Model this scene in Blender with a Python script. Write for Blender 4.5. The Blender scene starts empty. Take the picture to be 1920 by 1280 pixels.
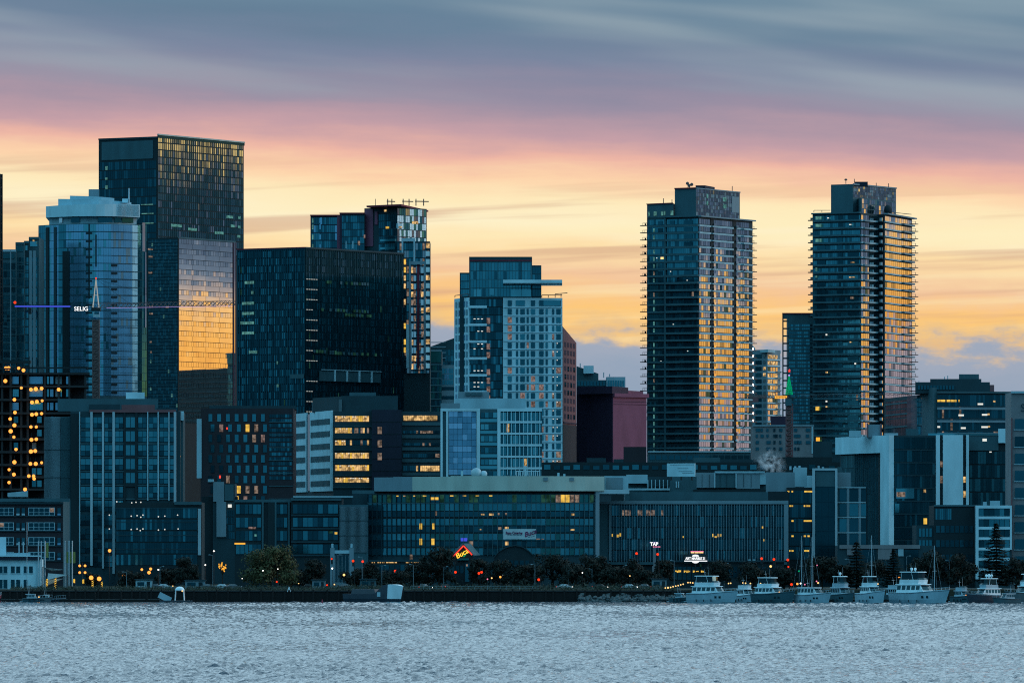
import bpy, math, random
import numpy as np
from mathutils import Vector

random.seed(7)
RNG = np.random.default_rng(7)
SC = bpy.context.scene
COL = SC.collection

# ------------------------------------------------------------------ camera
F = 13000.0          # focal length in units of the photo's 1920-wide raster
H0 = 15.0            # eye height above the lake
Y0 = 1025.0          # image row of the horizon
cam = bpy.data.cameras.new('camera')
cam.sensor_width = 36.0
cam.lens = 36.0 * F / 1920.0
cam.shift_y = (Y0 - 640.0) / 1920.0
cam.clip_start = 1.0
cam.clip_end = 60000.0
camo = bpy.data.objects.new('camera', cam)
COL.objects.link(camo)
camo.location = (0, 0, H0)
camo.rotation_euler = (math.radians(90), 0, 0)
SC.camera = camo

# ------------------------------------------------------------------ render / colour
SC.view_settings.view_transform = 'Standard'
SC.view_settings.look = 'None'
SC.view_settings.exposure = 0.0
SC.view_settings.gamma = 1.0
SC.render.engine = 'CYCLES'
SC.cycles.use_denoising = False      # the photograph is grainy too
SC.cycles.filter_width = 1.1
SC.cycles.max_bounces = 6
SC.cycles.diffuse_bounces = 2
SC.cycles.glossy_bounces = 4
SC.cycles.sample_clamp_indirect = 2.0
SC.cycles.caustics_reflective = False
SC.cycles.caustics_refractive = False
SC.cycles.volume_bounces = 1

# ------------------------------------------------------------------ sky
SUN_AZ = 88.0        # degrees to the right of the view direction
SUN_EL = 2.0
world = bpy.data.worlds.new('World')
SC.world = world
world.use_nodes = True
wt = world.node_tree
wt.nodes.clear()


def wn(t, **kw):
    n = wt.nodes.new(t)
    for k, v in kw.items():
        setattr(n, k, v)
    return n


def wm(op, a, b=None, c=None):
    n = wn('ShaderNodeMath', operation=op)
    for i, v in enumerate((a, b, c)):
        if v is None:
            continue
        if isinstance(v, (int, float)):
            n.inputs[i].default_value = v
        else:
            wt.links.new(v, n.inputs[i])
    return n.outputs[0]


def wramp(fac, stops, interp='EASE'):
    r = wn('ShaderNodeValToRGB')
    cr = r.color_ramp
    cr.interpolation = interp
    while len(cr.elements) < len(stops):
        cr.elements.new(0.5)
    for e, (p, c) in zip(cr.elements, stops):
        e.position = p
        e.color = (c[0], c[1], c[2], 1)
    wt.links.new(fac, r.inputs[0])
    return r.outputs[0]


def wmix(fac, a, b):
    n = wn('ShaderNodeMix', data_type='RGBA')
    for i, v in ((0, fac), (6, a), (7, b)):
        if isinstance(v, (int, float)):
            n.inputs[i].default_value = v
        elif isinstance(v, tuple):
            n.inputs[i].default_value = (*v, 1)
        else:
            wt.links.new(v, n.inputs[i])
    return n.outputs[2]


def wsmooth(v, a, b):
    n = wn('ShaderNodeMapRange', interpolation_type='SMOOTHSTEP')
    wt.links.new(v, n.inputs[0])
    n.inputs[1].default_value = a
    n.inputs[2].default_value = b
    return n.outputs[0]


def wnoise(x, y, scale, detail, rough=0.55):
    c = wn('ShaderNodeCombineXYZ')
    for i, v in ((0, x), (1, y)):
        wt.links.new(v, c.inputs[i])
    n = wn('ShaderNodeTexNoise', noise_dimensions='2D')
    wt.links.new(c.outputs[0], n.inputs['Vector'])
    n.inputs['Scale'].default_value = scale
    n.inputs['Detail'].default_value = detail
    n.inputs['Roughness'].default_value = rough
    return n.outputs[0]


def lin(r, g, b):
    f = lambda v: (v / 255 / 12.92) if v / 255 <= 0.04045 else ((v / 255 + 0.055) / 1.055) ** 2.4
    return (f(r), f(g), f(b))


def up(c, k):
    return tuple(v * k for v in c)


tc = wn('ShaderNodeTexCoord')
sep = wn('ShaderNodeSeparateXYZ')
wt.links.new(tc.outputs['Generated'], sep.inputs[0])
DEG = 57.29578
el = wm('MULTIPLY', wm('ARCSINE', sep.outputs[2]), DEG)
az = wm('MULTIPLY', wm('ARCTAN2', sep.outputs[0], sep.outputs[1]), DEG)
azc = wm('MINIMUM', wm('MAXIMUM', az, -7.0), 9.0)
# long thin streaks: coordinates squeezed along the horizon
streak = wnoise(wm('MULTIPLY', az, 0.16), wm('ADD', wm('MULTIPLY', el, 1.55), wm('MULTIPLY', az, 0.05)), 2.2, 5.0)
puff = wnoise(wm('MULTIPLY', az, 0.9), wm('MULTIPLY', el, 2.2), 2.0, 6.0, 0.6)
s0 = wm('SUBTRACT', streak, 0.5)
p0 = wm('SUBTRACT', puff, 0.5)
# in front: a slanting cloud deck over a clear yellow band
e1 = wm('ADD', wm('ADD', el, wm('MULTIPLY', azc, 0.043)), wm('ADD', wm('MULTIPLY', s0, 0.30), wm('MULTIPLY', p0, wm('ADD', 0.08, wm('MULTIPLY', 0.42, wm('SUBTRACT', 1.0, wsmooth(el, 1.75, 2.3)))))))
S = 10.0
front = wramp(wm('DIVIDE', e1, S), [
    (0.00, lin(128, 150, 172)), (0.130, lin(146, 164, 186)), (0.174, lin(160, 170, 188)),
    (0.185, lin(236, 196, 140)), (0.198, lin(254, 202, 124)), (0.214, lin(250, 200, 140)),
    (0.228, lin(244, 200, 160)), (0.246, lin(255, 224, 170)), (0.268, lin(255, 242, 202)),
    (0.288, lin(255, 234, 188)), (0.306, lin(254, 212, 172)), (0.322, lin(238, 182, 166)),
    (0.340, lin(198, 160, 168)), (0.366, lin(156, 144, 164)), (0.400, lin(122, 134, 160)),
    (0.435, lin(102, 130, 154)), (0.475, lin(112, 142, 162)), (0.60, lin(140, 168, 186)),
    (0.80, lin(176, 216, 240)), (1.0, up(lin(196, 234, 255), 1.3))], 'LINEAR')
# darker tan streaks drawn through the bright band, paler ones through the deck
st2 = wnoise(wm('MULTIPLY', az, 0.10), wm('SUBTRACT', wm('MULTIPLY', el, 2.6), wm('MULTIPLY', az, 0.10)), 2.0, 4.0, 0.5)
band = wm('MULTIPLY', wsmooth(e1, 1.75, 2.0), wm('SUBTRACT', 1.0, wsmooth(e1, 2.7, 3.3)))
front = wmix(wm('MULTIPLY', wm('MULTIPLY', wsmooth(st2, 0.52, 0.70), band), 0.55), front, lin(205, 158, 134))
front = wmix(wm('MULTIPLY', wm('MULTIPLY', wsmooth(st2, 0.52, 0.30), band), 0.5), front, lin(255, 238, 188))
st3 = wnoise(wm('MULTIPLY', az, 0.12), wm('ADD', wm('MULTIPLY', el, 1.3), wm('MULTIPLY', az, 0.13)), 1.1, 3.5, 0.5)
deck = wm('MULTIPLY', wsmooth(e1, 3.5, 4.0), wm('SUBTRACT', 1.0, wsmooth(e1, 5.5, 7.0)))
front = wmix(wm('MULTIPLY', wm('MULTIPLY', wsmooth(st3, 0.50, 0.80), deck), 0.55), front, lin(170, 184, 190))
front = wmix(wm('MULTIPLY', wm('MULTIPLY', wsmooth(st3, 0.50, 0.22), deck), 0.22), front, lin(84, 104, 130))
# to the right (north-west): stratus with two orange gaps, lower and deeper orange
e2 = wm('ADD', wm('ADD', el, wm('MULTIPLY', wm('SUBTRACT', wm('MINIMUM', wm('MAXIMUM', az, 20.0), 80.0), 60.0), 0.025)),
        wm('ADD', wm('MULTIPLY', s0, 0.22), wm('MULTIPLY', p0, 0.10)))
west = wramp(wm('DIVIDE', e2, S), [
    (0.00, lin(120, 120, 140)), (0.100, lin(178, 160, 165)), (0.118, lin(246, 170, 78)),
    (0.160, lin(252, 184, 90)), (0.190, lin(252, 196, 120)), (0.205, lin(200, 178, 164)), (0.218, lin(100, 122, 148)),
    (0.245, lin(66, 92, 120)), (0.308, lin(62, 88, 114)), (0.322, lin(150, 140, 112)), (0.334, lin(236, 204, 130)),
    (0.362, lin(240, 206, 132)), (0.380, lin(140, 138, 140)), (0.42, lin(98, 118, 142)),
    (0.60, lin(110, 135, 158)), (1.0, lin(135, 160, 180))], 'LINEAR')
# away from the sunset: dim blue dusk
e3 = wm('ADD', el, wm('MULTIPLY', s0, 0.8))
away = wramp(wm('DIVIDE', e3, S), [
    (0.0, lin(70, 122, 148)), (0.15, lin(86, 146, 176)), (0.35, lin(80, 138, 168)), (0.6, lin(98, 160, 190)), (1.0, lin(120, 186, 214))], 'LINEAR')
wf = wsmooth(az, 12.0, 28.0)
low = wmix(wf, front, west)
aw = wm('MAXIMUM', wsmooth(az, 100.0, 135.0), wsmooth(az, -14.0, -50.0))
low = wmix(aw, low, away)
# higher sky: even overcast, a little paler over the sunset side
hi_front = wramp(wm('DIVIDE', el, 90.0), [(0.0, up(lin(196, 234, 255), 1.3)), (0.35, up(lin(198, 236, 255), 1.3)), (1.0, lin(136, 204, 238))], 'LINEAR')
hi_away = wramp(wm('DIVIDE', el, 90.0), [(0.0, lin(116, 188, 220)), (0.3, lin(144, 222, 254)), (1.0, lin(136, 204, 238))], 'LINEAR')
hi = wmix(aw, hi_front, hi_away)
cloud_sky = wmix(wsmooth(el, 8.0, 12.0), low, hi)
nish = wn('ShaderNodeTexSky', sky_type='NISHITA')
nish.sun_disc = False
nish.sun_elevation = math.radians(SUN_EL)
nish.sun_rotation = math.radians(SUN_AZ)
nish.air_density = 1.0
nish.dust_density = 1.0
bg1 = wn('ShaderNodeBackground')
wt.links.new(nish.outputs[0], bg1.inputs[0])
bg1.inputs[1].default_value = 0.05
bg2 = wn('ShaderNodeBackground')
wt.links.new(cloud_sky, bg2.inputs[0])
bg2.inputs[1].default_value = 1.05
mixs = wn('ShaderNodeMixShader')
mixs.inputs[0].default_value = 0.94      # cloud cover
wt.links.new(bg1.outputs[0], mixs.inputs[1])
wt.links.new(bg2.outputs[0], mixs.inputs[2])
wo = wn('ShaderNodeOutputWorld')
wt.links.new(mixs.outputs[0], wo.inputs[0])

# ------------------------------------------------------------------ sun: the last faint warm glow
sl = bpy.data.lights.new('sun', 'SUN')
sl.energy = 0.75
sl.angle = math.radians(16)
sl.color = (1.0, 0.62, 0.50)
so = bpy.data.objects.new('sun', sl)
COL.objects.link(so)
d = Vector((math.sin(math.radians(SUN_AZ)) * math.cos(math.radians(7.0)), math.cos(math.radians(SUN_AZ)) * math.cos(math.radians(7.0)), math.sin(math.radians(7.0))))
so.rotation_euler = d.to_track_quat('Z', 'Y').to_euler()

# ------------------------------------------------------------------ materials
MAT = {}


def mat_new(name):
    m = bpy.data.materials.new(name)
    m.use_nodes = True
    t = m.node_tree
    t.nodes.clear()
    o = t.nodes.new('ShaderNodeOutputMaterial')
    MAT[name] = m
    return m, t, o


def noise_col(t, col, var, scale, stretch=(1, 1, 1)):
    """base colour with mottling from a world-space noise (dirt and weathering)"""
    g = t.nodes.new('ShaderNodeNewGeometry')
    mp = t.nodes.new('ShaderNodeMapping')
    mp.inputs['Scale'].default_value = stretch
    t.links.new(g.outputs['Position'], mp.inputs[0])
    n = t.nodes.new('ShaderNodeTexNoise')
    n.inputs['Scale'].default_value = scale
    n.inputs['Detail'].default_value = 4
    t.links.new(mp.outputs[0], n.inputs['Vector'])
    r = t.nodes.new('ShaderNodeValToRGB')
    r.color_ramp.elements[0].position = 0.3
    r.color_ramp.elements[1].position = 0.7
    lo = tuple(c * (1 - var) for c in col)
    hi = tuple(min(1, c * (1 + var)) for c in col)
    r.color_ramp.elements[0].color = (*lo, 1)
    r.color_ramp.elements[1].color = (*hi, 1)
    t.links.new(n.outputs[0], r.inputs[0])
    return r.outputs[0]


def solid(name, col, rough=0.75, metal=0.0, var=0.14, scale=0.25, spec=0.3, stretch=(1, 1, 0.35)):
    m, t, o = mat_new(name)
    p = t.nodes.new('ShaderNodeBsdfPrincipled')
    t.links.new(noise_col(t, col, var, scale, stretch), p.inputs['Base Color'])
    p.inputs['Roughness'].default_value = rough
    p.inputs['Metallic'].default_value = metal
    p.inputs['Specular IOR Level'].default_value = spec
    t.links.new(p.outputs[0], o.inputs[0])
    return m


def glass(name, refl, rough=0.04, body=(0.004, 0.012, 0.016), k=1.0, var=0.1, scale=0.15):
    """coated glazing: a mirror-like coat of reflectance refl over a dark room"""
    m, t, o = mat_new(name)
    p = t.nodes.new('ShaderNodeBsdfPrincipled')
    t.links.new(noise_col(t, refl, var, scale, (1, 1, 1)), p.inputs['Base Color'])
    p.inputs['Metallic'].default_value = 1.0
    p.inputs['Roughness'].default_value = rough
    dff = t.nodes.new('ShaderNodeBsdfDiffuse')
    dff.inputs[0].default_value = (*body, 1)
    a = t.nodes.new('ShaderNodeAddShader')
    t.links.new(p.outputs[0], a.inputs[0])
    t.links.new(dff.outputs[0], a.inputs[1])
    t.links.new(a.outputs[0], o.inputs[0])
    return m


def emit(name, col, strength, patchy=0.0, scale=1.2, sample=False):
    m, t, o = mat_new(name)
    e = t.nodes.new('ShaderNodeEmission')
    e.inputs[1].default_value = strength
    if patchy:
        lo = tuple(c * (1 - patchy) for c in col)
        g = t.nodes.new('ShaderNodeNewGeometry')
        n = t.nodes.new('ShaderNodeTexNoise')
        n.inputs['Scale'].default_value = scale
        n.inputs['Detail'].default_value = 3
        t.links.new(g.outputs['Position'], n.inputs['Vector'])
        r = t.nodes.new('ShaderNodeValToRGB')
        r.color_ramp.elements[0].position = 0.38
        r.color_ramp.elements[1].position = 0.62
        r.color_ramp.elements[0].color = (*lo, 1)
        r.color_ramp.elements[1].color = (*col, 1)
        t.links.new(n.outputs[0], r.inputs[0])
        t.links.new(r.outputs[0], e.inputs[0])
    else:
        e.inputs[0].default_value = (*col, 1)
    t.links.new(e.outputs[0], o.inputs[0])
    m.cycles.emission_sampling = 'AUTO' if sample else 'NONE'
    return m


# painted / cladding surfaces (cool, the blue tone of the dusk put into their colours)
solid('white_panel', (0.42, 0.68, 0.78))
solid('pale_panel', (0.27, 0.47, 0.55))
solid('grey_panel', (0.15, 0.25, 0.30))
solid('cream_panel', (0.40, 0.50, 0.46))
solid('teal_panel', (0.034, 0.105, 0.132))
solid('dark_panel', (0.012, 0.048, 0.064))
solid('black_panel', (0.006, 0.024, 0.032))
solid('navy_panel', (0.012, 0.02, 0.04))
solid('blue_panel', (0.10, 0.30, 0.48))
solid('mauve_brick', (0.20, 0.075, 0.13))
solid('plum_brick', (0.03, 0.02, 0.045))
solid('brown_brick', (0.17, 0.08, 0.09))
solid('dark_brick', (0.022, 0.022, 0.03))
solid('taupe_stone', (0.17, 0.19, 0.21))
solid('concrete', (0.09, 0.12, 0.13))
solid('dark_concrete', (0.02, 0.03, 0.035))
solid('red_trim', (0.16, 0.02, 0.04))
solid('metal_dark', (0.02, 0.03, 0.035), 0.45, 0.4)
solid('metal_pale', (0.32, 0.48, 0.55), 0.45, 0.2)
solid('rust_steel', (0.14, 0.10, 0.10), 0.6)
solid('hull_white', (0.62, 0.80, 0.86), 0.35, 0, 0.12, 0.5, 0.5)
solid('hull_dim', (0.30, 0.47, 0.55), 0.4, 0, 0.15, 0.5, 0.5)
solid('hull_dark', (0.03, 0.05, 0.07), 0.35, 0, 0.15, 0.5, 0.5)
solid('boat_stripe', (0.01, 0.02, 0.03), 0.5)
solid('bark', (0.02, 0.016, 0.013), 0.9)
solid('asphalt', (0.045, 0.047, 0.05), 0.85)
solid('earth', (0.03, 0.035, 0.025), 0.95)
solid('timber_dark', (0.012, 0.013, 0.014), 0.9)
solid('leaf_dark', (0.008, 0.015, 0.012), 0.8, 0, 0.3, 0.6)
solid('leaf_olive', (0.06, 0.066, 0.028), 0.8, 0, 0.35, 0.35)
solid('leaf_conifer', (0.010, 0.020, 0.016), 0.85, 0, 0.3, 0.6)
solid('hedge', (0.045, 0.065, 0.05), 0.9, 0, 0.4, 0.5)
solid('sail_cloth', (0.42, 0.56, 0.60), 0.8)
solid('yellow_cloth', (0.22, 0.26, 0.08), 0.8)
solid('car_white', (0.4, 0.5, 0.55), 0.3, 0, 0.05)
solid('car_grey', (0.10, 0.13, 0.15), 0.3, 0.3, 0.05)
solid('car_dark', (0.012, 0.016, 0.02), 0.3, 0, 0.05)
solid('tyre', (0.01, 0.01, 0.011), 0.9)
solid('sign_ink', (0.16, 0.02, 0.10), 0.7)
solid('sign_ink_blue', (0.05, 0.12, 0.2), 0.7)
solid('red_paint', (0.18, 0.02, 0.05), 0.6)
# glazing
glass('glass_gold', (0.96, 0.90, 0.84), 0.02)
glass('glass_gold_mullion', (0.30, 0.26, 0.25), 0.15)
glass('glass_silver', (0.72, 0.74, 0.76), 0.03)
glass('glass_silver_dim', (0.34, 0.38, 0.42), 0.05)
glass('glass_teal', (0.10, 0.34, 0.40), 0.05, (0.010, 0.06, 0.08))
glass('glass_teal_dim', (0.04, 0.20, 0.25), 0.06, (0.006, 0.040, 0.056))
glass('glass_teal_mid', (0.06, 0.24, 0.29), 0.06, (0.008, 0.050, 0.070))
glass('glass_blue', (0.16, 0.36, 0.50), 0.22, (0.03, 0.09, 0.14))
glass('glass_blue_bright', (0.24, 0.42, 0.58), 0.22, (0.06, 0.13, 0.20))
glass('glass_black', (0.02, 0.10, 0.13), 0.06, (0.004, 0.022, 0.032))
glass('glass_ink', (0.010, 0.045, 0.06), 0.08, (0.003, 0.024, 0.034))
glass('glass_night', (0.018, 0.028, 0.034), 0.08, (0.005, 0.050, 0.070))
glass('glass_steel', (0.09, 0.13, 0.16), 0.06, (0.006, 0.055, 0.080))
glass('glass_green', (0.03, 0.12, 0.13), 0.08, (0.006, 0.05, 0.05))
glass('boat_glass', (0.02, 0.05, 0.06), 0.05)
# things that give off light
emit('lit_warm', (1.0, 0.62, 0.25), 0.95, 0.8, 0.9)
emit('lit_yellow', (1.0, 0.60, 0.10), 1.0, 0.45, 0.7)
emit('lit_amber', (1.0, 0.45, 0.05), 1.1)
emit('lit_soft', (0.80, 0.58, 0.45), 0.34, 0.8, 1.1)
emit('lit_pink', (0.85, 0.58, 0.52), 0.30, 0.75, 1.2)
emit('lit_white', (0.9, 0.92, 0.85), 0.9)
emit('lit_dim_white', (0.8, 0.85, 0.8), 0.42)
emit('lit_cyan', (0.25, 0.75, 0.70), 0.38, 0.6, 0.8)
emit('lit_green_room', (0.10, 0.42, 0.30), 0.16, 0.7, 0.5)
emit('lamp_orange', (1.0, 0.34, 0.06), 1.9, 0, 1, True)
emit('lamp_warm', (1.0, 0.60, 0.22), 1.6, 0, 1, True)
emit('lamp_red', (1.0, 0.045, 0.012), 1.5, 0, 1, True)
emit('lamp_white', (1.0, 0.95, 0.85), 3.0, 0, 1, True)
emit('neon_red', (1.0, 0.05, 0.03), 1.6, 0, 1, True)
emit('neon_yellow', (1.0, 0.55, 0.05), 1.6, 0, 1, True)
emit('neon_green', (0.0, 0.55, 0.22), 0.75, 0.5, 2.0)
emit('neon_blue', (0.06, 0.10, 0.75), 0.9)
emit('neon_violet', (0.55, 0.40, 1.0), 0.9)
emit('neon_pink', (1.0, 0.25, 0.45), 1.1)
emit('neon_white', (0.95, 0.98, 1.0), 1.3)
emit('gold_bulbs', (1.0, 0.60, 0.08), 1.5, 0.6, 3.0)

# ------------------------------------------------------------------ building blocks
ORG = {}             # world base of each thing that is built from world coordinates
GZ = 3.3             # level of the waterfront street


def X(px, D):
    return (px - 960.0) / F * D


def Zat(py, D):
    return H0 + (Y0 - py) / F * D


def thing(name, label, cat, loc, group=None, rz=0.0):
    o = bpy.data.objects.new(name, None)
    COL.objects.link(o)
    o.location = loc
    o.rotation_euler = (0, 0, rz)
    o['label'] = label
    o['category'] = cat
    if group:
        o['group'] = group
    o.empty_display_size = 1.0
    return o


BOXM = {}
CREATED = []          # (object, plain name) in building order, used at the end to hang fittings on their parts
BV = [(-.5, -.5, -.5), (.5, -.5, -.5), (.5, .5, -.5), (-.5, .5, -.5), (-.5, -.5, .5), (.5, -.5, .5), (.5, .5, .5), (-.5, .5, .5)]
BF = [(0, 3, 2, 1), (4, 5, 6, 7), (0, 1, 5, 4), (1, 2, 6, 5), (2, 3, 7, 6), (3, 0, 4, 7)]


def boxmesh(mat):
    if mat not in BOXM:
        me = bpy.data.meshes.new('box_' + mat)
        me.from_pydata(BV, [], BF)
        me.materials.append(MAT[mat])
        BOXM[mat] = me
    return BOXM[mat]


def mesh_obj(name, verts, faces, mat, parent=None, mats=None, mi=None, smooth=False, loc=None):
    me = bpy.data.meshes.new(name)
    me.from_pydata([tuple(v) for v in verts], [], faces)
    for m in (mats or [mat]):
        me.materials.append(MAT[m])
    if mi is not None:
        me.polygons.foreach_set('material_index', mi)
    if smooth:
        me.polygons.foreach_set('use_smooth', [True] * len(me.polygons))
    o = bpy.data.objects.new(name, me)
    COL.objects.link(o)
    if loc is not None:
        o.location = loc
    if parent is not None:
        o.parent = parent
    CREATED.append((o, name))
    return o


def box(name, mat, parent, c, size, rz=0.0, rx=0.0, ry=0.0):
    """box part; c is the centre in world space (in the parent's space if it has a parent)"""
    o = bpy.data.objects.new(name, boxmesh(mat))
    COL.objects.link(o)
    if parent is not None:
        o.parent = parent
        c = local(parent, c)
    o.location = c
    o.scale = size
    o.rotation_euler = (rx, ry, rz)
    CREATED.append((o, name))
    return o


def bld(name, label, px, D, cat='building', z=GZ, group=None):
    t = thing(name, label, cat, (X(px, D), D, z), group)
    ORG[t.name] = (X(px, D), D, z)
    return t


def local(t, p):
    o = ORG.get(t.name, (0, 0, 0))
    return (p[0] - o[0], p[1] - o[1], p[2] - o[2])


PK = [0]


def prism(name, mat, t, pts, z0, z1, z1s=None):
    """vertical prism over a footprint (world xy points, counter-clockwise seen from above or not)"""
    n = len(pts)
    PK[0] += 1
    k = PK[0] % 11                       # a few millimetres apart, so that no two blocks share a plane
    pts = [(p[0] + 0.004 * k, p[1] + 0.017 * k) for p in pts]
    zs = [z - 0.013 * k for z in (z1s or [z1] * n)]
    v = [local(t, (p[0], p[1], z0)) for p in pts] + [local(t, (p[0], p[1], zs[i])) for i, p in enumerate(pts)]
    a = sum(pts[i][0] * pts[(i + 1) % n][1] - pts[(i + 1) % n][0] * pts[i][1] for i in range(n))
    idx = list(range(n))
    if a < 0:
        idx.reverse()
    f = [tuple(reversed(idx)), tuple(i + n for i in idx)]
    for k in range(n):
        i, j = idx[k], idx[(k + 1) % n]
        f.append((i, j, j + n, i + n))
    return mesh_obj(name, v, f, mat, t)


class Face:
    """one flat facade: image columns map to distance along the wall, image rows (at the near corner) to height"""

    def __init__(self, t, A, B, Dref):
        self.t = t
        self.A = Vector((A[0], A[1]))
        self.B = Vector((B[0], B[1]))
        d = self.B - self.A
        self.L = d.length
        self.u = d / self.L
        self.n = Vector((self.u.y, -self.u.x))
        self.rz = math.atan2(self.u.y, self.u.x)
        self.D = Dref

    def s(self, px):
        k = (px - 960.0) / F
        return (k * self.A.y - self.A.x) / (self.u.x - k * self.u.y)

    def z(self, py):
        return Zat(py, self.D)

    def b(self, name, mat, x0, y0, x1, y1, d=0.3, off=0.0, tilt=0.0):
        s0, s1 = self.s(x0), self.s(x1)
        z0, z1 = self.z(y1), self.z(y0)
        c = self.A + self.u * ((s0 + s1) / 2) + self.n * (off + d / 2 - 0.02)
        rz, rx = self.rz, 0.0
        if tilt:
            rz += random.gauss(0, tilt)
            rx = random.gauss(0, tilt)
        return box(name, mat, self.t, (c.x, c.y, (z0 + z1) / 2), (abs(s1 - s0), d, abs(z1 - z0)), rz, rx)

    def grid(self, name, xs, ys, mat, d=0.12, off=0.0, tilt=0.0, pick=None):
        """one part per cell; xs, ys are lists of (start, end) pairs; pick(i, j) may name another material"""
        for j, (y0, y1) in enumerate(ys):
            for i, (x0, x1) in enumerate(xs):
                m = pick(i, j) if pick else mat
                if m:
                    self.b(name, m, x0, y0, x1, y1, d, off, tilt)

    def panes(self, x0, y0, x1, y1, nc, nr, mats, w, gx=0.12, gz=0.12, off=0.03, tilt=0.002, name='glazing', pick=None):
        """many small panes too fine to pick apart: one part, every pane its own slightly tilted plate"""
        s0, s1 = self.s(x0), self.s(x1)
        z0, z1 = self.z(y1), self.z(y0)
        cw, ch = (s1 - s0) / nc, (z1 - z0) / nr
        V, Fc, MI = [], [], []
        cum = np.cumsum(w) / sum(w)
        u, n, A = self.u, self.n, self.A
        for j in range(nr):
            for i in range(nc):
                k = int(np.searchsorted(cum, random.random())) if pick is None else pick(i, j)
                if k is None or k < 0:
                    continue
                a, b_ = s0 + (i + gx / 2) * cw, s0 + (i + 1 - gx / 2) * cw
                lo, hi = z0 + (j + gz / 2) * ch, z0 + (j + 1 - gz / 2) * ch
                t1, t2 = random.gauss(0, tilt) * cw, random.gauss(0, tilt) * ch
                m0 = len(V)
                for (ss, zz, e) in ((a, lo, -t1 - t2), (b_, lo, t1 - t2), (b_, hi, t1 + t2), (a, hi, -t1 + t2)):
                    p = A + u * ss + n * (off + e / 2)
                    V.append(local(self.t, (p.x, p.y, zz)))
                Fc.append((m0, m0 + 1, m0 + 2, m0 + 3))
                MI.append(k)
        o = mesh_obj(name, V, Fc, None, self.t, mats, MI)
        o['kind'] = 'stuff'
        return o


def spans(a, b, n, gap):
    w = (b - a) / n
    return [(a + i * w + gap / 2, a + (i + 1) * w - gap / 2) for i in range(n)]


def corner(t, l, c, r, D, a, top, mat, name='wall', base=None, depth_l=None, z0=None):
    """block seen across its corner; a = how far the right face turns away. returns (left face, right face, footprint)"""
    ta = math.tan(math.radians(a))
    C = (X(c, D), D)
    dr = (r - c) / F * D * ta
    R = (X(r, D + dr), D + dr)
    dl = (c - l) / F * D / ta if a > 0.5 else 30.0
    if depth_l is not None:
        dl = depth_l
    Lp = (X(l, D + dl), D + dl)
    Bk = (R[0] + Lp[0] - C[0], R[1] + Lp[1] - C[1])
    prism(name, mat, t, [C, R, Bk, Lp], GZ if z0 is None else z0, Zat(top, D))
    return Face(t, Lp, C, D), Face(t, C, R, D), [C, R, Bk, Lp]


def flat(t, l, r, D, top, mat, deep=30.0, name='wall', bottom=None, dr=0.0):
    """block seen square on"""
    A, B = (X(l, D), D), (X(r, D + dr), D + dr)
    prism(name, mat, t, [A, B, (B[0], B[1] + deep), (A[0], A[1] + deep)], GZ if bottom is None else Zat(bottom, D), Zat(top, D))
    return Face(t, A, B, D)


def tube(V, Fc, p, q, r, n=5, r2=None):
    p, q = Vector(p), Vector(q)
    d = (q - p)
    if d.length < 1e-6:
        return
    a = d.orthogonal().normalized()
    b = d.cross(a).normalized()
    m = len(V)
    for k, (c, rr) in enumerate(((p, r), (q, r2 if r2 is not None else r))):
        for i in range(n):
            th = 2 * math.pi * i / n
            V.append(tuple(c + (a * math.cos(th) + b * math.sin(th)) * rr))
    for i in range(n):
        j = (i + 1) % n
        Fc.append((m + i, m + j, m + n + j, m + n + i))
    Fc.append(tuple(m + i for i in reversed(range(n))))
    Fc.append(tuple(m + n + i for i in range(n)))


def tubes(name, segs, r, mat, parent, n=5, smooth=False):
    V, Fc = [], []
    for sgm in segs:
        tube(V, Fc, sgm[0], sgm[1], sgm[2] if len(sgm) > 2 else r, n, sgm[3] if len(sgm) > 3 else None)
    return mesh_obj(name, V, Fc, mat, parent, smooth=smooth)


def ball_vf(r, nu=10, nv=6, sx=1, sy=1, sz=1, c=(0, 0, 0)):
    V, Fc = [], []
    for j in range(nv + 1):
        ph = math.pi * j / nv - math.pi / 2
        for i in range(nu):
            th = 2 * math.pi * i / nu
            V.append((c[0] + r * sx * math.cos(ph) * math.cos(th), c[1] + r * sy * math.cos(ph) * math.sin(th), c[2] + r * sz * math.sin(ph)))
    for j in range(nv):
        for i in range(nu):
            k = (i + 1) % nu
            Fc.append((j * nu + i, j * nu + k, (j + 1) * nu + k, (j + 1) * nu + i))
    return V, Fc


def text(body, size, mat, parent, loc, rz=0.0, name='lettering', extrude=0.06, sx=1.0, roll=0.0, shear=0.0, bold=0.0):
    cu = bpy.data.curves.new('tmp_text', 'FONT')
    cu.body = body
    cu.size = size
    cu.extrude = extrude
    cu.shear = shear
    cu.offset = bold
    cu.align_x = 'CENTER'
    cu.align_y = 'CENTER'
    to = bpy.data.objects.new('tmp_text', cu)
    COL.objects.link(to)
    dg = bpy.context.evaluated_depsgraph_get()
    me = bpy.data.meshes.new_from_object(to.evaluated_get(dg))
    bpy.data.objects.remove(to)
    bpy.data.curves.remove(cu)
    me.materials.clear()
    me.materials.append(MAT[mat])
    o = bpy.data.objects.new(name, me)
    COL.objects.link(o)
    if parent is not None:
        o.parent = parent
        loc = local(parent, loc)
    o.location = loc
    o.scale = (sx, 1, 1)
    o.rotation_euler = (math.radians(90), roll, rz)
    return o


def structure(o):
    o['kind'] = 'structure'
    return o

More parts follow.
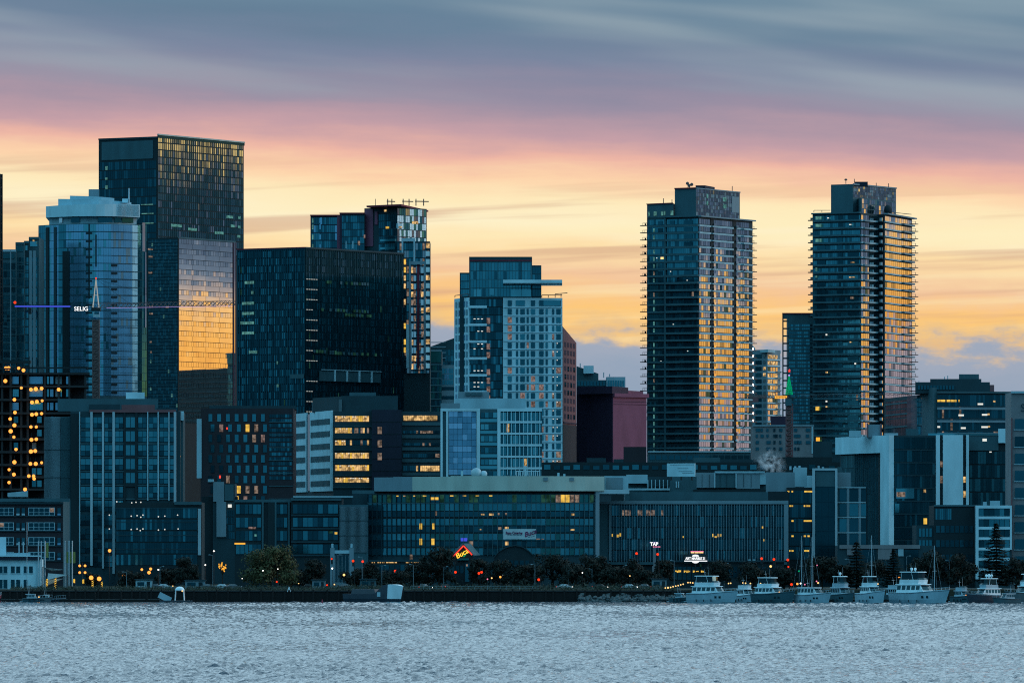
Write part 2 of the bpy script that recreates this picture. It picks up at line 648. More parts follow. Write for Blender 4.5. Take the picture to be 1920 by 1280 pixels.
# ================================================================== the lake, the shore, the ground
def build_water():
    ys = [-400.0, -100.0, 200.0, 450.0, 600.0]
    y = 680.0
    while y < 1894.0:
        ys.append(y)
        y += 0.60 + (y - 680) * 0.0012
    ys = np.array(ys + [1896.0])
    nx = 540
    cs = np.concatenate([[-30, -6, -2, -1.3], np.linspace(-1, 1, nx), [1.3, 2, 6, 30]])
    nx = len(cs)
    half = np.maximum(0.083 * ys + 6.0, 70.0)
    Xg = cs[None, :] * half[:, None]
    Yg = np.repeat(ys[:, None], nx, 1)
    Zg = np.zeros_like(Xg)
    for k in range(56):
        lam = 0.9 * (1.029 ** k) * RNG.uniform(0.9, 1.1)          # 0.9 m ripples to 4.5 m waves, short crested
        th = RNG.normal(math.radians(-80), math.radians(66))
        amp = 0.0165 * lam ** 0.6
        kx, ky = math.cos(th) * 2 * math.pi / lam, math.sin(th) * 2 * math.pi / lam
        ph = RNG.uniform(0, 6.28)
        q = kx * Xg + ky * Yg + ph + 1.1 * np.sin(Xg * 0.27 + k) + 1.1 * np.sin(Yg * 0.061 + 2.1 * k)
        Zg += amp * (np.sin(q) + 0.22 * np.sin(2 * q + 1.4))
    gust = 0.75 + 0.35 * np.sin(Xg * 0.045 + 0.8 * np.sin(Yg * 0.012)) * np.sin(Yg * 0.019 + 1.0)
    Zg *= gust
    Zg[ys < 640] = 0
    n = len(ys)
    co = np.stack([Xg, Yg, Zg], -1).reshape(-1, 3).astype(np.float32)
    ii = (np.arange(n - 1)[:, None] * nx + np.arange(nx - 1)[None, :]).ravel()
    quads = np.stack([ii, ii + 1, ii + 1 + nx, ii + nx], 1).astype(np.int32)
    me = bpy.data.meshes.new('lake_water')
    me.vertices.add(len(co))
    me.vertices.foreach_set('co', co.ravel())
    me.loops.add(quads.size)
    me.loops.foreach_set('vertex_index', quads.ravel())
    me.polygons.add(len(quads))
    me.polygons.foreach_set('loop_start', np.arange(len(quads), dtype=np.int32) * 4)
    me.polygons.foreach_set('use_smooth', np.ones(len(quads), dtype=bool))
    me.update(calc_edges=True)
    m, t, o = mat_new('lake_water')
    p = t.nodes.new('ShaderNodeBsdfPrincipled')
    p.inputs['Base Color'].default_value = (0.010, 0.05, 0.085, 1)
    p.inputs['Roughness'].default_value = 0.06
    p.inputs['IOR'].default_value = 1.333
    g = t.nodes.new('ShaderNodeNewGeometry')
    nz = t.nodes.new('ShaderNodeTexNoise')
    nz.inputs['Scale'].default_value = 2.4
    nz.inputs['Detail'].default_value = 3
    mpw = t.nodes.new('ShaderNodeMapping')
    mpw.inputs['Scale'].default_value = (1.0, 0.30, 1.0)      # crests run across the wind
    t.links.new(g.outputs['Position'], mpw.inputs[0])
    t.links.new(mpw.outputs[0], nz.inputs['Vector'])
    bp = t.nodes.new('ShaderNodeBump')
    bp.inputs['Strength'].default_value = 1.0
    bp.inputs['Distance'].default_value = 0.42
    t.links.new(nz.outputs[0], bp.inputs['Height'])
    t.links.new(bp.outputs[0], p.inputs['Normal'])
    t.links.new(p.outputs[0], o.inputs[0])
    me.materials.append(m)
    ob = bpy.data.objects.new('lake', me)
    COL.objects.link(ob)
    structure(ob)


build_water()


def slab(name, x0, x1, y0, y1, z, mat, thick=None):
    if thick:
        v = [(x0, y0, z), (x1, y0, z), (x1, y1, z), (x0, y1, z)]
        v += [(a, b, z - thick) for a, b, _ in v]
        f = [(0, 1, 2, 3), (7, 6, 5, 4), (0, 4, 5, 1), (1, 5, 6, 2), (2, 6, 7, 3), (3, 7, 4, 0)]
    else:
        v = [(x0, y0, z), (x1, y0, z), (x1, y1, z), (x0, y1, z)]
        f = [(0, 1, 2, 3)]
    return structure(mesh_obj(name, v, f, mat))


slab('ground', -9000, 9000, 1897, 30000, GZ - 0.012, 'earth', 6.0)
slab('road', -900, 900, 1962, 1974, GZ, 'asphalt')
slab('pavement', -900, 900, 1950, 1961.9, GZ + 0.12, 'concrete', 0.2)
slab('lane_line', -900, 900, 1967.9, 1968.1, GZ + 0.004, 'white_panel')
# far western hill, out of frame to the right: it is what the low right-facing glass mirrors
hv, hf = [], []
NH = 60
for j in range(2):
    for i in range(NH):
        x = 900 + i * 60.0
        zz = GZ - 3 if j == 0 else 20 + 95 * math.exp(-((i - 30) / 16.0) ** 2) + 6 * math.sin(i * 1.3) + 4 * math.sin(i * 3.1)
        hv.append((x, 3600 + 14 * math.sin(i * .4) + (260 if j else 0) - i * 6, zz))
for i in range(NH - 1):
    hf.append((i, i + 1, NH + i + 1, NH + i))
structure(mesh_obj('hill', hv, hf, 'earth', smooth=True))

# seawall along the central shore, with a coping
sw = mesh_obj('seawall', *(lambda a, b: ([(a, 1893.4, -2), (b, 1893.4, -2), (b, 1893.4, GZ - 0.5), (a, 1893.4, GZ - 0.5), (a, 1899, -2), (b, 1899, -2), (b, 1899, GZ - 0.5), (a, 1899, GZ - 0.5)],
     [(0, 1, 2, 3), (3, 2, 6, 7), (1, 5, 6, 2), (4, 0, 3, 7), (5, 4, 7, 6)]))(X(-80, 1893), X(1290, 1893)), 'timber_dark')
structure(sw)
cp = mesh_obj('coping', *(lambda a, b: ([(a, 1893.2, GZ - 0.5), (b, 1893.2, GZ - 0.5), (b, 1893.2, GZ - 0.15), (a, 1893.2, GZ - 0.15), (a, 1899, GZ - 0.5), (b, 1899, GZ - 0.5), (b, 1899, GZ - 0.15), (a, 1899, GZ - 0.15)],
     BF))(X(-80, 1893), X(1290, 1893)), 'dark_concrete', sw)
# piles standing in front of the seawall, each a part of it
for k in range(62):
    px = 20 + k * 20.4 + random.uniform(-4, 4)
    o = box('pile', 'timber_dark', None, (X(px, 1892.6), 1892.6, 1.0 + random.uniform(-.25, .3)), (0.42, 0.42, 4.6))
    o.parent = sw

# boulders at the foot of the bank, right of the seawall
rr = np.random.default_rng(11)
rv, rf = [], []
for k in range(420):
    px = rr.uniform(1085, 1300)
    Dd = rr.uniform(1890.5, 1893.5) if px < 1290 else rr.uniform(1891, 1896)
    V, Fc = ball_vf(rr.uniform(.3, .75), 6, 4, rr.uniform(.8, 1.3), rr.uniform(.8, 1.2), rr.uniform(.6, 1))
    off = np.array([X(px, Dd), Dd, rr.uniform(-.2, 2.4) * (Dd - 1889) / 5])
    i0 = len(rv)
    rv += [np.array(v) * rr.uniform(.85, 1.15) + off for v in V]
    rf += [tuple(i + i0 for i in f_) for f_ in Fc]
o = mesh_obj('riprap', rv, rf, 'concrete')
o['kind'] = 'stuff'
o['label'] = 'dark boulders along the waterline left of the marina'
o['category'] = 'rocks'

# ================================================================== downtown towers (far rows)
def fin_row(f, x0, x1, n, y0, y1, mat, w=0.18, d=0.5, name='fin', off=0.0):
    for i in range(n + 1):
        px = x0 + (x1 - x0) * i / n
        s = f.s(px)
        c = f.A + f.u * s + f.n * (off + d / 2 - 0.02)
        z0, z1 = f.z(y1), f.z(y0)
        box(name, mat, f.t, (c.x, c.y, (z0 + z1) / 2), (w, d, z1 - z0), f.rz)


def bands(f, x0, x1, ys, h, mat, d=0.35, name='floor_slab', off=0.0):
    for y in ys:
        f.b(name, mat, x0, y - h / 2, x1, y + h / 2, d, off)


def frange(a, b, st):
    out = []
    while a < b:
        out.append(a)
        a += st
    return out


# --- sliver of a tower cut by the left edge
t = bld('office_tower', 'dark tower cut off by the left edge of the picture', -10, 2700)
fl, fr, _ = corner(t, -70, -12, 3.5, 2700, 60, 325, 'dark_panel')
fin_row(fr, -12, 3, 4, 325, 700, 'metal_dark')
bands(fr, -12, 3.4, frange(333, 700, 17), 3, 'black_panel', 0.2)
fr.panes(-12, 328, 3, 700, 4, 22, ['glass_black', 'glass_teal_dim'], [3, 1])

# --- the tallest, black tower with a finned right face
t = bld('office_tower', 'tallest black tower with vertical fins and gold-lit top rows', 295, 3000)
fl, fr, fp = corner(t, 185, 295, 457, 3000, 58, 258, 'black_panel')
fr.b('parapet_screen', 'glass_ink', 295, 252, 457, 258.5, 0.5)
fr.b('coping', 'cream_panel', 295, 251, 457, 253.4, 0.7, -0.02)
fl.b('louvre_panel', 'teal_panel', 191, 263, 287, 297, 0.2)
fl.b('parapet', 'dark_panel', 185, 256, 295, 259, 0.3)
fl.panes(187, 300, 293, 470, 26, 10, ['glass_ink', 'glass_black'], [3, 1], name='glazing')
for (x, y, w, h) in [(199, 312, 4, 7), (199, 332, 4, 4), (199, 348, 4, 7), (275, 383, 22, 1.6), (276, 400, 22, 1.8), (277, 418, 20, 2.2), (289, 512, 8, 5), (289, 576, 8, 4)]:
    fl.b('lit_window', 'lit_cyan', x - w / 2 + 1, y - h / 2, min(294, x + w / 2 + 1), y + h / 2, 0.12, 0.1)
rows = 16


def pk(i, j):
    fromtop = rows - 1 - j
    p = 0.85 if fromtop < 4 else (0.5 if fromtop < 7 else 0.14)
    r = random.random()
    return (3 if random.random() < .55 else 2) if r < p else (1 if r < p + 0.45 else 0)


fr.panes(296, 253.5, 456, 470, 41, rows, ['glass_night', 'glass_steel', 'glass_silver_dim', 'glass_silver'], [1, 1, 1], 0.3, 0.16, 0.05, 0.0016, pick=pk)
fin_row(fr, 296, 456, 41, 253, 480, 'glass_ink', 0.34, 0.14)
for (x, y, w) in [(430, 396, 12), (436, 413, 8), (330, 420, 20), (360, 425, 16), (410, 428, 16), (448, 396, 5), (448, 414, 5), (447, 432, 5)]:
    fr.b('lit_window', 'lit_cyan', x - w / 2, y - 2, x + w / 2, y + 3, 0.12, 0.2)

# --- round blue tower with a drum crown
t = bld('round_tower', 'blue glass tower with curved front and drum-shaped crown', 175, 2800)


def arc(pxs, D, k, cx=178.0, push=0.0):
    return [(X(p, D + k * ((p - cx) / 100.0) ** 2 + push), D + k * ((p - cx) / 100.0) ** 2 + push) for p in pxs]


axs = [72, 84, 96, 110, 124, 138, 152, 166, 180, 194, 208, 222, 236, 248, 258, 266, 272, 275]
pts = arc(axs, 2800, 15)
Dr = 2800
backy = 2860
prism('wall', 'teal_panel', t, pts + [(X(262, backy), backy), (X(86, backy), backy)], GZ, Zat(419, Dr))
fy = frange(434, 742, 14.9)
for i in range(len(axs) - 1):
    f = Face(t, pts[i], pts[i + 1], Dr)
    x0, x1 = axs[i], axs[i + 1]
    mid = (x0 + x1) / 2
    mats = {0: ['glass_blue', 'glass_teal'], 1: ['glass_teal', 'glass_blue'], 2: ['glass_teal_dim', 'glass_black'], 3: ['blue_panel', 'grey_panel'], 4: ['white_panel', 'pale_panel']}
    kind = 0
    if mid < 100:
        kind = 2 if (i % 2 == 0) else 1
    elif 110 <= mid < 126:
        kind = 2
    elif 163 <= mid < 180:
        kind = 1
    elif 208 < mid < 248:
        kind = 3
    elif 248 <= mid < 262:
        kind = 4  # solid white panes paint in the strip of bright reflection
    elif mid >= 262:
        kind = 2
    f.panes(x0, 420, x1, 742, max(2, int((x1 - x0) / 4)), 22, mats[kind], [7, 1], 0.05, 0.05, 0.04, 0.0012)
    if 104 < mid < 262:
        for k in range(0, len(fy)):
            f.b('floor_line', 'dark_panel', x0, fy[k] - 0.5, x1, fy[k] + 0.5, 0.12, 0.06)
for k, y in enumerate(fy):
    for (a, b) in ((161, 173), (208.5, 219.5)):
        if (a == 208.5 and y < 480):
            continue
        f = Face(t, arc([a], 2800, 15)[0], arc([b], 2800, 15)[0], Dr)
        f.b('balcony_slot', 'black_panel', a, y + 1.5, b, y + 5, 0.3, 0.05)
for (a, b, y0, y1, m) in [(166, 168.5, 420, 560, 'black_panel'), (178.5, 181.5, 440, 500, 'dark_panel'), (86.5, 92, 424, 700, 'black_panel'), (102, 106, 424, 700, 'dark_panel'), (118, 130.5, 470, 700, 'black_panel')]:
    f = Face(t, arc([a], 2800, 15)[0], arc([b], 2800, 15)[0], Dr)
    f.b('recess', m, a, y0, b, y1, 0.3, 0.06)
f = Face(t, arc([264], 2800, 15)[0], arc([271], 2800, 15)[0], Dr)
f.b('corner_glass', 'glass_gold', 265.5, 415, 270.5, 469, 0.25, 0.25)
f.b('corner_glass', 'glass_silver', 270.8, 470, 272.6, 612, 0.25, 0.25)
# recessed storey and stepped crown
rxs = [92, 108, 124, 140, 160, 180, 200, 220, 240, 256]
prism('recessed_storey', 'pale_panel', t, arc(rxs, 2803, 15) + [(X(250, backy), backy), (X(98, backy), backy)], Zat(421, Dr), Zat(404, Dr))
for (a, b) in ((112, 118), (134, 150), (184, 210), (214, 226), (228, 249)):
    f = Face(t, arc([a], 2803, 15)[0], arc([b], 2803, 15)[0], Dr)
    f.b('window', random.choice(['glass_black', 'glass_silver', 'glass_black']), a, 407, b, 416, 0.12, 0.3)
cxs = [86, 100, 116, 132, 148, 164, 180, 196, 212, 228, 242, 252, 259, 262]


def crown(name, xs, ya, yb, ytop_l, mat, push=-1.0):
    p = arc(xs, 2800, 15, push=push)
    n = len(p)
    q = p + [(X(xs[-1] - 8, backy - 5), backy - 5), (X(xs[0] + 8, backy - 5), backy - 5)]
    zs = [Zat(ya + (ytop_l - ya) * (1 - i / (n - 1.0)), Dr) for i in range(n)] + [Zat(ya, Dr), Zat(ytop_l, Dr)]
    prism(name, mat, t, q, Zat(yb, Dr), 0, zs)


crown('crown_drum', cxs, 381, 405.5, 384, 'white_panel')
crown('crown_drum', [109, 125, 145, 165, 185, 205, 225, 240, 246], 377, 384, 370, 'pale_panel', 4)
crown('crown_drum', [131, 150, 170, 190, 205, 214], 368, 378, 363, 'pale_panel', 12)
prism('stair_block', 'grey_panel', t, [(X(166, 2830), 2830), (X(186, 2830), 2830), (X(186, 2850), 2850), (X(166, 2850), 2850)], Zat(372, 2830), Zat(354.5, 2830))
prism('vent_box', 'white_panel', t, [(X(229, 2806), 2806), (X(240, 2806), 2806), (X(240, 2814), 2814), (X(229, 2814), 2814)], Zat(380, 2806), Zat(372, 2806))
tubes('mast', [(local(t, (X(242, 2810), 2810, Zat(380, 2810))), local(t, (X(242, 2810), 2810, Zat(353, 2810))))], 0.35, 'metal_pale', t)
for i in range(19):
    px = 222 + i * 2.1
    p = arc([px], 2800, 15, push=-1.2)[0]
    box('crown_rib', 'pale_panel', t, (p[0], p[1], Zat(393, Dr)), (0.16, 0.2, 4.6))

# --- lower stepped teal block against the round tower
t = bld('apartment_block', 'dim teal stepped block tucked left of the round blue tower', 40, 2760)
for k, (a, b, top) in enumerate([(1, 30, 467), (29, 46, 454), (45, 54.5, 451.5), (54, 73, 444)]):
    f = flat(t, a, b, 2760 + 3 * k, top, ['teal_panel', 'teal_panel', 'dark_panel', 'teal_panel'][k], 30)
    f.panes(a + 1, max(top, 456) + 26, b - 1, 700, max(2, int((b - a) / 5)), 15, ['glass_teal_dim', 'glass_teal_mid', 'glass_black'], [4, 2, 2])
    f.b('parapet', 'pale_panel' if k == 0 else 'teal_panel', a, top + 1, b, top + 5, 0.3)
    f.b('top_storey', 'glass_teal', a + 2, top + 9, b - 3, top + 18, 0.2)
    for y in frange(492, 700, 15):
        f.b('floor_line', 'teal_panel', a + 1, y - 1, b - 1, y + 1, 0.12, 0.04)
f = Face(t, (X(1, 2758), 2758), (X(73, 2758), 2758), 2758)
for x in (19, 55, 62):
    f.b('pier', 'grey_panel', x, 470, x + (2 if x == 19 else 5), 700, 0.5, 0.2)
f.b('lit_window', 'lit_warm', 61, 450, 64.5, 453, 0.3, 0.3)

# --- mirror tower glowing gold
t = bld('mirror_tower', 'mirror glass tower whose right face reflects the golden sky', 334, 2900)
fl, fr, fp = corner(t, 277, 334, 441, 2900, 60, 445, 'black_panel')
for y in frange(452, 770, 6.4):
    fl.b('floor_line', 'teal_panel', 278, y - 0.55, 333, y + 0.55, 0.12)
fl.panes(278, 448, 333, 770, 18, 50, ['glass_ink', 'glass_black', 'lit_cyan'], [6, 3, 0.05])
for (x0, y, x1) in [(277, 466, 286), (278, 480, 286), (278, 510, 285), (279, 574, 286), (280, 587, 286), (280, 640, 284), (281, 659, 284), (310, 575, 316)]:
    fl.b('lit_window', 'lit_soft', x0 + 1, y - 1.6, x1 + 1, y + 1.6, 0.12, 0.15)
fy = frange(447, 775, 19.2)
for y in fy:
    n = 4
    for i in range(n):   # plain spandrel sheets, four to a floor
        a = 335 + i * 101.0 / n
        fr.b('spandrel_panel', 'glass_gold', a + 0.25, y + 9.4, a + 101.0 / n - 0.25, y + 18.8, 0.12, 0.0, 0.0006)
    fr.panes(335, y + 0.6, 436, y + 9.0, 22, 1, ['glass_gold', 'glass_silver'], [24, 1], 0.10, 0.0, 0.10, 0.0014, name='vision_glazing')
fr.b('corner_trim', 'plum_brick', 436.3, 447, 441, 775, 0.35)
fr.b('corner_trim', 'glass_gold', 438, 447, 439.2, 775, 0.45)
fr.b('roof_edge', 'teal_panel', 334, 444, 441, 447, 0.3)

# --- glass block in the gap (its top mirrors as the step in the golden face)
t = bld('office_block', 'dim green glass block in the gap left of the white grid tower', 795, 2990)
fb = flat(t, 640, 828, 2990, 657, 'dark_panel', 40)
fb.b('top_band', 'glass_green', 762, 659, 827, 679, 0.3)
for y in frange(682, 790, 13):
    fb.b('floor_slab', 'teal_panel', 758, y, 828, y + 2.2, 0.3)
fb.panes(758, 681, 828, 790, 16, 8, ['glass_black', 'glass_green', 'glass_teal_dim'], [3, 2, 1])
fb.b('parapet', 'grey_panel', 690, 656, 828.4, 658.6, 0.4)

# --- stepped tower with the dark red roof line
t = bld('stepped_tower', 'stepped tower with red roof edges and white frames on its right', 690, 2760)
f1 = flat(t, 582, 638, 2760, 404, 'navy_panel', 30)
f2 = flat(t, 637, 684, 2757, 400, 'dark_panel', 30)
fl, fr, fp = corner(t, 683, 745, 800, 2750, 52, 388, 'dark_panel')
f1.b('roof_edge', 'red_trim', 581.5, 402.8, 638, 405, 0.6)
f2.b('roof_edge', 'red_trim', 636.5, 398.8, 684, 401, 0.6)
prism('roof_slab', 'red_trim', t, [(X(687, 2752), 2752), (X(752, 2740), 2740), (X(803, 2790), 2790), (X(740, 2800), 2800)], Zat(388.2, 2750), Zat(384.6, 2750))
f1.panes(584, 407, 636, 480, 13, 5, ['glass_blue', 'glass_teal_dim', 'glass_black'], [1, 4, 4])
for x, m in ((585, 'lit_cyan'), (599, 'glass_blue')):
    for y in (409, 421, 440, 458):
        f1.b('window', m, x, y, x + 2.6, y + 9, 0.12, 0.1)
f1.b('pier', 'mauve_brick', 632, 405, 637, 470, 0.5)
f2.panes(640, 404, 683, 470, 10, 5, ['glass_black', 'glass_teal_dim'], [3, 2])
f2.b('pier', 'plum_brick', 637, 401, 641, 470, 0.5)
f2.b('lit_window', 'lit_soft', 671, 452, 675, 460, 0.12, 0.1)
f2.b('lit_window', 'lit_pink', 682, 440, 685, 447, 0.12, 0.1)
for x0, x1 in ((648, 650), (660, 663)):
    f2.b('mullion', 'pale_panel', x0, 452, x1, 466, 0.3)
fl.b('pier', 'mauve_brick', 685, 391, 700, 460, 0.3)
fl.b('pier', 'mauve_brick', 704, 395, 709, 420, 0.5)
fl.panes(710, 400, 744, 470, 9, 5, ['glass_black', 'glass_ink', 'glass_teal_dim'], [4, 3, 2])
fl.b('lit_window', 'lit_warm', 721, 392, 725, 396, 0.12, 0.2)
fl.b('lit_window', 'lit_yellow', 724, 424, 730, 428, 0.12, 0.2)
for y in (448, 463):
    fl.b('balcony_slab', 'glass_teal', 716, y, 744, y + 4, 1.2)
fr.panes(745, 390, 799, 470, 14, 6, ['glass_teal_mid', 'glass_silver_dim', 'glass_blue'], [3, 1, 3], 0.1, 0.1, 0.03, 0.002)
fr.b('lit_window', 'lit_warm', 772, 413, 783, 418, 0.12, 0.2)
fr.b('balcony', 'white_panel', 743.5, 419, 751, 428, 0.8)
fr.b('lit_window', 'lit_warm', 744.5, 424.5, 750, 427, 0.12, 0.9)
# right shaft with two white portal frames and lit balcony bays
f3 = flat(t, 744, 806, 2745, 452, 'dark_panel', 22)
f3.panes(745, 455, 805, 700, 14, 17, ['glass_black', 'glass_silver_dim', 'glass_teal_dim', 'lit_soft'], [4, 2, 2, 1])
for (x0, x1, y0, y1) in ((753, 778.5, 447, 700), (767, 798, 490, 700)):
    f3.b('portal_frame', 'metal_pale' if x0 == 753 else 'grey_panel', x0, y0, x0 + 3.2, y1, 1.0, 0.3 if x0 == 753 else 0.8)
    f3.b('portal_frame', 'metal_pale' if x0 == 753 else 'grey_panel', x1 - 3.2, y0, x1, y1 if x0 == 767 else 490, 1.0, 0.3 if x0 == 753 else 0.8)
    f3.b('portal_frame', 'metal_pale' if x0 == 753 else 'grey_panel', x0 + 3.2, y0, x1 - 3.2, y0 + 6, 1.0, 0.3 if x0 == 753 else 0.8)
for k, y in enumerate(frange(456, 690, 15)):
    f3.b('balcony_bay', 'glass_gold' if k % 4 else 'lit_warm', 798.6, y, 805.6, y + 9, 0.3, 0.2)
    f3.b('balcony_slab', 'dark_panel', 798.4, y + 10, 806.6, y + 13, 1.4, 0.1)
    if y > 478:
        f3.b('balcony_bay', random.choice(['lit_yellow', 'lit_warm', 'glass_silver', 'glass_black']), 755.6 + random.uniform(0, 1.5), y, 761, y + 10, 0.3, 0.4)
    if y > 495:
        for xx in (771, 776, 789.5):
            f3.b('window', random.choice(['lit_soft', 'glass_silver', 'lit_warm', 'glass_silver']), xx, y + 1, xx + (4 if xx < 780 else 4.5), y + 11, 0.15, 0.2)
        f3.b('floor_slab', 'dark_brick', 770.5, y + 12, 794.6, y + 14.5, 0.5, 0.2)
f3.b('pier', 'red_trim', 782, 494, 786.5, 690, 0.6, 0.2)
f3.b('lower_panel', 'white_panel', 762, 608, 772, 690, 0.5, 1.2)
for (x0, x1, y) in ((727, 739, 376), (756, 773, 376), (780, 802, 376)):
    D = 2765
    seg = []
    for xx in (x0, x0 + (x1 - x0) * .65):
        seg.append(((X(xx, D), D, Zat(386, D)), (X(xx, D), D, Zat(373, D))))
    seg.append(((X(x0 - 2, D), D, Zat(y + 1.5, D)), (X(x1 + 2, D), D, Zat(y + 2, D))))
    tubes('roof_davit', [(local(t, a), local(t, b)) for a, b in seg], 0.22, 'rust_steel', t)
tubes('antenna', [(local(t, (X(704, 2765), 2765, Zat(388, 2765))), local(t, (X(704, 2765), 2765, Zat(373, 2765))))], 0.12, 'rust_steel', t)

# --- broad dark green tower in front
t = bld('office_tower', 'broad dark green tower with fine vertical fins and a terrace slot', 572, 2650)
fl, fr, fp = corner(t, 444, 572, 757, 2650, 55, 464, 'glass_ink')
fl.b('roof_edge', 'red_trim', 444, 463, 572, 465, 0.5)
fr.b('roof_edge', 'dark_panel', 572, 463, 757, 466, 0.5)


def pk5(i, j):
    r = random.random()
    g = 0.5 + 0.5 * math.sin(j * 1.7 + 0.13 * i) * math.sin(i * 0.21)
    return 3 if r < 0.008 else (2 if r < 0.12 + 0.42 * g else (1 if r < 0.5 else 0))


fr.panes(573, 468, 756, 775, 62, 22, ['glass_ink', 'glass_night', 'glass_steel', 'lit_green_room'], [1], 0.3, 0.16, 0.04, 0.001, pick=pk5)
fl.panes(445, 468, 571, 775, 42, 22, ['glass_ink', 'glass_black', 'glass_teal_dim', 'lit_green_room'], [1], 0.3, 0.16, 0.04, 0.006, pick=pk5)
fin_row(fr, 574, 756, 46, 467, 775, 'glass_ink', 0.3, 0.16)
fin_row(fl, 446, 571, 32, 467, 775, 'glass_ink', 0.3, 0.16)
for k in range(14):
    y = 523 + k * 19.1
    if 690 < y < 712:
        continue
    for i in range(5):
        if k % 4 == 3 and i > 2:
            continue
        fr.b('lit_window', 'lit_dim_white', 572.5 + i * 4.4, y - 0.7, 575.2 + i * 4.4, y + 0.8, 0.15, 0.5)
for (x0, x1, y) in [(460, 478, 527), (472, 477, 546), (455, 478, 566), (455, 478, 585), (452, 478, 603), (455, 478, 622), (520, 523, 679), (520, 524, 722), (468, 484, 658)]:
    n = max(1, int((x1 - x0) / 4))
    for (a, b) in spans(x0, x1, n, 0.8):
        fl.b('lit_window', 'lit_cyan', a, y - 2.6, b, y + 2.6, 0.12, 0.5)
for (x0, x1, y) in [(600, 690, 526), (600, 690, 578), (640, 700, 586), (560 + 15, 640, 657), (600, 720, 659)]:
    n = int((x1 - x0) / 5)
    for (a, b) in spans(x0, x1, n, 1.6):
        if random.random() < 0.6:
            fr.b('lit_window', random.choice(['lit_green_room', 'teal_panel']), a, y - 2, b, y + 3.5, 0.12, 0.5)
fr.b('terrace_slot', 'teal_panel', 596, 694, 711, 713, 0.2, 0.55)
fl.b('terrace_slot', 'teal_panel', 546, 701, 571.5, 709, 0.2, 0.55)
fr.b('terrace_roof', 'pale_panel', 600, 691, 711, 692.6, 0.5, 0.6)
for x in (623, 646, 669, 692):
    fr.b('terrace_post', 'white_panel', x, 692, x + 2.2, 713, 0.4, 0.8)

# --- hazy far blocks on the slope
t = bld('far_block', 'small dark block with sloping roof far behind the white grid tower', 830, 3200)
p = [(X(806, 3200), 3200), (X(856, 3200), 3200), (X(856, 3240), 3240), (X(806, 3240), 3240)]
prism('wall', 'dark_panel', t, p, GZ, 0, [Zat(650, 3200), Zat(632, 3200), Zat(632, 3200), Zat(650, 3200)])
f = Face(t, p[0], p[1], 3200)
for y in (641, 650, 660, 670):
    f.b('floor_slab', 'grey_panel', 808, y, 836, y + 1.6, 0.4)
f.panes(808, 655, 855, 700, 9, 4, ['glass_black', 'glass_teal_dim'], [2, 1])
t = bld('far_block', 'pale small block wedged left of the white grid tower', 842, 2994)
f = flat(t, 827, 1078, 2994, 684, 'grey_panel', 20)  # hidden right part added to block the gold in the mirror tower's reflection
f.b('cladding', 'black_panel', 853, 684.5, 1078, 860, 0.2)  # black front of the added hidden part, keeps its mirror image dark
f.panes(829, 690, 850, 722, 5, 3, ['glass_teal_dim', 'glass_blue'], [2, 1])
for y in (725, 742):
    f.b('window_band', 'glass_ink', 828, y, 851, y + 6, 0.15)
for y in frange(690, 800, 9):
    f.b('window_band', 'dark_panel', 856, y, 1076, y + 3, 0.12, 0.2)  # lines on the added hidden part, seen only in the mirror

# --- white grid tower
t = bld('apartment_tower', 'white grid tower with square windows and a jutting roof canopy', 943, 2500)
D = 2500
fcore = flat(t, 862, 1015, 2506, 511, 'dark_panel', 24)
fcore2 = flat(t, 880, 997, 2505, 488.5, 'teal_panel', 24)
f3 = flat(t, 996, 1015, 2505.4, 497, 'dark_panel', 22)
fcore.panes(864, 513, 880, 556, 4, 3, ['glass_teal_dim', 'glass_teal_mid'], [1, 1])
fcore2.panes(882, 492, 995, 556, 20, 4, ['glass_teal_dim', 'glass_teal_mid', 'glass_black'], [3, 2, 1], 0.08, 0.06)
f3.panes(998, 500, 1014, 556, 3, 4, ['glass_teal_dim', 'glass_black'], [1, 2])
fcore2.b('roof_edge', 'red_trim', 880, 487.4, 997, 489.4, 0.4)
fcore2.b('lit_panel', 'glass_teal', 888, 543, 902, 556, 0.2, 0.05)
fcore2.b('lit_panel', 'glass_teal', 958, 543, 996, 556, 0.2, 0.05)
fcore2.b('lit_panel', 'glass_teal', 918, 541, 926, 553, 0.2, 0.05)
for xx in (893, 935, 977):
    fcore2.b('mullion', 'dark_panel', xx, 490, xx + 0.8, 556, 0.25)
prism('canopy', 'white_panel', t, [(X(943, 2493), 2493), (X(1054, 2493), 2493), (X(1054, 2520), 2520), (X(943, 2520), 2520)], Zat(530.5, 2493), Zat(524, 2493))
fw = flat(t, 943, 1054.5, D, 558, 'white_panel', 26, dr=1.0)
rows_y = [(563 + k * 15.75, 573.5 + k * 15.75) for k in range(20)]
colx = [(952, 959.5), (967.5, 971.5), (975.5, 984), (987.6, 991.4), (995.5, 1003.2), (1011, 1019.2), (1023, 1027), (1035.4, 1039.2), (1043, 1051.5)]


def pkw(i, j):
    if j == 0 and i in (1, 3, 6, 7):
        return None
    r = random.random()
    if j >= 11 and i >= 7 and r < 0.35:
        return 'lit_soft'
    if i == 0 and r < 0.3:
        return 'lit_pink'
    if r < 0.03 + 0.010 * j:
        return 'lit_pink'
    return 'glass_black' if r < 0.8 else 'glass_teal_dim'


